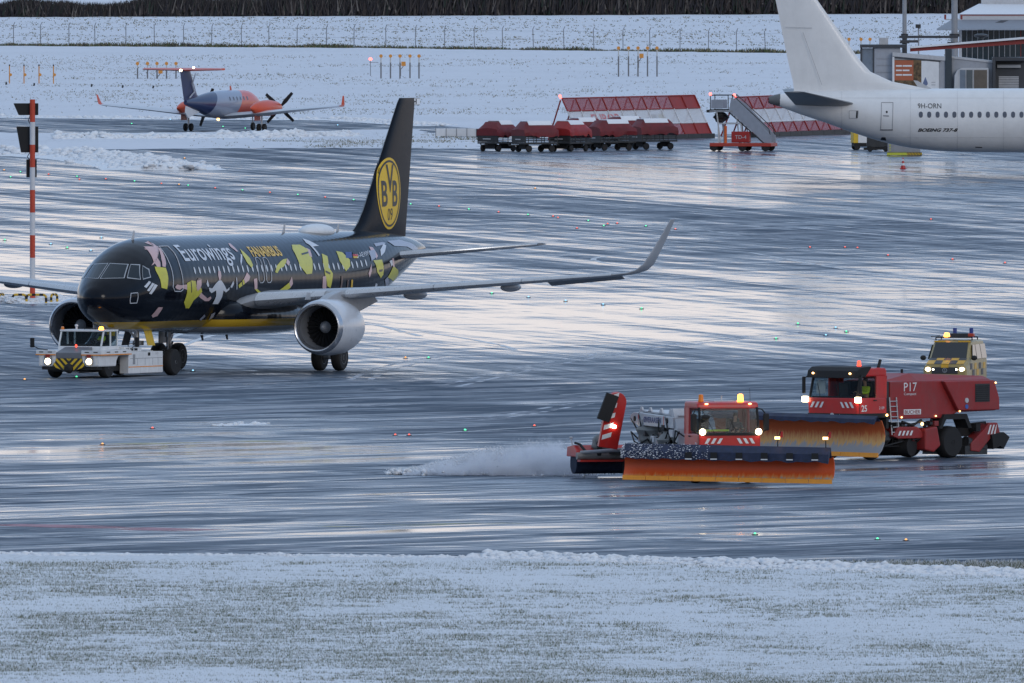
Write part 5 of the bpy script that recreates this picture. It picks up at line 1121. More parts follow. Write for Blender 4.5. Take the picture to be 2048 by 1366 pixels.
mb = MB(); mb.cyl((-5.8,.8,.6),(-6.9,.8,.35),.22,n=12); mb.span((-6.9,-1.2,.10),(-5.6,1.0,.45)); mb.build('rear_squeegee', M_DARK, t2)
mb = MB(); mb.tube([(-6.0,.9,1.3),(-6.9,.9,1.35),(-6.9,.9,1.1)],.03,6); mb.span((-6.5,.7,1.0),(-6.25,1.0,1.3)); mb.build('rear_bracket', M_BLACK, t2)
rr = np.random.default_rng(12)
for q in range(12):
    x_ = rr.uniform(-3.6,-.7); z_ = rr.uniform(.7,1.5); mb = MB(); mb.tube([(x_,1.05,z_),(x_+rr.normal()*.3,1.32,z_-.2*rr.random()),(x_+rr.normal()*.5,1.25,z_-.5*rr.random()),(x_+rr.normal()*.6,1.0,.5)],.03,6); mb.build('hydraulic_hose', M_BLACK, t2)
for q in range(7):
    x_ = rr.uniform(-4.0,-.8); z_ = rr.uniform(.6,1.35); a_ = rr.uniform(.12,.3); mb = MB(); mb.span((x_,.8,z_),(x_+a_,1.28,z_+a_*.8)); mb.build('valve_box', M_DARK if q%3 else M_TRD, t2, bevel=.02)
M_BL2 = blade_material('plough_scraped_orange', (.58,.105,.015), (.66,.36,.10), .40, 1.42, .36)
b2 = plough(t2, G(1600,927), math.atan2(-math.sin(R(40)), math.cos(R(40))), 8.4, .45, 1.76, -.10, M_BL2, False, M_FLAP, fk=.5)
p_ = t2.location + Matrix.Rotation(t2_rz,3,'Z') @ Vector((-.15,.66,2.28))
seated_person(p_, t2_rz, 'sweeper truck driver in yellow high visibility jacket seen through the side window', M_HIVIS, .95, .44)
mb = MB(); mb.span((.80,-1.0,2.55),(.82,-.55,3.05)); mb.build('paper_sheet', M_WHITE, t2)
# ------------------------------------------------------------------ follow-me van
A3 = R(11); v_rz = heading(-math.sin(A3), -math.cos(A3))
van = thing('airfield_van', 'yellow and black chequered van with lit headlamps and amber roof beacon behind the sweeper truck', 'van', G(1897,776), v_rz)
M_VY = mat('van_yellow', (.72,.40,.03), .4, var=.08, dirt=.25); M_VK = mat('van_black', (.03,.032,.038), .4, var=.1); M_VC = mat('van_dull_yellow', (.36,.27,.10), .4, var=.08, dirt=.3)
for sg in (1,-1): wheel_at(van, 0, sg*.80, .34, .24); wheel_at(van, -3.0, sg*.80, .34, .24)
# body: lofted sections along x -> (half width, z low, z top)
def vring(x, w0, w1, z0, zm, z1, wt):
    return [(x,-w0,z0),(x,w0,z0),(x,w1,zm),(x,wt,z1-.08),(x,wt-.12,z1),(x,-wt+.12,z1),(x,-wt,z1-.08),(x,-w1,zm)]
mb = MB(); mb.loft([vring(.88,.84,.86,.32,.70,.84,.84),vring(.80,.92,.94,.28,.80,1.02,.88),vring(.30,.95,.95,.28,.95,1.16,.88),vring(-.05,.95,.95,.28,1.02,1.24,.86),vring(-.95,.95,.95,.28,1.12,1.98,.80),vring(-1.5,.95,.95,.28,1.12,2.02,.80),vring(-3.85,.95,.95,.28,1.12,2.0,.80),vring(-3.98,.92,.93,.35,1.12,1.92,.78)])
vb = mb.build('body', M_VC, van, smooth=35)
quad('windscreen', [(-.08,-.76,1.24),(-.08,.76,1.24),(-.86,.70,1.90),(-.86,-.70,1.90)], M_GLASS, van, .03)
for sg in (1,-1):
    quad('side_window', [(-.35,sg*.965,1.22),(-1.35,sg*.965,1.22),(-1.35,sg*.865,1.82),(-.85,sg*.865,1.82)], M_GLASS, van, .02); quad('side_window', [(-1.45,sg*.965,1.22),(-2.5,sg*.965,1.22),(-2.5,sg*.865,1.82),(-1.45,sg*.865,1.82)], M_GLASS, van, .02); quad('side_window', [(-2.6,sg*.965,1.22),(-3.75,sg*.965,1.22),(-3.75,sg*.865,1.82),(-2.6,sg*.865,1.82)], M_GLASS, van, .02)
    mb = MB(); mb.ell((-.05,sg*1.10,1.28),(.08,.13,.11)); mb.build('mirror', M_BLACK, van, smooth=60)
    mb = MB(); mb.ell((.84,sg*.72,.80),(.06,.14,.10)); mb.build('headlamp', M_HEAD_ON, van, smooth=60)
    mb = MB(); mb.ell((.885,sg*.50,.80),(.03,.05,.05)); mb.build('inner_lamp', M_WHITE_ON, van, smooth=60)
    for k in range(7):
        for j in range(2):
            x0_ = .1-k*.52
            if (k+j)%2 and not (j == 0 and (k in (0,6))): mb = MB(); mb.span((x0_-.5,sg*.955,.52+j*.27),(x0_,sg*.962,.78+j*.27)); mb.build('check_patch', M_VK if (k+j)%4<2 else M_VY, van)
# chequers on the bonnet and front
def vfront(x, y, z): return (x,y,z)
rows = [((.30,1.175),(-.02,1.262)),((.80,1.035),(.32,1.172))]
for j, ((xa,za),(xb,zb_)) in enumerate(rows):
    for k in range(5):
        y0_ = -.80+k*.32; m_ = M_VY if (k+j)%2 else M_VK
        mb = MB(); mb.add([(xa,y0_,za),(xa,y0_+.315,za),(xb,y0_+.315,zb_),(xb,y0_,zb_)]+[(xa,y0_,za+.012),(xa,y0_+.315,za+.012),(xb,y0_+.315,zb_+.012),(xb,y0_,zb_+.012)],[(3,2,1,0),(4,5,6,7),(0,1,5,4),(1,2,6,5),(2,3,7,6),(3,0,4,7)]); mb.build('check_patch', m_, van)
for k in range(5):
    y0_ = -.80+k*.32; mb = MB(); mb.span((.86,y0_,.34),(.90,y0_+.315,.54)); mb.build('check_patch', M_VY if k%2==0 else M_VK, van)
mb = MB(); mb.span((.83,-.56,.62),(.905,.56,.90)); gl = mb.build('grille', M_VK, van, bevel=.02)
mb = MB(); mb.span((.90,-.16,.88),(.912,.16,1.02)); mb.build('check_patch', M_VY, van)
mb = MB(); mb.lathe([(0,.10),(.012,.10),(.012,.083),(0,.083)], (.906,0,.77),(1,0,0),20,close=True); mb.build('badge_ring', M_STEEL, gl)
flat_text('badge_letters', 'V', (.908,0,.775),(0,1,0),(0,0,1),.07,M_STEEL,gl,.01,align='CENTER'); flat_text('badge_letters', 'W', (.908,0,.70),(0,1,0),(0,0,1),.065,M_STEEL,gl,.01,align='CENTER')
mb = MB(); mb.span((-.98,-.78,1.93),(-.88,-.30,1.99)); mb.span((-.98,.25,1.93),(-.88,.78,1.99)); mb.build('roof_edge_patch', M_VY, van)
mb = MB(); mb.tube([(-1.3,-.78,2.0),(-1.3,-.78,2.12),(-1.3,.78,2.12),(-1.3,.78,2.0)],.025,6); mb.tube([(-2.6,-.78,2.0),(-2.6,-.78,2.12),(-2.6,.78,2.12),(-2.6,.78,2.0)],.025,6); mb.tube([(-1.1,-.95,2.16),(-3.2,-.95,2.16)],.02,6); mb.build('roof_rack', M_BLACK, van)
mb = MB(); mb.span((-1.5,-.7,2.10),(-1.15,.75,2.16)); mb.span((-1.6,-.15,2.15),(-1.2,.62,2.30)); lb = mb.build('light_bar', M_DARK, van, bevel=.02)
beacon(van, (-1.25,-.30,2.14), M_AMBER_ON, r=.12, h=.16); mb = MB(); mb.span((-1.55,.62,2.16),(-1.2,.86,2.30)); mb.build('red_lens', mat('lens_red',(.45,.05,.02),.3), lb, bevel=.02)
for y_ in (-.05,.66): mb = MB(); mb.cyl((-1.8,y_,2.1),(-1.8,y_,2.52),.085,n=14); mb.build('blue_beacon', mat('lens_blue',(.02,.05,.25),.25), van)
# ------------------------------------------------------------------ white airliner at the stand (broadside, tail to the left)
B_Y = 348; b0 = G(1538, B_Y); b0.x = b0.x; SB = 33.0
jet = thing('parked_airliner', 'white airliner with grey cabin windows parked at the stand, only its tail half in view', 'airplane', b0, 0)
M_JW = mat('airliner_white', (.78,.785,.79), .35, var=.04, dirt=.10, vscale=.8, coat=.2); M_JG = mat('tail_grey', (.13,.135,.14), .5, var=.1)
jt = [(0,4.75,4.25,.26),(.7,4.86,4.06,.40),(1.6,4.95,3.72,.62),(3.4,5.04,3.12,1.0),(4.9,5.08,2.57,1.28),(6.4,5.12,2.09,1.52),(7.9,5.15,1.70,1.70),(9.4,5.17,1.48,1.81),(11,5.18,1.36,1.87),(12.5,5.18,1.32,1.88),(15.5,5.19,1.30,1.88),(22,5.19,1.30,1.88)]
jh = Hull([(a,b,c,d) for a,b,c,d in jt], 0)
def jring(d, n=40):
    top, bot, hw = jh.sec(d); zc, hh = (top+bot)/2, (top-bot)/2
    return [(d, hw*math.cos(2*math.pi*i/n), zc+hh*math.sin(2*math.pi*i/n)) for i in range(n)]
def jside(d, z, off=.008):
    p = jh.side(d, z, off, -1); return Vector((d, p.y, p.z))
mb = MB(); mb.loft([jring(d) for d in [0.66,1,1.6,2.4,3.4,4.2,4.9,5.6,6.4,7.2,7.9,8.6,9.4,10.2,11,12.5,15.5,18,22]]); mb.build('fuselage', M_JW, jet, smooth=40)
mb = MB(); mb.loft([[(x, y*k, 4.48+(z-4.46)*k) for x_,y,z in jring(.66,24)] for x, k in ((.68,1.0),(.35,.82),(.0,.55))]); ap = mb.build('tail_cone', M_JG, jet, smooth=40)
mb = MB(); mb.cyl((.02,0,4.47),(-.04,0,4.47),.16,n=14); mb.build('exhaust_outlet', M_BLACK, ap)
# fin: polygon sections from the photo's outline, airfoil in plan
jf = [(5.0,1.5,9.6,.03),(5.2,1.5,8.0,.05),(5.6,1.45,6.0,.07),(6.2,1.30,4.85,.09),(7.0,1.12,4.30,.09),(10.3,.45,2.65,.09),(12.2,.05,1.75,.09)]
def jfr(z, x0, c, t, n=20):
    xs = [(1-math.cos(math.pi*i/(n//2)))/2 for i in range(n//2+1)]; th = lambda x: 5*t*(.2969*math.sqrt(x)-.126*x-.3516*x*x+.2843*x**3-.1036*x**4)
    return [(x0+c-x*c, th(x)*c, z) for x in xs]+[(x0+c-x*c, -th(x)*c, z) for x in xs[-2:0:-1]]
mb = MB(); mb.loft([jfr(*f) for f in jf]); jfin = mb.build('tail_fin', M_JW, jet, smooth=40)
mb = MB(); mb.tube([(3.2,-.30,5.4),(2.05,-.27,8.6)],.012,4); mb.tube([(1.0,-.18,8.9),(2.6,-.20,8.85)],.012,4); mb.build('rudder_gap', M_GREY, jfin)
for sg in (1,-1):
    sec = [(.5,5.6,4.0,4.18,.10),(1.2,5.1,3.6,4.28,.10),(6.9,2.1,1.25,5.05,.09),(7.1,1.9,.9,5.06,.08)]
    mb = MB(); mb.loft([[(xle-x*c, sg*y, z+zz*c*t/.12) for x,zz in airfoil()] for y,xle,c,z,t in sec]); mb.build('tailplane', mat('tailplane_mid_grey',(.24,.25,.26),.45,var=.08,dirt=.2), jet, smooth=40)
def jpoly(name, pts, m, off=.012): return decal(name, poly_mesh([pts]), lambda x,z: jside(x,z,off), m, jet, .3)
M_JWIN = mat('cabin_window_grey', (.10,.11,.14), .25, var=.1)
for i in range(24): jpoly('cabin_window', [(9.18+i*.508+.125*math.copysign(abs(math.cos(2*math.pi*k/14))**.8,math.cos(2*math.pi*k/14)), 3.62+.185*math.copysign(abs(math.sin(2*math.pi*k/14))**.8,math.sin(2*math.pi*k/14))) for k in range(14)], M_JWIN, .014)
def jtext(txt, x, z, h, w_, m, name, bold=0, shear=0):
    vs, fs = text_mesh(txt, 1.0, bold=bold, shear=shear); xs_ = [v[0] for v in vs]; x0, x1 = min(xs_), max(xs_)
    decal(name, ([(x+(a-x0)/(x1-x0)*w_, z+b_/.7*h) for a,b_ in vs], fs), lambda a,b_: jside(a,b_,.014), m, jet, .3)
M_JK = mat('black_print', (.015,.015,.018), .4)
jtext('9H-ORN', 9.0, 4.0, .30, 1.42, M_JK, 'registration_lettering', .0); jtext('BOEING 737-8', 9.0, 2.60, .19, 2.42, M_JK, 'model_lettering', .035, .35)
def joutline(pts, r_, name, m_):
    mb = MB()
    for a, b_ in zip(pts, pts[1:]+pts[:1]): mb.tube([jside(a[0]+(b_[0]-a[0])*t, a[1]+(b_[1]-a[1])*t, .01) for t in np.linspace(0,1,5)], r_, 5)
    return mb.build(name, m_, jet)
joutline([(6.75,2.72),(7.45,2.72),(7.48,3.4),(7.50,4.35),(6.80,4.35),(6.78,3.4)], .016, 'cabin_door', M_GREY); joutline([(6.72,2.70),(7.48,2.70)], .03, 'door_sill', M_DARK)
jpoly('door_window', [(7.12+.06*math.cos(k*.5236),3.78+.07*math.sin(k*.5236)) for k in range(12)], M_JK); jpoly('door_handle', [(6.9,3.52),(7.25,3.50),(7.25,3.57),(6.9,3.59)], M_GREY)
for d_ in (4.4, 8.55, 11.4, 14.2):
    top_, bot_, _ = jh.sec(d_); mb = MB(); mb.tube([jside(d_, z_, .002) for z_ in np.linspace(bot_+.12, top_-.05, 24)], .008, 4); mb.build('skin_seam', M_LGREY, jet)
for z_ in (2.25, 4.62): mb = MB(); mb.tube([jside(d_, z_, .002) for d_ in np.linspace(6.5 if z_ < 3 else 4.0, 16, 30)], .007, 4); mb.build('skin_seam', M_LGREY, jet)
joutline([(4.85,3.40),(5.35,3.40),(5.35,3.85),(4.85,3.85)], .012, 'service_hatch', M_GREY); jpoly('hatch_recess', [(5.25,3.42),(5.37,3.42),(5.40,3.86),(5.28,3.84)], M_JK, .014)
jpoly('outflow_valve', [(6.75,2.08),(7.1,2.04),(7.05,2.24),(6.82,2.26)], M_JK); jpoly('vent', [(12.5,1.62),(12.9,1.60),(12.9,1.66),(12.5,1.67)], M_JK)
mb = MB(); mb.ell((.86,-.22,4.30),(.07,.05,.06)); mb.build('tail_lamp', M_WHITE_ON, jet); mb = MB(); mb.ell((-1.0,5.5,4.95),(.07,.07,.06)); 
mb = MB(); mb.prism([(9.1,5.15),(9.9,5.15),(9.0,5.65),(8.75,5.68)],1,-.03,.03); mb.build('blade_antenna', M_LGREY, jet)
for sg in (1,-1): mb = MB(); mb.cyl((20.5,sg*2.8,.55),(20.5,sg*2.8,1.6),.12,n=10); mb.build('main_gear_leg', M_STEEL, jet); wheel_at(jet, 20.5, sg*2.6, .55, .4); wheel_at(jet, 20.5, sg*3.1, .55, .4)
# ------------------------------------------------------------------ twin propeller plane on the taxiway
KY = R(21.5); k_rz = heading(math.sin(KY), math.cos(KY))
ka = thing('propeller_plane', 'small orange and navy twin propeller plane with a red T-tail taxiing away', 'airplane', G(450,262.5), k_rz)
M_KO = mat('plane_orange_red', (.62,.075,.02), .35, var=.06); M_KN = mat('plane_navy', (.016,.028,.09), .35, var=.3, vscale=2.5); M_KG = mat('plane_silver', (.40,.43,.50), .35, var=.1); M_KWH = mat('plane_wing_white', (.58,.60,.63), .38, var=.05)
kh = Hull([(0,1.62,1.42,.06),(.5,1.92,1.18,.36),(1.3,2.10,.98,.55),(2.1,2.45,.90,.66),(2.9,2.66,.86,.70),(4,2.70,.84,.70),(8,2.70,.85,.70),(9.5,2.62,1.0,.62),(11,2.45,1.30,.44),(12.5,2.28,1.62,.24),(13.6,2.15,1.82,.12)], 6.6)
def kpaint():
    m = bpy.data.materials.new('plane_fuselage_paint'); m.use_nodes = True; nt = m.node_tree; N = nt.nodes; L = nt.links; b = N['Principled BSDF']
    tc = N.new('ShaderNodeTexCoord'); sp = N.new('ShaderNodeSeparateXYZ'); L.new(tc.outputs['Object'], sp.inputs[0])
    w_ = N.new('ShaderNodeMath'); w_.operation = 'MULTIPLY_ADD'; L.new(sp.outputs['Z'], w_.inputs[0]); w_.inputs[1].default_value = -.9; L.new(sp.outputs['X'], w_.inputs[2])
    cr = N.new('ShaderNodeValToRGB'); cr.color_ramp.interpolation = 'CONSTANT'; mr = N.new('ShaderNodeMapRange'); mr.inputs['From Min'].default_value = -10; mr.inputs['From Max'].default_value = 10; L.new(w_.outputs[0], mr.inputs['Value']); L.new(mr.outputs[0], cr.inputs[0])
    e = cr.color_ramp.elements; e[0].position = 0; e[0].color = (.016,.028,.09,1); e[1].position = .262; e[1].color = (.24,.28,.37,1); q = e.new(.475); q.color = (.62,.075,.02,1)
    L.new(cr.outputs[0], b.inputs['Base Color']); b.inputs['Roughness'].default_value = .3; b.inputs['Coat Weight'].default_value = .3; return m
mb = MB(); mb.loft([kh.ring(d, 28) for d in [0,.1,.3,.5,.9,1.3,1.7,2.1,2.5,2.9,3.4,4,5,6,7,8,8.7,9.5,10.2,11,11.8,12.5,13.6]]); mb.build('fuselage', kpaint(), ka, smooth=50)
for sgn in (-1,1):
    for i in range(6): decal('cabin_window', poly_mesh([oval(4.2+i*.62, .42, .12, .15, 12)]), lambda s,a: kh.arc(s,a,.01,sgn), M_JWIN, ka, .3)
for sg in (1,-1):
    sec = [(.5,1.1,2.6,1.02,.17),(2.6,.85,2.3,1.18,.17),(5.0,.45,1.75,1.42,.17),(8.5,.05,1.1,1.72,.15)]
    mb = MB(); mb.loft([wing_ring((x,sg*y,z),c,t) for y,x,c,z,t in sec]); w_ = mb.build('wing', M_KWH, ka, smooth=40)
    mb = MB(); mb.loft([wing_ring((.05,sg*8.5,1.72),1.1,.11), wing_ring((-.35,sg*8.68,1.80),.6,.09,(0,-sg*.7,.7)), wing_ring((-.75,sg*8.80,2.40),.28,.08,(0,-sg*.97,.2))]); mb.build('winglet', M_KO, w_, smooth=40)
    nc = [(3.1,.16),(2.95,.30),(2.4,.42),(1.5,.50),(.4,.50),(-.8,.40),(-1.6,.20),(-2.0,.03)]
    mb = MB(); mb.loft([[(x, sg*2.62+r*math.cos(t), 1.42+(.12 if x>1 else .12-.0)+r*1.05*math.sin(t)) for t in [2*math.pi*i/20 for i in range(20)]] for x,r in nc]); nb = mb.build('nacelle', M_KO, ka, smooth=50)
    mb = MB(); mb.lathe([(0,.17),(.15,.15),(.35,.06),(.42,.01)], (3.1,sg*2.62,1.54), (1,0,0), 14); sp_ = mb.build('spinner', M_STEEL, nb, smooth=50)
    for k in range(4):
        a = R(42+90*k) if sg < 0 else R(20+90*k); c_, s_ = math.cos(a), math.sin(a); mb = MB()
        P3 = lambda r_, w3, x_: (x_, sg*2.62+r_*c_-w3*s_, 1.54+r_*s_+w3*c_)
        mb.loft([[P3(.12,-.05,3.22),P3(.12,.05,3.28),P3(.12,.05,3.24),P3(.12,-.05,3.18)],[P3(.6,-.13,3.2),P3(.6,.13,3.27),P3(.6,.13,3.24),P3(.6,-.13,3.17)],[P3(1.33,-.09,3.22),P3(1.33,.09,3.25),P3(1.33,.09,3.23),P3(1.33,-.09,3.20)]]); mb.build('propeller_blade', M_BLACK, nb)
    mb = MB(); mb.cyl((2.3,sg*(2.62+.45),1.35),(1.9,sg*(2.62+.62),1.30),.10,n=10); mb.build('exhaust_stub', M_DARK, nb)
    mb = MB(); mb.cyl((0,sg*2.62,.25),(.05,sg*2.62,1.1),.06,n=10); mb.cyl((0,sg*2.62-.25,.26),(0,sg*2.62+.25,.26),.04,n=8); mb.build('main_gear_leg', M_STEEL, ka)
    for o_ in (-.2,.2): wheel_at(ka, 0, sg*2.62+o_, .26, .18)
    mb = MB(); mb.span((-.55,sg*2.62+.28,.72),(.5,sg*2.62+.31,1.1)); mb.build('gear_door', M_KO, ka)
mb = MB(); mb.cyl((4.95,0,.25),(4.9,0,1.0),.05,n=8); mb.build('nose_gear_leg', M_STEEL, ka); wheel_at(ka, 4.95, 0, .27, .17, 'nose_wheel')
def kfr(z, x0, c, t): 
    xs = [(1-math.cos(math.pi*i/8))/2 for i in range(9)]; th = lambda x: 5*t*(.2969*math.sqrt(x)-.126*x-.3516*x*x+.2843*x**3-.1036*x**4)
    return [(x0-x*c, th(x)*c, z) for x in xs]+[(x0-x*c, -th(x)*c, z) for x in xs[-2:0:-1]]
mb = MB(); mb.loft([kfr(2.0,-3.9,3.3,.05),kfr(2.5,-5.0,2.4,.09),kfr(4.1,-6.2,1.75,.10)]); kf = mb.build('tail_fin', M_KN, ka, smooth=40)
mb = MB(); mb.prism([(-4.6,1.35),(-6.6,.95),(-7.0,1.3),(-6.9,1.75)],1,-.04,.04); mb.build('ventral_fin', M_KWH, ka)
mb = MB(); mb.tube([(-5.6,-.16,3.9),(-6.2,-.18,3.2),(-5.8,-.18,2.7),(-6.6,-.14,2.3)],.05,5); mb.build('fin_scroll', M_KG, kf)
for sg in (1,-1): mb = MB(); mb.loft([wing_ring((-6.2,0,4.15),1.5,.17), wing_ring((-6.9,sg*2.8,4.19),.8,.20)]); mb.build('tailplane', M_KO, ka, smooth=40)
mb = MB(); mb.ell((-7.8,0,4.12),(.10,.10,.08)); mb.build('tail_lamp', M_HEAD_ON, ka); mb = MB(); mb.ell((-6.9,-.55,4.28),(.08,.08,.07)); mb.build('strobe_lamp', M_HEAD_ON, ka); mb = MB(); mb.ell((-1.2,0,.80),(.10,.10,.09)); mb.build('belly_lamp', M_HEAD_WARM, ka)
mb = MB(); mb.prism([(1.2,2.68),(.9,2.68),(.85,3.0),(1.0,3.0)],1,-.02,.02); mb.build('blade_antenna', M_KO, ka)
# ------------------------------------------------------------------ luggage trailers under red covers
M_COV = mat('red_tarpaulin', (.15,.011,.015), .55, var=.25, vscale=2.5, bump=.5); M_COV2 = mat('bright_red_tarpaulin', (.29,.017,.016), .5, var=.2, vscale=2.5, bump=.5)
CART = []
def cart(px, py, yaw, length, label, cov, seed):
    t = thing('luggage_trailer', label, 'trailer', G(px,py), heading(math.sin(yaw), -math.cos(yaw)), 'covered luggage trailers in a row')
    L2, W = length/2, .78; rr = np.random.default_rng(seed)
    mb = MB(); mb.span((-L2,-W,.50),(L2,W,.60)); mb.build('deck', M_DARK, t)
    for x_ in (-L2*.68, L2*.68):
        for sg in (1,-1): wheel_at(t, x_, sg*.62, .22, .14, hubm=M_TRD)
        mb = MB(); mb.cyl((x_,-.62,.22),(x_,.62,.22),.04,n=6); mb.span((x_-.12,-.4,.22),(x_+.12,.4,.5)); mb.build('axle', M_BLACK, t)
    for sg in (1,-1):
        for k in range(5):
            x_ = -L2+.05+k*(length-.1)/4; mb = MB(); mb.cyl((x_,sg*W,.6),(x_,sg*W,1.05),.025,n=6); mb.build('side_post', M_DARK, t)
        for z_ in (.72,.86,1.0): mb = MB(); mb.cyl((-L2,sg*W,z_),(L2,sg*W,z_),.016,n=6); mb.build('side_rail', M_DARK, t)
    mb = MB(); mb.span((L2-.03,-W,.62),(L2,W,1.05)); mb.build('end_board', M_DARK, t)
    mb = MB(); mb.span((L2+.005,-.35,.78),(L2+.02,.25,.84)); mb.build('end_marking', M_LGREY, t)
    # tarpaulin draped over a ridge, lower at the ends, with a wavy hem
    n = 12; rings = []
    for i in range(n+1):
        x_ = -L2-.04+(length+.08)*i/n; e = min(i, n-i)/n; top = (1.46 if e == 0 else 1.72 if e < .1 else 1.90)+.02*rr.normal(); sh = 1.40 if e == 0 else 1.48; hem = .98+.05*rr.normal(); ww = W+.05
        rings.append([(x_,-ww,hem),(x_,-ww-.02+.03*rr.normal(),(hem+sh)/2),(x_,-ww*.92,sh),(x_,-ww*.52,top),(x_,0,top+.03),(x_,ww*.52,top),(x_,ww*.92,sh),(x_,ww+.02+.03*rr.normal(),(hem+sh)/2),(x_,ww,hem)])
    mb = MB(); mb.loft(rings); c_ = mb.build('cover', cov, t, smooth=22)
    mb = MB(); a_, b2_ = -L2*(.5+.25*rr.random()), L2*(.35+.4*rr.random()); mb.loft([[(x_,-.60,1.70),(x_,-.40,1.93),(x_,.40,1.93),(x_,.60,1.70),(x_,.60,1.74),(x_,.40,1.98),(x_,-.40,1.98),(x_,-.60,1.74)] for x_ in (a_,b2_)]); mb.build('roof_snow', M_SNOW, c_, bevel=.015)
    mb = MB(); mb.tube([(L2,0,.45),(L2+.7,0,.42),(L2+.75,0,.55)],.04,6); mb.build('drawbar', M_DARK, t)
    return t
CL = [(996,303,-.62,2.3,'red covered luggage trailer at the left end of the row',M_COV,1),(1070,304,-1.0,2.5,'second red covered luggage trailer from the left, white box beneath its cover',M_COV,2),(1140,303,-.55,2.6,'brightest red covered luggage trailer, third from the left in the row',M_COV2,3),
      (1222,301,-.95,2.8,'fourth red covered luggage trailer from the left in the row',M_COV,4),(1306,299,-1.0,2.7,'red covered luggage trailer at the right end of the row',M_COV,5),(1165,297,-1.0,2.6,'half hidden red luggage trailer behind the third one of the row',M_COV,6),(1250,294,-1.0,2.6,'half hidden red luggage trailer behind the fourth one of the row',M_COV,7)]
for c in CL: cart(*c)
o = CART
# ------------------------------------------------------------------ red and white blast screens
def mesh_mat(name, col, f):
    m = bpy.data.materials.new(name); m.use_nodes = True; nt = m.node_tree; b = nt.nodes['Principled BSDF']; b.inputs['Base Color'].default_value = (*col,1); b.inputs['Roughness'].default_value = .7
    tc = nt.nodes.new('ShaderNodeTexCoord'); w_ = nt.nodes.new('ShaderNodeTexNoise'); w_.inputs['Scale'].default_value = 26; w_.inputs['Detail'].default_value = 3; nt.links.new(tc.outputs['Object'], w_.inputs['Vector'])
    mr = nt.nodes.new('ShaderNodeMapRange'); mr.inputs['From Min'].default_value = .3; mr.inputs['From Max'].default_value = .7; mr.inputs['To Min'].default_value = f-.12; mr.inputs['To Max'].default_value = f+.12; nt.links.new(w_.outputs['Fac'], mr.inputs['Value'])
    t = nt.nodes.new('ShaderNodeBsdfTransparent'); mx = nt.nodes.new('ShaderNodeMixShader'); nt.links.new(mr.outputs[0], mx.inputs[0])
    nt.links.new(t.outputs[0], mx.inputs[1]); nt.links.new(b.outputs[0], mx.inputs[2]); nt.links.new(mx.outputs[0], nt.nodes['Material Output'].inputs[0]); return m
M_NR = mesh_mat('red_wind_mesh', (.36,.07,.09), .62); M_NW = mesh_mat('white_wind_mesh', (.70,.71,.74), .60); M_PR = mat('screen_red', (.30,.025,.02), .55, var=.15); M_PLW = mat('screen_white', (.66,.67,.70), .6)
def screen(label, pa, pb, n, lean_px, height, writing=False):
    a, b_ = G(*pa), G(*pb); t = thing('blast_screen', label, 'blast screen', a, math.atan2(b_.y-a.y, b_.x-a.x)); Lg = (b_-a).length
    lean = lean_px/30.6; up = Vector((lean, .8, height))         # panels lean back
    P_ = lambda u, v: Vector((Lg*u,0,.25)) + up*v
    st = Lg/n
    for i in range(n):
        u0, u1 = (i+.03)/n, (i+.97)/n
        for v0, v1, m_ in ((.02,.30,M_NR),(.31,.67,M_NW),(.68,.99,M_NR)):
            solid = writing and i >= n-2 and m_ is M_NR
            quad('screen_panel', [P_(u0,v0),P_(u1,v0),P_(u1,v1),P_(u0,v1)], M_PR if solid else m_, t, .03)
    for i in range(n+1):
        for v0, v1, m_ in ((0,.305,M_PR),(.305,.675,M_PLW),(.675,1,M_PR)):
            mb = MB(); mb.cyl(P_(i/n,v0)+Vector((0,-.06,0)), P_(i/n,v1)+Vector((0,-.06,0)), .05, n=6); mb.build('post', m_, t)
        mb = MB(); mb.cyl(P_(i/n,.95)+Vector((0,.1,0)), Vector((Lg*i/n,2.2,.1)), .05, n=6); mb.build('brace', M_PR, t)
    for v in (0,.305,.675,1.0): mb = MB(); mb.cyl(P_(0,v)+Vector((0,-.05,0)), P_(1,v)+Vector((0,-.05,0)), .045, n=6); mb.build('rail', M_PR if v != .305 else M_PLW, t)
    for i in range(n): mb = MB(); mb.span((st*i+.02,-.30,.0),(st*(i+1)-.02,.45,.30)); mb.build('foot_block', M_DARK, t)
    if writing:
        flat_text('faded_lettering', 'EUROP', P_(.16,.36)+Vector((0,-.035,0)), (1,0,0), tuple(up), .62, mat('faded_red_print',(.55,.20,.22),.7), t, .02, width=3.9)
        for u0, m_ in ((.60,M_GREY),(.665,mat('faded_yellow',(.45,.42,.25),.7))): quad('faded_mark', [P_(u0,.38)+Vector((0,-.02,0)),P_(u0+.05,.38)+Vector((0,-.02,0)),P_(u0+.05,.54)+Vector((0,-.02,0)),P_(u0,.54)+Vector((0,-.02,0))], m_, t, .01)
    mb = MB(); mb.cyl(P_(0,1.0), P_(0,1.04), .06, n=8); mb.ell(P_(0,1.06),(.09,.09,.09)); mb.build('obstruction_lamp', mat('red_obstruction_lamp',(.8,.05,.04),.3,var=0,emit=(1,.10,.08),estr=5), t)
    return t
screen('leaning red and white blast screen behind the luggage trailers', (1157,283), (1422,276), 10, -28, 2.55, True)
screen('leaning red and white blast screen beside the tail of the white airliner', (1506,275), (1705,267), 9, -38, 2.40)
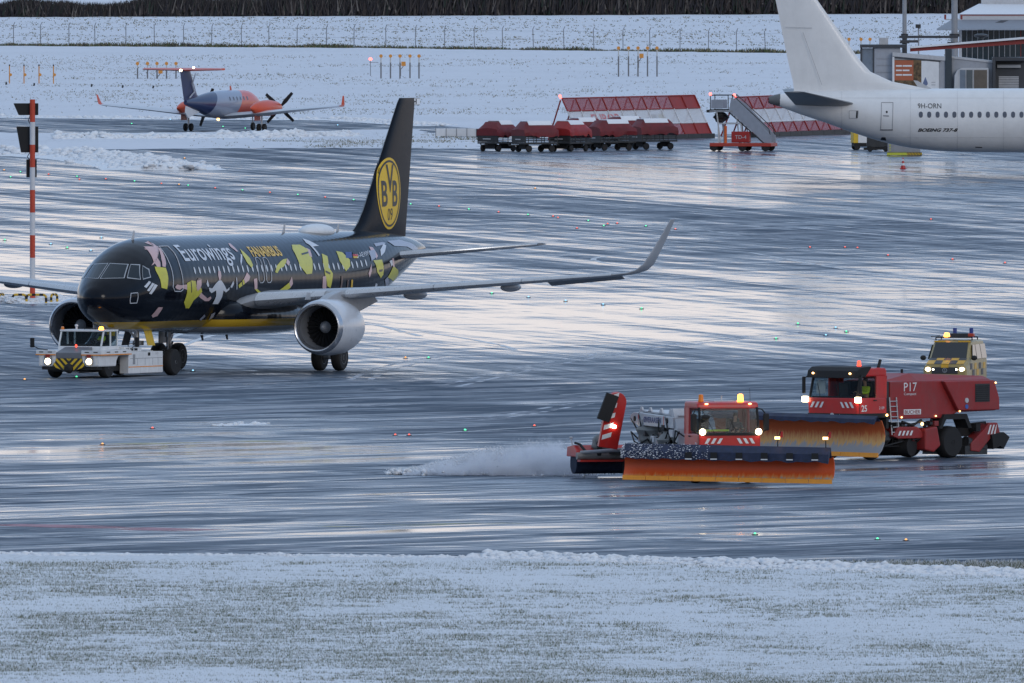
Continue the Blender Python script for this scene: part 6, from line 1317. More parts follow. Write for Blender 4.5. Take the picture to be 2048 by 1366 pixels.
# ------------------------------------------------------------------ passenger stairs
stp = thing('passenger_stairs', 'grey mobile passenger stairs on a red chassis in front of the blast screens', 'passenger stairs', G(1487,302), R(-12))
M_ST = mat('stairs_grey', (.30,.33,.39), .45, var=.08, dirt=.1)
K = 31.4
mb = MB(); mb.span((-2.0,-1.0,.30),(2.0,1.0,.52)); mb.build('chassis', mat('stairs_red',(.45,.05,.03),.45,var=.1,dirt=.2), stp, bevel=.03)
for x_ in (-1.75,.1,1.6):
    for sg in (1,-1): wheel_at(stp, x_, sg*.85, .27, .2)
sA, sB = Vector((-.75,0,2.55)), Vector((1.75,0,.55))
for k in range(13):
    t = k/12; p = sA.lerp(sB, t); mb = MB(); mb.box((p.x,0,p.z),(.26,1.3,.05)); mb.build('step', M_GREY, stp)
for sg in (1,-1):
    y_ = sg*.70
    mb = MB(); mb.prism([(sA.x-.05,sA.z+.0),(sA.x+.1,sA.z+.85),(sA.x+.75,sA.z+.45),(sB.x+.2,sB.z+.42),(sB.x+.2,sB.z-.25),(sB.x-.1,sB.z-.12)],1,y_-.03,y_+.03); mb.build('side_panel', M_ST, stp, bevel=.01)
    mb = MB(); mb.tube([(sA.x-.05,y_,sA.z-.08),(sB.x-.1,y_,sB.z-.2)],.05,6); mb.build('stringer', M_DARK, stp)
    mb = MB(); mb.tube([(sA.x+.2,y_,sA.z+.75),(sA.x+.15,y_,sA.z+1.05),(sB.x+.05,y_,sB.z+.85),(sB.x+.15,y_,sB.z+.3)],.03,6); mb.build('handrail', M_DARK, stp)
    mb = MB(); mb.span((-2.05,y_-.03,2.60),(-.85,y_+.03,2.66)); mb.tube([(-2.0,y_,2.6),(-2.0,y_,3.55),(-.85,y_,3.55),(-.85,y_,2.6)],.03,6); mb.build('platform_rail', M_BLACK, stp)
    quad('rail_panel', [(-1.95,y_,2.7),(-1.2,y_,2.7),(-1.2,y_,3.25),(-1.95,y_,3.25)], M_ST, stp, .02)
    mb = MB(); mb.tube([(-1.45,sg*.9,.5),(-1.45,sg*.9,1.75),(.0,sg*.9,1.75),(.15,sg*.9,.5)],.045,6); mb.build('support_frame', M_LGREY, stp)
    mb = MB(); mb.tube([(-1.6,y_,2.5),(-1.35,y_,.5)],.05,6); mb.tube([(-.3,y_,2.2),(-.1,y_,.5)],.05,6); mb.build('support_post', M_LGREY, stp)
mb = MB(); mb.span((-2.1,-.75,2.48),(-.55,.75,2.58)); mb.build('platform', M_GREY, stp)
mb = MB(); mb.span((-2.25,-.75,2.45),(-2.05,.75,2.62)); mb.build('platform_bumper', M_BLACK, stp)
lumpy('folded_canopy', (-1.5,0,2.15), (.45,.6,.32), 4, M_DARK, stp)
mb = MB(); mb.span((-.6,-.95,.55),(.55,-.3,1.25)); eb = mb.build('engine_box', mat('stairs_box_red',(.36,.02,.015),.45,var=.1), stp, bevel=.05)
flat_text('box_lettering', 'TD-4', (-.35,-.952,.78), (1,0,0), (0,0,1), .24, M_LGREY, eb)
mb = MB(); mb.cyl((-1.0,-.8,.5),(-1.0,-.8,1.6),.09,n=10); mb.build('gas_cylinder', M_ORANGE, stp)
mb = MB(); mb.ell((-2.0,-.7,3.62),(.09,.09,.10)); mb.build('red_lamp', MATS['red_obstruction_lamp'], stp)
# ------------------------------------------------------------------ striped signal mast with guard hoops
ms = thing('signal_mast', 'tall red and white banded mast carrying three black signal heads at the left edge', 'signal mast', G(65,606), 0)
for k in range(9):
    z0, z1 = k*1.09, (k+1)*1.09; mb = MB(); mb.cyl((0,0,z0),(.0,0,z1),.13,n=14); mb.build('mast_band', mat('mast_red',(.55,.06,.025),.45,var=.1) if k%2==0 else mat('mast_white',(.66,.67,.70),.45,var=.06), ms, smooth=40)
def head(x0, x1, z0, z1, slant):
    mb = MB(); mb.prism([(x0,z1),(x1,z1),(x1,z0),(x0+slant,z0)], 1, .14, .55); h = mb.build('signal_head', M_BLACK, ms, bevel=.03)
    mb = MB(); mb.cyl((0,.35,(z0+z1)/2),(0,0,(z0+z1)/2),.04,n=6); mb.build('bracket', M_BLACK, h); return h
head(-.92,.28,9.05,9.62,.25); head(-.78,.28,7.25,8.50,.22); head(-.30,.20,6.05,6.92,.0)
mb = MB(); mb.tube([(-.1,.3,9.1),(-.2,.2,8.8),(-.05,.15,8.45)],.02,5); mb.tube([(-.1,.3,7.3),(-.25,.2,7.05),(-.1,.15,6.85)],.02,5); mb.build('cable', M_BLACK, ms)
M_HY = mat('hoop_yellow', (.62,.38,.03), .5)
def hoop(dx, dy, w_, rz, label):
    t = thing('guard_hoop', label, 'guard hoop', G(65,606)+Vector((dx,dy,0)), rz, 'guard hoops round the mast foot')
    pts = [(-w_/2,0,0),(-w_/2,0,.28)]+[(-w_/2+.14-.14*math.cos(R(a)),0,.28+.14*math.sin(R(a))) for a in (30,60,90)]+[(w_/2-.14+.14*math.sin(R(a)),0,.28+.14*math.cos(R(a))) for a in (0,30,60,90)]+[(w_/2,0,0)]
    path = [Vector(p) for p in pts]; acc = 0; cur = []; k = 0; fine = []
    for a, b_ in zip(path[:-1], path[1:]):
        n = max(1, int((b_-a).length/.06)); fine += [a.lerp(b_, i/n) for i in range(n)]
    fine.append(path[-1]); seg = max(1, len(fine)//7)
    for i in range(0, len(fine)-1, seg): mb = MB(); mb.tube(fine[i:i+seg+1], .06, 8); mb.build('hoop_band', M_HY if (i//seg)%2==0 else M_BLACK, t)
hoop(-.62,-1.0,.66,R(8),'black and yellow guard hoop left of the striped mast foot'); hoop(.20,-1.2,.95,R(-6),'black and yellow guard hoop in front of the striped mast foot'); hoop(1.05,-.4,.6,R(62),'black and yellow guard hoop right of the striped mast foot'); hoop(-1.5,.4,.6,R(70),'snowed in yellow guard hoop far left of the striped mast foot')
# ------------------------------------------------------------------ approach light poles
M_POLE = mat('pole_grey', (.16,.16,.17), .6); M_POLEW = mat('pole_pale', (.5,.5,.48), .6); M_LO = mat('lamp_orange_housing', (.62,.25,.04), .5)
def lightpole(px, py, h, label, group, extra=False, topw=True):
    t = thing('approach_light', label, 'approach light', G(px,py), 0, group)
    mb = MB(); mb.cyl((0,0,0),(0,0,h*.72),.055,n=8); mb.build('lower_pole', M_POLE, t); mb = MB(); mb.cyl((0,0,h*.72),(0,0,h-.12),.045,n=8); mb.build('upper_pole', M_POLEW if topw else M_LO, t)
    mb = MB(); mb.cyl((.0,-.12,h),(.0,.14,h),.13,.10,12); mb.cyl((0,0,h-.15),(0,0,h),.04,n=6); mb.build('lamp_housing', M_LO, t, smooth=40)
    if extra: mb = MB(); mb.span((.10,-.1,h-.75),(.42,.15,h-.42)); mb.build('junction_box', M_LO, t); mb = MB(); mb.tube([(.25,0,h-.75),(.05,0,h-1.0),(.05,0,h-1.5)],.03,5); mb.build('cable', M_POLE, t)
ordn = ['leftmost','second','middle','fourth','rightmost']
for nm, xs, by, ty in (('behind the propeller plane', [275,295,314,333,352], 160, 127), ('left of the airliner fin top', [762,781,800,820,838], 159, 112), ('left of the white airliner fin', [1237,1257,1276,1295,1314], 155, 96)):
    S_ = (by+652)/30.3
    for i, x in enumerate(xs): lightpole(x, by, (by-ty)/S_, f'{ordn[i]} of the five orange approach light poles {nm}', f'approach lights {nm}', i == 2)
for i, x in enumerate((1698,1722,1740,1770)): lightpole(x, 150, 2.7, f'{["first","second","third","fourth"][i]} orange approach light from the left above the jet bridge roof', 'approach lights above the jet bridge', i == 3)
for i, x in enumerate((19,48,78,107)):
    t = thing('field_light', f'{["leftmost","second","third","rightmost"][i]} of the four slim yellow posts with a lamp at the far left', 'field light', G(x,169), 0, 'slim yellow posts at the far left')
    mb = MB(); mb.cyl((0,0,0),(0,0,1.4),.04,n=8); mb.build('post', M_LO, t); mb = MB(); mb.cyl((.08,-.1,.72),(.08,.1,.72),.11,n=12); mb.build('lamp_housing', M_LO, t); mb = MB(); mb.cyl((0,0,1.36),(0,0,1.48),.05,n=8); mb.build('post_cap', M_BLACK, t)
t = thing('obstruction_light', 'single red lamp on a thin post beside the middle approach lights', 'lamp', G(741,154), 0); mb = MB(); mb.cyl((0,0,0),(0,0,1.25),.025,n=6); mb.cyl((-.1,0,1.1),(.6,0,1.1),.02,n=5); mb.build('post', M_POLE, t); mb = MB(); mb.ell((0,0,1.35),(.12,.12,.12)); mb.build('lamp', MATS['red_obstruction_lamp'], t)
for i, (x, y) in enumerate(((12,172),(68,174),(183,176),(245,178),(306,179),(367,180))):
    t = thing('marker_stub', f'{["first","second","third","fourth","fifth","sixth"][i]} small dark marker stub from the left in the snow by the taxiway', 'marker', G(x,y), 0, 'small dark marker stubs in the snow'); mb = MB(); mb.cyl((0,0,0),(0,0,.2),.06,n=8); mb.cyl((0,0,.2),(.05,0,.28),.09,.05,8); mb.build('stub', M_BLACK, t)
# taxiway letter sign and white barrier
t = thing('letter_sign', 'small white board with a black letter H in the snow field', 'sign', G(829,214), 0)
mb = MB(); mb.span((-.38,-.04,.15),(.38,.04,.62)); mb.build('board', M_WHITE, t); flat_text('sign_letter', 'H', (0,-.045,.22), (1,0,0), (0,0,1), .34, M_JK, t, .02, align='CENTER')
mb = MB(); mb.span((-.40,-.05,.13),(.40,.035,.16)); mb.span((-.40,-.05,.61),(.40,.035,.64)); mb.build('sign_frame', M_DARK, t)
for x_ in (-.25,.25): mb = MB(); mb.cyl((x_,0,0),(x_,0,.16),.03,n=6); mb.build('leg', M_DARK, t)
t = thing('white_barrier', 'low white boarded barrier in the snow left of the luggage trailers', 'barrier', G(913,276), R(-4))
for i in range(4):
    mb = MB(); mb.span((-1.36+i*.68+.02,-.05,.12),(-.68+i*.68-.02,.05,.62)); mb.build('board', M_WHITE, t)
    mb = MB(); mb.span((-1.38+i*.68,-.07,.0),(-1.33+i*.68,.07,.64)); mb.build('post', M_GREY, t)
mb = MB(); mb.span((1.30,-.10,.05),(1.42,.30,.60)); mb.build('end_plate', M_DARK, t)
# ------------------------------------------------------------------ perimeter fence
M_FP = mat('fence_post_grey', (.20,.21,.23), .6)
posts = [27,81,138,190,252,309,367,423,483,538,594,653,708,772,831,889,949,1005,1067,1128,1188,1246,1300,1360,1417,1473,1531,1585,1640]
fy = lambda x: float(np.interp(x, [0,700,1250,1700,2048], [93,97.5,104,109,113]))
fc = thing('perimeter_fence', 'thin wire perimeter fence with grey posts across the far snow field', 'fence', G(850, fy(850)), 0); o_ = fc.location
for i, x in enumerate(posts):
    p = G(x, fy(x)) - o_; ln = rng.normal()*.03; mb = MB(); mb.cyl(p, p+Vector((ln,0,1.75)), .035, n=6); mb.cyl(p+Vector((ln,0,1.75)), p+Vector((ln+.12,0,2.0)), .03, n=6); mb.build('fence_post', M_FP, fc)
for z_ in (.9,1.6):
    for a, b_ in zip(posts[:-1], posts[1:]): mb = MB(); mb.cyl(G(a,fy(a))-o_+Vector((0,0,z_)), G(b_,fy(b_))-o_+Vector((0,0,z_)), .007, n=4, caps=False); mb.build('fence_wire', M_FP, fc)
# rank grass under the fence
def grass_line(name, pts, n, hmin, hmax, mats, seed, spread, label, wid):
    r = np.random.default_rng(seed); P0 = [G(*p) for p in pts]; V = []
    X = np.interp(r.uniform(0,len(P0)-1,n), range(len(P0)), [p.x for p in P0])
    xs_ = np.array([p.x for p in P0]); ys_ = np.array([p.y for p in P0]); Y = np.interp(X, xs_, ys_) + r.normal(0,spread,n)
    k = fbm(X*.4, X*.1+3, seed, 3); h = r.uniform(hmin,hmax,n)*(.3+1.4*k); l = r.normal(0,.5,n)*h; ww = wid*r.uniform(.5,1.6,n)
    V = np.stack([np.stack([X-ww,Y,0*X],1),np.stack([X+ww,Y,0*X],1),np.stack([X+l,Y,h],1)],1).reshape(-1,3)
    return tag(mesh_np(name, V, np.arange(len(V)).reshape(-1,3), mats, mi=r.choice(len(mats),n), kind='stuff'), label, 'grass')
grass_line('fence_grass', [(-40,fy(-40)),(400,fy(400)),(700,fy(700)),(1250,fy(1250)),(1800,fy(1800))], 9000, .12, .50, [M_GR1,M_GR2,mat('grass_dark',(.05,.045,.04),.8)], 31, .5, 'rank dark grass along the foot of the perimeter fence', .05)
# far leafless scrub at the top of the picture
M_SC1 = mat('scrub_dark', (.022,.020,.024), .9, var=.3); M_SC2 = mat('scrub_brown', (.045,.036,.034), .9, var=.3); M_SC3 = mat('scrub_green', (.02,.03,.022), .9, var=.3)
def scrub(name, x0, x1, ybase, h0, h1, n, seed, label):
    r = np.random.default_rng(seed); a = G(x0, ybase[0]); b_ = G(x1, ybase[1]); t = r.random(n); X = a.x+(b_.x-a.x)*t; Y = a.y+(b_.y-a.y)*t + r.uniform(0,14,n)
    H = (h0+(h1-h0)*t)*(.35+.9*fbm(X*.35,Y*.05,seed,4))*r.uniform(.5,1.15,n)*1.25; z0 = r.random(n)*H*.35; ww = r.uniform(.02,.10,n); l = r.normal(0,.22,n)*H
    V = np.stack([np.stack([X-ww,Y,z0-.1],1),np.stack([X+ww,Y,z0-.1],1),np.stack([X+l,Y,H],1)],1).reshape(-1,3)
    return tag(mesh_np(name, V, np.arange(len(V)).reshape(-1,3), [M_SC1,M_SC2,M_SC3,mat('scrub_pale_twig',(.13,.115,.105),.9,var=.3)], mi=r.choice(4,n,p=[.46,.34,.10,.10]), kind='stuff'), label, 'scrub')
scrub('scrub', -60, 760, (36,34), 1.35, 1.9, 24000, 41, 'low dark leafless scrub along the top left edge')
scrub('tall_scrub', 700, 2110, (34,28), 2.7, 5.0, 46000, 42, 'taller dark leafless scrub along the top right edge')
# ------------------------------------------------------------------ terminal, jet bridges and masts at the top right
TB = 262; ST_ = (TB+652)/30.3
def tx(px): return (px-1024)/ST_*1.0
def tz(py, base=TB): return (base-py)/ST_
T0 = G(1900, TB); 
def rel(px, y=0.0): return (px-1900)/ST_
M_JB = mat('jet_bridge_grey', (.34,.36,.40), .5, var=.06, dirt=.15); M_JBD = mat('jet_bridge_dark', (.045,.05,.06), .5, var=.1); M_RB = mat('beam_red', (.26,.035,.03), .5, var=.1)
M_TG = mat('terminal_glass', (.02,.035,.045), .12, var=.2, vscale=1.2); M_ROOF = mat('terminal_roof_grey', (.24,.26,.30), .5, var=.08, dirt=.1)
# floodlight masts (stand behind the bridges)
for px, r_, lab in ((1809,.15,'slim grey floodlight mast left of the terminal roof'),(1909,.22,'thicker grey floodlight mast in front of the terminal with red side lamps')):
    t = thing('floodlight_mast', lab, 'mast', G(px, 258), 0)
    mb = MB(); mb.cyl((0,0,0),(0,0,6.2),r_*1.25,r_*1.1,14); mb.build('lower_tube', M_DARK if r_<.2 else M_GREY, t, smooth=40); mb = MB(); mb.cyl((0,0,6.2),(0,0,14),r_,r_*.75,14); mb.build('upper_tube', M_GREY, t, smooth=40)
    
    for za,zb_,k_ in ((6.15,6.35,1.6),(5.7,5.8,2.2)): mb = MB(); mb.cyl((0,0,za),(0,0,zb_),r_*k_,n=14); mb.build('collar', M_DARK, t)
    if r_ > .2:
        mb = MB(); mb.span((-.62,-.05,7.25),(.50,.05,7.33)); mb.build('cross_arm', M_LGREY, t)
        for x_ in (-.62,.46): mb = MB(); mb.cyl((x_,0,7.3),(x_,0,7.62),.07,n=8); mb.build('side_lamp', M_RB, t)
    else: mb = MB(); mb.tube([(.2,-.1,6.9),(.45,-.1,7.1),(.3,-.1,7.25),(.2,-.1,7.0)],.02,5); mb.build('cable_loop', M_BLACK, t)
t = thing('camera_post', 'short post with a camera box on the jet bridge roof beam', 'camera', G(1837, 259), 0)
mb = MB(); mb.cyl((0,0,0),(0,0,6.9),.05,n=6); mb.build('post', M_GREY, t); mb = MB(); mb.span((-.2,-.2,6.75),(.15,.1,7.0)); mb.build('camera_box', M_DARK, t)
# jet bridge: cab end, rotunda, tunnels
jb = thing('jet_bridge', 'grey jet bridge with an orange poster and white panel behind the white airliner', 'jet bridge', T0, 0)
X = rel
mb = MB(); mb.span((X(1748),-1.5,2.6),(X(1800),1.5,tz(95))); rot = mb.build('bridge_head', M_JB, jb, bevel=.04)
for k in range(5): mb = MB(); mb.span((X(1752),-1.54,3.0+k*.45),(X(1798),-1.50,3.02+k*.45)); mb.build('panel_gap', M_GREY, rot)
mb = MB(); mb.span((X(1720),-1.7,tz(95)),(X(1812),1.7,tz(89))); mb.build('head_roof', M_JBD, jb)
quad('head_window', [(X(1722),-1.4,2.6),(X(1746),-1.4,2.6),(X(1746),-1.4,tz(96)),(X(1722),-1.4,tz(96))], mat('pale_glass',(.16,.20,.25),.15), jb, .03)
for px in (1722,1747): mb = MB(); mb.span((X(px)-.06,-1.48,2.4),(X(px)+.06,-1.36,tz(95))); mb.build('window_post', M_JBD, jb)
mb = MB(); mb.span((X(1758),-1,tz(89)),(X(1776),.5,tz(75))); mb.build('roof_unit', M_LGREY, jb, bevel=.03)
mb = MB(); mb.prism([(X(1785),2.2),(X(1890),2.2),(X(1890),tz(116)),(X(1785),tz(108))], 1, -2.0, .6); tun = mb.build('tunnel', M_JB, jb, bevel=.03)
mb = MB(); mb.prism([(X(1784),tz(112)),(X(1891),tz(121)),(X(1891),tz(113)),(X(1784),tz(104))], 1, -2.08, .7); mb.build('tunnel_roof', M_LGREY, jb, bevel=.02)
mb = MB(); mb.prism([(X(1785),tz(115)),(X(1880),tz(123.5)),(X(1880),tz(121)),(X(1785),tz(112.5))], 1, -2.06, -2.0); mb.build('cable_tray', M_JBD, tun)
M_AD = mat('poster_orange', (.40,.11,.05), .55, var=.06)
mb = MB(); mb.span((X(1788),-2.05,tz(175)),(X(1842),-2.02,tz(119))); pst = mb.build('poster', mat('poster_autumn',(.12,.075,.035),.6,var=.9,vscale=5), jb)
mb = MB(); mb.span((X(1788),-2.065,tz(160)),(X(1826),-2.052,tz(120))); mb.build('poster_field', M_AD, pst)
for k in range(3):
    for j, (a, b_) in enumerate(((1791,1803),(1804.5,1823 if k != 1 else 1818))):
        mb = MB(); mb.span((X(a),-2.075,tz(132.5+k*9)),(X(b_),-2.066,tz(129.5+k*9))); mb.build('poster_line', M_WHITE, pst)
mb = MB(); mb.span((X(1842),-2.05,2.3),(X(1877),-2.02,tz(121))); wp = mb.build('white_panel', M_WHITE, jb)
mb = MB(); dp = [(X(1850)+.16*math.cos(R(a)), tz(166)+.16*math.sin(R(a))) for a in range(150,391,20)]+[(X(1850),tz(153))]
mb.prism(dp, 1, -2.065, -2.05); mb.build('drop_emblem', mat('drop_blue_grey',(.12,.16,.28),.5), wp)
for k in range(2): mb = MB(); mb.span((X(1862),-2.06,tz(165+k*5)),(X(1870),-2.052,tz(163+k*5))); mb.build('small_print', M_LGREY, wp)
mb = MB(); mb.span((X(1784),-2.1,tz(176)),(X(1788),-2.0,tz(113))); mb.build('white_edge', M_WHITE, jb)
mb = MB(); mb.span((X(1890),-2.15,0),(X(1903),1.0,tz(97))); mb.build('support_column', mat('column_blue_black',(.03,.045,.06),.45,var=.1), jb, bevel=.03)
mb = MB(); mb.prism([(X(1903),2.2),(X(1984),2.2),(X(1984),tz(121)),(X(1903),tz(113))], 1, -1.7, .8); t2_ = mb.build('rear_tunnel', M_JB, jb, bevel=.03)
mb = MB(); mb.prism([(X(1903),tz(116)),(X(1984),tz(125)),(X(1984),tz(121)),(X(1903),tz(112))], 1, -1.78, .9); mb.build('rear_tunnel_roof', M_LGREY, jb)
# glazed operator cab
mb = MB(); cp_ = [(X(1907),2.3),(X(1908),tz(150)),(X(1913),tz(140)),(X(1922),tz(135)),(X(1976),tz(135)),(X(1976),2.3)]; mb.prism(cp_, 1, -2.5, -1.72); oc = mb.build('operator_cab', M_LGREY, jb, bevel=.04)
for a, b_, m_ in ((1919,1930,MATS['pale_glass']),(1932,1944,mat('cab_glass_dark',(.10,.12,.13),.15)),(1947,1973,mat('cab_glass_brown',(.13,.11,.09),.15))): mb = MB(); mb.span((X(a),-2.54,2.5),(X(b_),-2.49,tz(139))); mb.build('cab_window', m_, oc)
mb = MB(); mb.span((X(1984),-2.3,2.0),(X(1990),.5,tz(114))); mb.span((X(1990),-2.3,tz(121)),(X(2052),.5,tz(114))); mb.span((X(1990),-1.0,2.0),(X(2052),.4,tz(121))); dbx = mb.build('dock_box', M_JBD, jb, bevel=.02)
for k in range(12): mb = MB(); mb.span((X(1997),-1.06,2.35+k*.11),(X(2037),-1.02,2.43+k*.11)); mb.build('shutter_slat', M_LGREY, dbx)
mb = MB(); mb.span((X(1994),-1.3,tz(135)),(X(2041),-1.0,tz(129))); mb.build('shutter_box', M_LGREY, dbx)
mb = MB(); mb.prism([(X(1820),tz(103)),(X(2055),tz(87)),(X(2055),tz(77)),(X(1820),tz(96))], 1, -.6, -.2); rb = mb.build('red_beam', M_RB, jb)
mb = MB(); mb.prism([(X(1820),tz(96.3)),(X(2055),tz(77.3)),(X(2055),tz(73.5)),(X(1820),tz(93))], 1, -.9, .4); mb.build('beam_snow', M_SNOW, rb)
mb = MB(); mb.span((X(1798),-.9,tz(76)),(X(1916),-.62,tz(71))); mb.span((X(1800),-.95,tz(85)),(X(1836),-.5,tz(80))); mb.build('link_beam', M_JBD, jb)
mb = MB(); mb.ell((X(1962),-.8,tz(71)),(.5,.4,.14)); mb.cyl((X(1962),-.8,tz(77)),(X(1962),-.8,tz(71)),.2,n=8); mb.build('roof_fan', M_JBD, jb)
for px in (1735,1840,1950): mb = MB(); mb.cyl((X(px),0,0),(X(px),0,2.5),.3,n=12); mb.build('bridge_leg', M_GREY, jb)
# terminal behind
te = thing('terminal_building', 'terminal building with dark glass front and snowy stepped roof in the top right corner', 'building', G(1985, 246), 0)
S2 = (246+652)/30.3; Z = lambda py: (246-py)/S2; X2 = lambda px: (px-1985)/S2
mb = MB(); mb.span((X2(1924),1.0,0),(X2(2120),9.0,Z(58))); mb.build('wall', M_JBD, te)
px = 1924.0; k = 0
while px < 2090:
    mb = MB(); mb.span((X2(px),.93,Z(150)),(X2(px+9.2),1.0,Z(62))); mb.build('facade_pane', M_TG, te)
    mb = MB(); mb.span((X2(px+9.3),.85,Z(150)),(X2(px+10.6),1.0,Z(60))); mb.build('mullion', M_RB if k in (10,) else M_GREY, te); px += 10.8; k += 1
mb = MB(); mb.span((X2(1918),.8,Z(150)),(X2(1924),1.2,Z(60))); mb.build('corner_post', M_LGREY, te)
mb = MB(); mb.add([(X2(1873),-1.2,Z(60)),(X2(2120),-1.2,Z(60)),(X2(2120),1.2,Z(42)),(X2(1905),1.2,Z(42)),(X2(1873),-1.0,Z(57)),(X2(2120),-1.0,Z(57)),(X2(2120),1.4,Z(39)),(X2(1905),1.4,Z(39))],[(0,1,2,3),(7,6,5,4),(0,4,5,1),(1,5,6,2),(2,6,7,3),(3,7,4,0)]); cn = mb.build('canopy', M_ROOF, te)
for a in range(1890,2090,7): mb = MB(); mb.cyl((X2(a)-.1,-1.23,Z(59.3)),(X2(a+12),1.17,Z(42)),.02,n=4); mb.build('roof_seam', M_GREY, cn)
mb = MB(); mb.add([(X2(1952),-1.3,Z(60)),(X2(1968),-1.3,Z(60)),(X2(2018),1.1,Z(41)),(X2(2002),1.1,Z(41))],[(0,1,2,3)]); mb.build('roof_valley', M_JBD, cn)
mb = MB(); mb.span((X2(1921),1.3,Z(42)),(X2(2120),6,Z(30.5))); pr_ = mb.build('parapet', mat('parapet_white',(.52,.53,.55),.6,var=.05), te)
mb = MB(); mb.span((X2(1921),1.27,Z(31.5)),(X2(2120),1.30,Z(29.8))); mb.build('parapet_rail', M_RB, pr_)
mb = MB(); mb.add([(X2(1921),1.4,Z(29)),(X2(2120),1.4,Z(29)),(X2(2120),5,Z(10)),(X2(1960),5,Z(10)),(X2(1921),6,Z(29)),(X2(2120),6,Z(29)),(X2(2120),6,Z(9)),(X2(1960),6,Z(9))],[(0,1,2,3),(4,7,6,5),(0,4,5,1),(1,5,6,2),(2,6,7,3),(3,7,4,0)]); mb.build('snowy_roof', M_SNOW, te)
mb = MB(); mb.span((X2(1966),5.2,Z(11)),(X2(2120),9,Z(-30))); mb.build('upper_storey', M_LGREY, te)
# ------------------------------------------------------------------ things under and beside the white airliner
t = thing('traffic_cone', 'red and white traffic cone on the wet apron in front of the white airliner', 'cone', G(1806,338), 0)
mb = MB(); mb.span((-.20,-.20,0),(.20,.20,.05)); mb.build('base', M_RED, t, bevel=.01)
for z0, z1, r0, r1, m_ in ((.05,.22,.16,.12,M_RED),(.22,.36,.12,.09,M_WHITE),(.36,.50,.09,.06,M_RED),(.50,.60,.06,.045,M_WHITE),(.60,.70,.045,.03,M_RED)): mb = MB(); mb.cyl((0,0,z0),(0,0,z1),r0,r1,14); mb.build('cone_band', m_, t, smooth=40)
c2_ = copy_tree(t); c2_.location = G(1733,291); c2_['label'] = 'red and white traffic cone beside the yellow cart under the white airliner tail'; c2_.scale = (1.2,1.2,1.2)
t = thing('equipment_cart', 'yellow and white equipment cart under the white airliner tail', 'cart', G(1718,300), R(10))
mb = MB(); mb.span((-.45,-.5,.45),(-.15,.5,1.15)); mb.build('yellow_end', M_YELLOW, t, bevel=.03); mb = MB(); mb.span((-.15,-.5,.45),(.42,.5,1.15)); mb.build('white_box', M_WHITE, t, bevel=.03)
mb = MB(); mb.span((-.4,-.45,.22),(1.3,.45,.45)); mb.build('chassis', M_BLACK, t, bevel=.03)
for x_ in (-.2,1.0):
    for sg in (1,-1): wheel_at(t, x_, sg*.42, .2, .14)
t = thing('ground_power_unit', 'dark low ground unit on wheels below the white airliner belly', 'ground unit', G(1762,303), 0)
mb = MB(); mb.span((-.9,-.6,.25),(.45,.6,.95)); mb.build('housing', M_DARK, t, bevel=.05); mb = MB(); mb.span((-1.1,-.7,.12),(.55,.7,.25)); mb.build('frame', M_BLACK, t)
for x_ in (-.7,.3):
    for sg in (1,-1): wheel_at(t, x_, sg*.6, .18, .12)
t = thing('service_platform', 'grey service unit with yellow and black striped base below the white airliner', 'platform', G(1812,311), 0)
mb = MB(); mb.span((-1.2,-.7,.02),(1.0,.7,.20)); bs = mb.build('base', M_DARK, t); mb = MB(); mb.span((-1.2,-.712,.03),(.05,-.702,.19)); mb.build('yellow_edge', mat('edge_lime',(.55,.58,.05),.5), bs)
stripes('hazard_stripes', (.05,-.702,.03), (1,0,0), (0,0,1), .95, .16, 10, .06, M_YELLOW, bs)
mb = MB(); mb.span((-1.15,-.6,.2),(.9,.6,1.15)); bd = mb.build('cabinet', M_GREY, t, bevel=.03)
for k in range(5): mb = MB(); mb.span((-1.05,-.612,.30+k*.16),(-.97,-.602,.38+k*.16)); mb.build('lime_mark', MATS['edge_lime'], bd)
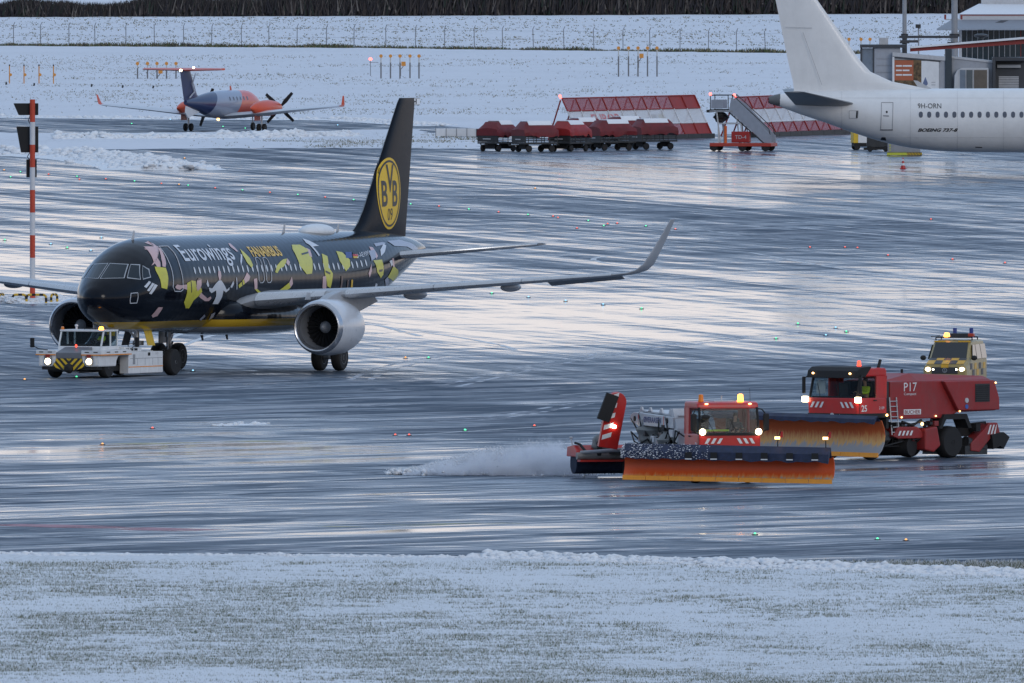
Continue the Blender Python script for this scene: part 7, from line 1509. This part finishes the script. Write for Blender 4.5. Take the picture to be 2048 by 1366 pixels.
# ------------------------------------------------------------------ lights set in the pavement
LT = {'green': mat('taxi_green', (.1,.6,.3), .3, var=0, emit=(.12,1,.45), estr=1.2), 'red': mat('taxi_red', (.7,.1,.08), .3, var=0, emit=(1,.16,.10), estr=1.1), 'blue': mat('taxi_blue', (.2,.5,.9), .3, var=0, emit=(.35,.75,1), estr=1.1), 'amber': mat('taxi_amber', (.8,.4,.1), .3, var=0, emit=(1,.45,.12), estr=1.1)}
q1 = lambda x,y: (x/2.695, 230+y/2.695); q3 = lambda x,y: (680+x/2.844, 180+y/2.844); q4 = lambda x,y: (x/4.017, 440+y/4.017); q5 = lambda x,y: (1500+x/3.737, 640+y/3.737); q6 = lambda x,y: (780+x/4.096, 840+y/4.096)
LIST = [(q1,'amber',[(22,300),(965,378),(995,236)]),(q1,'green',[(110,310),(57,338),(415,335),(725,360),(1014,383),(1307,408),(1605,433),(1906,461),(710,50),(1202,66),(1322,75)]),(q1,'red',[(262,323),(428,350),(570,348),(870,373),(1160,397),(1455,421),(1753,447)]),(q1,'blue',[(265,13),(865,165),(918,28),(1820,58)]),
 (q3,'green',[(402,653),(733,682),(1069,713),(1412,747),(1500,776),(1740,778),(863,1160),(1715,1246)]),(q3,'red',[(563,665),(902,698),(1240,730),(1212,722),(1348,790),(1522,765),(1577,762),(1908,795)]),(q3,'blue',[(1072,1182),(1283,1203),(1497,1224)]),(q3,'amber',[(1110,563)]),
 (q4,'blue',[(408,198),(730,250),(815,145),(1550,1218)]),(q4,'green',[(38,165),(540,228),(615,1268)]),(q4,'amber',[(198,1288)]),(q5,'green',[(358,33),(720,92),(195,143)]),(q5,'blue',[(640,63),(567,120)]),(q6,'red',[(43,130),(157,130),(1183,55)]),(q6,'green',[(617,92),(1750,22)]),
 (lambda x,y:(x,y),'red',[(1620,496),(1690,496),(1715,497),(1905,520),(2010,527),(1862,440),(1776,512),(305,858)]),(lambda x,y:(x,y),'green',[(857,717),(612,688),(1510,1070),(1755,1080),(930,862)]),(lambda x,y:(x,y),'amber',[(811,717),(205,890),(1812,1082)])]
base_l = {}; ALL = []
for fn, colr, pts in LIST:
    for p in pts: ALL.append((colr,)+tuple(fn(*p)))
def light_zone(x, y):
    if y < 310: return 'on the taxiway around the propeller plane'
    if y < 450 and x < 760: return 'between striped mast and black tail fin'
    if y < 470: return 'right of the black tail fin'
    if y < 540 and x < 400: return 'behind the nose of the black airliner'
    if y < 560: return 'on the apron beyond the raised wingtip'
    if y < 700 and x > 850: return 'between jet engine and chequered van'
    if y < 1000: return 'between tow tractor and plough truck'
    return 'near the snowy verge at the lower right'
ORD = ['first','second','third','fourth','fifth','sixth','seventh','eighth','ninth','tenth','eleventh','twelfth','thirteenth','fourteenth']
zones = {}
for c in ALL: zones.setdefault((c[0], light_zone(c[1], c[2])), []).append(c)
for (colr, zone), items in zones.items():
    for i, (_, x, y) in enumerate(sorted(items, key=lambda c: c[1])):
        loc = G(x, y); loc.z = .006
        lab = (f'small {colr} pavement light {zone}' if len(items) == 1 else f'{ORD[i]} small {colr} pavement light from the left {zone}')
        if colr not in base_l:
            t = thing('pavement_light', lab, 'light', loc, 0, f'{colr} pavement lights')
            mb = MB(); mb.lathe([(0,.12),(.02,.12),(.03,.09)], (0,0,0),(0,0,1),12); mb.build('housing', M_DARK, t)
            mb = MB(); mb.ell((0,0,.045),(.045,.045,.04),8,6); mb.build('lens', LT[colr], t); base_l[colr] = t
        else: c = copy_tree(base_l[colr]); c.location = loc; c['label'] = lab
# ------------------------------------------------------------------ painted lines on the apron
def ribbon(name, pts, w_, m, z=.004, n=10, wob=0):
    """painted or tracked line on the ground through photo ground points"""
    P_ = np.array([tuple(G(*p))[:2] for p in pts]); tt = np.arange(len(P_)); ts = np.linspace(0, len(P_)-1, n*(len(P_)-1)+1)
    x = crom(tt, P_[:,0], ts); y = crom(tt, P_[:,1], ts); d = np.stack([np.gradient(x), np.gradient(y)],1); d /= np.linalg.norm(d,axis=1)[:,None]; nn = np.stack([-d[:,1],d[:,0]],1)*w_/2
    V = np.concatenate([np.stack([x+nn[:,0],y+nn[:,1],0*x+z],1), np.stack([x-nn[:,0],y-nn[:,1],0*x+z],1)]); k = len(x)
    F = np.array([(i,i+1,k+i+1,k+i) for i in range(k-1)]); return mesh_np(name, V, F, m, kind='structure')
def line_mat(name, col, gap):
    m = bpy.data.materials.new(name); m.use_nodes = True; nt = m.node_tree; b = nt.nodes['Principled BSDF']; b.inputs['Base Color'].default_value = (*col,1); b.inputs['Roughness'].default_value = .45; b.inputs['Specular IOR Level'].default_value = .3
    g = nt.nodes.new('ShaderNodeNewGeometry'); n = nt.nodes.new('ShaderNodeTexNoise'); n.inputs['Scale'].default_value = .35; n.inputs['Detail'].default_value = 6; nt.links.new(g.outputs['Position'], n.inputs['Vector'])
    mr = nt.nodes.new('ShaderNodeMapRange'); mr.inputs['From Min'].default_value = gap-.08; mr.inputs['From Max'].default_value = gap+.08; nt.links.new(n.outputs['Fac'], mr.inputs['Value'])
    t = nt.nodes.new('ShaderNodeBsdfTransparent'); mx = nt.nodes.new('ShaderNodeMixShader'); nt.links.new(mr.outputs[0], mx.inputs[0]); nt.links.new(t.outputs[0], mx.inputs[1]); nt.links.new(b.outputs[0], mx.inputs[2]); nt.links.new(mx.outputs[0], nt.nodes['Material Output'].inputs[0]); return m
M_LW = line_mat('worn_white_line', (.62,.63,.64), .38); M_LY = line_mat('worn_yellow_line', (.42,.38,.14), .52); M_LR = line_mat('worn_red_marking', (.30,.07,.09), .48)
for pts, w_, m_ in (([(1345,507),(1265,510),(1210,513),(1187,518),(1200,524),(1240,530),(1335,537)],.30,M_LW), ([(728,648),(763,652),(808,664),(840,672)],.35,M_LW), ([(745,668),(820,664),(900,672),(1000,690),(1030,700)],.30,M_LW), ([(740,700),(830,690),(930,688),(1010,694)],.25,M_LW),
    ([(341,676),(361,668),(380,663),(420,657)],.30,M_LW), ([(366,691),(403,677),(437,669),(485,664)],.30,M_LW), ([(787,873),(900,865),(1060,855),(1280,842)],.22,M_LW), ([(1120,790),(1366,773),(1606,761),(1850,752)],.16,M_LW), ([(1100,850),(1200,846),(1340,838)],.14,M_LW), ([(0,800),(250,806),(520,815)],.2,M_LW),
    ([(-20,1049),(140,1053),(420,1062)],3.0,M_LR), ([(640,1053),(820,1050),(1020,1046)],2.2,M_LY), ([(250,888),(420,884),(560,882)],2.0,M_LY), ([(1000,412),(1250,440),(1480,470)],.15,M_LW), ([(1500,505),(1700,540),(2060,590)],.2,M_LW)):
    ribbon('painted_line', pts, w_, m_)
M_TRK = line_mat('slush_track', (.46,.48,.53), .50)
for pts in ([(880,772),(1080,728),(1300,694),(1600,664),(2060,642)], [(-20,828),(400,846),(900,840),(1150,806)], [(1330,1012),(900,1000),(400,1014),(-20,1036)], [(700,760),(760,735),(900,712),(1200,706),(1500,716)]):
    for o_ in (0, 3): ribbon('tyre_track', [(x+o_*12, y+o_*.3) for x,y in pts], .28, M_TRK)
# ------------------------------------------------------------------ snow thrown up by the near truck's sweeper
def thrown_snow():
    r = np.random.default_rng(77); n = 22000
    a = G(1200, 950); u = r.random(n)**.8                                    # 0 at the brush, 1 at the far tip
    Xp = a.x-.6 - u*6.9 + r.normal(0,.25,n); top = np.interp(u, [0,.12,.3,.55,.8,1], [.75,1.25,1.30,.95,.40,.06])
    Zp = top*np.abs(r.random(n)**1.5)*r.uniform(.7,1.05,n) + .01; Yp = a.y + r.normal(0,.9,n) + 2.5*u
    sz = (.006+.020*r.random(n)**4)*(1+.9*(u>.45))*(1+2.0*(Zp<.15))
    tet = np.array([(1,1,1),(-1,-1,1),(-1,1,-1),(1,-1,-1)], float)*.8; f = np.array([(0,1,2),(0,3,1),(0,2,3),(1,3,2)])
    ang = r.uniform(0,6.28,n); c, s = np.cos(ang), np.sin(ang); V = tet[None]*sz[:,None,None]*np.array([1.3,1.0,.9]); V = np.stack([V[...,0]*c[:,None]-V[...,1]*s[:,None], V[...,0]*s[:,None]+V[...,1]*c[:,None], V[...,2]], -1)
    V = V + np.stack([Xp,Yp,Zp],1)[:,None]; F = (f[None]+np.arange(n)[:,None,None]*4).reshape(-1,3)
    return tag(mesh_np('thrown_snow', V.reshape(-1,3), F, M_LUMP, kind='stuff'), 'spray of loose snow thrown left by the sweeper of the nearest truck', 'snow spray')
thrown_snow()
def snow_mist():
    a = G(1185, 951); mb = MB(); rings = []
    for u in np.linspace(0, 1, 15):
        h = float(np.interp(u, [0,.1,.3,.6,.85,1], [.70,1.45,1.70,1.25,.65,.15])); w_ = 1.6+1.2*u; x = .2-u*7.4
        rings.append([(x, w_*math.cos(t)+2.5*u, .02+max(0,h*math.sin(t))*1.0) if math.sin(t) > 0 else (x, w_*math.cos(t)+2.5*u, .02) for t in [2*math.pi*i/20 for i in range(20)]])
    mb.loft(rings); m = bpy.data.materials.new('snow_mist'); m.use_nodes = True; nt = m.node_tree; nt.nodes.remove(nt.nodes['Principled BSDF'])
    v = nt.nodes.new('ShaderNodeVolumePrincipled'); v.inputs['Color'].default_value = (.95,.96,1,1); v.inputs['Anisotropy'].default_value = .2
    tc = nt.nodes.new('ShaderNodeTexCoord'); n = nt.nodes.new('ShaderNodeTexNoise'); n.inputs['Scale'].default_value = 1.3; n.inputs['Detail'].default_value = 4; nt.links.new(tc.outputs['Object'], n.inputs['Vector'])
    sp = nt.nodes.new('ShaderNodeSeparateXYZ'); nt.links.new(tc.outputs['Object'], sp.inputs[0])
    mr = nt.nodes.new('ShaderNodeMapRange'); mr.inputs['From Min'].default_value = .36; mr.inputs['From Max'].default_value = .7; mr.inputs['To Max'].default_value = 5.5; nt.links.new(n.outputs['Fac'], mr.inputs['Value'])
    xr = nt.nodes.new('ShaderNodeMapRange'); xr.inputs['From Min'].default_value = .2; xr.inputs['From Max'].default_value = -7.2; nt.links.new(sp.outputs['X'], xr.inputs['Value'])
    tr = nt.nodes.new('ShaderNodeValToRGB'); nt.links.new(xr.outputs[0], tr.inputs[0]); e = tr.color_ramp.elements; e[0].position = 0; e[0].color = (.50,.50,.50,1); e[1].position = 1; e[1].color = (.04,.04,.04,1)
    for p_, q_ in ((.1,.95),(.3,1.0),(.6,.70),(.85,.33)): k_ = e.new(p_); k_.color = (q_,q_,q_,1)
    tp = nt.nodes.new('ShaderNodeMath'); tp.operation = 'MULTIPLY'; nt.links.new(tr.outputs[0], tp.inputs[0]); tp.inputs[1].default_value = 1.6
    dv = nt.nodes.new('ShaderNodeMath'); dv.operation = 'DIVIDE'; nt.links.new(sp.outputs['Z'], dv.inputs[0]); nt.links.new(tp.outputs[0], dv.inputs[1])
    n2 = nt.nodes.new('ShaderNodeTexNoise'); n2.inputs['Scale'].default_value = 3.5; n2.inputs['Detail'].default_value = 5; nt.links.new(tc.outputs['Object'], n2.inputs['Vector'])
    ad = nt.nodes.new('ShaderNodeMath'); ad.operation = 'MULTIPLY_ADD'; nt.links.new(n2.outputs['Fac'], ad.inputs[0]); ad.inputs[1].default_value = -.9; nt.links.new(dv.outputs[0], ad.inputs[2])
    fo = nt.nodes.new('ShaderNodeMapRange'); fo.interpolation_type = 'SMOOTHSTEP'; fo.inputs['From Min'].default_value = -.42; fo.inputs['From Max'].default_value = .48; fo.inputs['To Min'].default_value = 1; fo.inputs['To Max'].default_value = 0; nt.links.new(ad.outputs[0], fo.inputs['Value'])
    mu = nt.nodes.new('ShaderNodeMath'); mu.operation = 'MULTIPLY'; nt.links.new(fo.outputs[0], mu.inputs[0]); nt.links.new(mr.outputs[0], mu.inputs[1]); nt.links.new(mu.outputs[0], v.inputs['Density'])
    nt.links.new(v.outputs[0], nt.nodes['Material Output'].inputs['Volume'])
    o = mb.build('snow_mist', m, None, loc=a); o['kind'] = 'stuff'; tag(o, 'fine white snow mist hanging left of the sweeper of the nearest truck', 'snow mist'); return o
snow_mist()
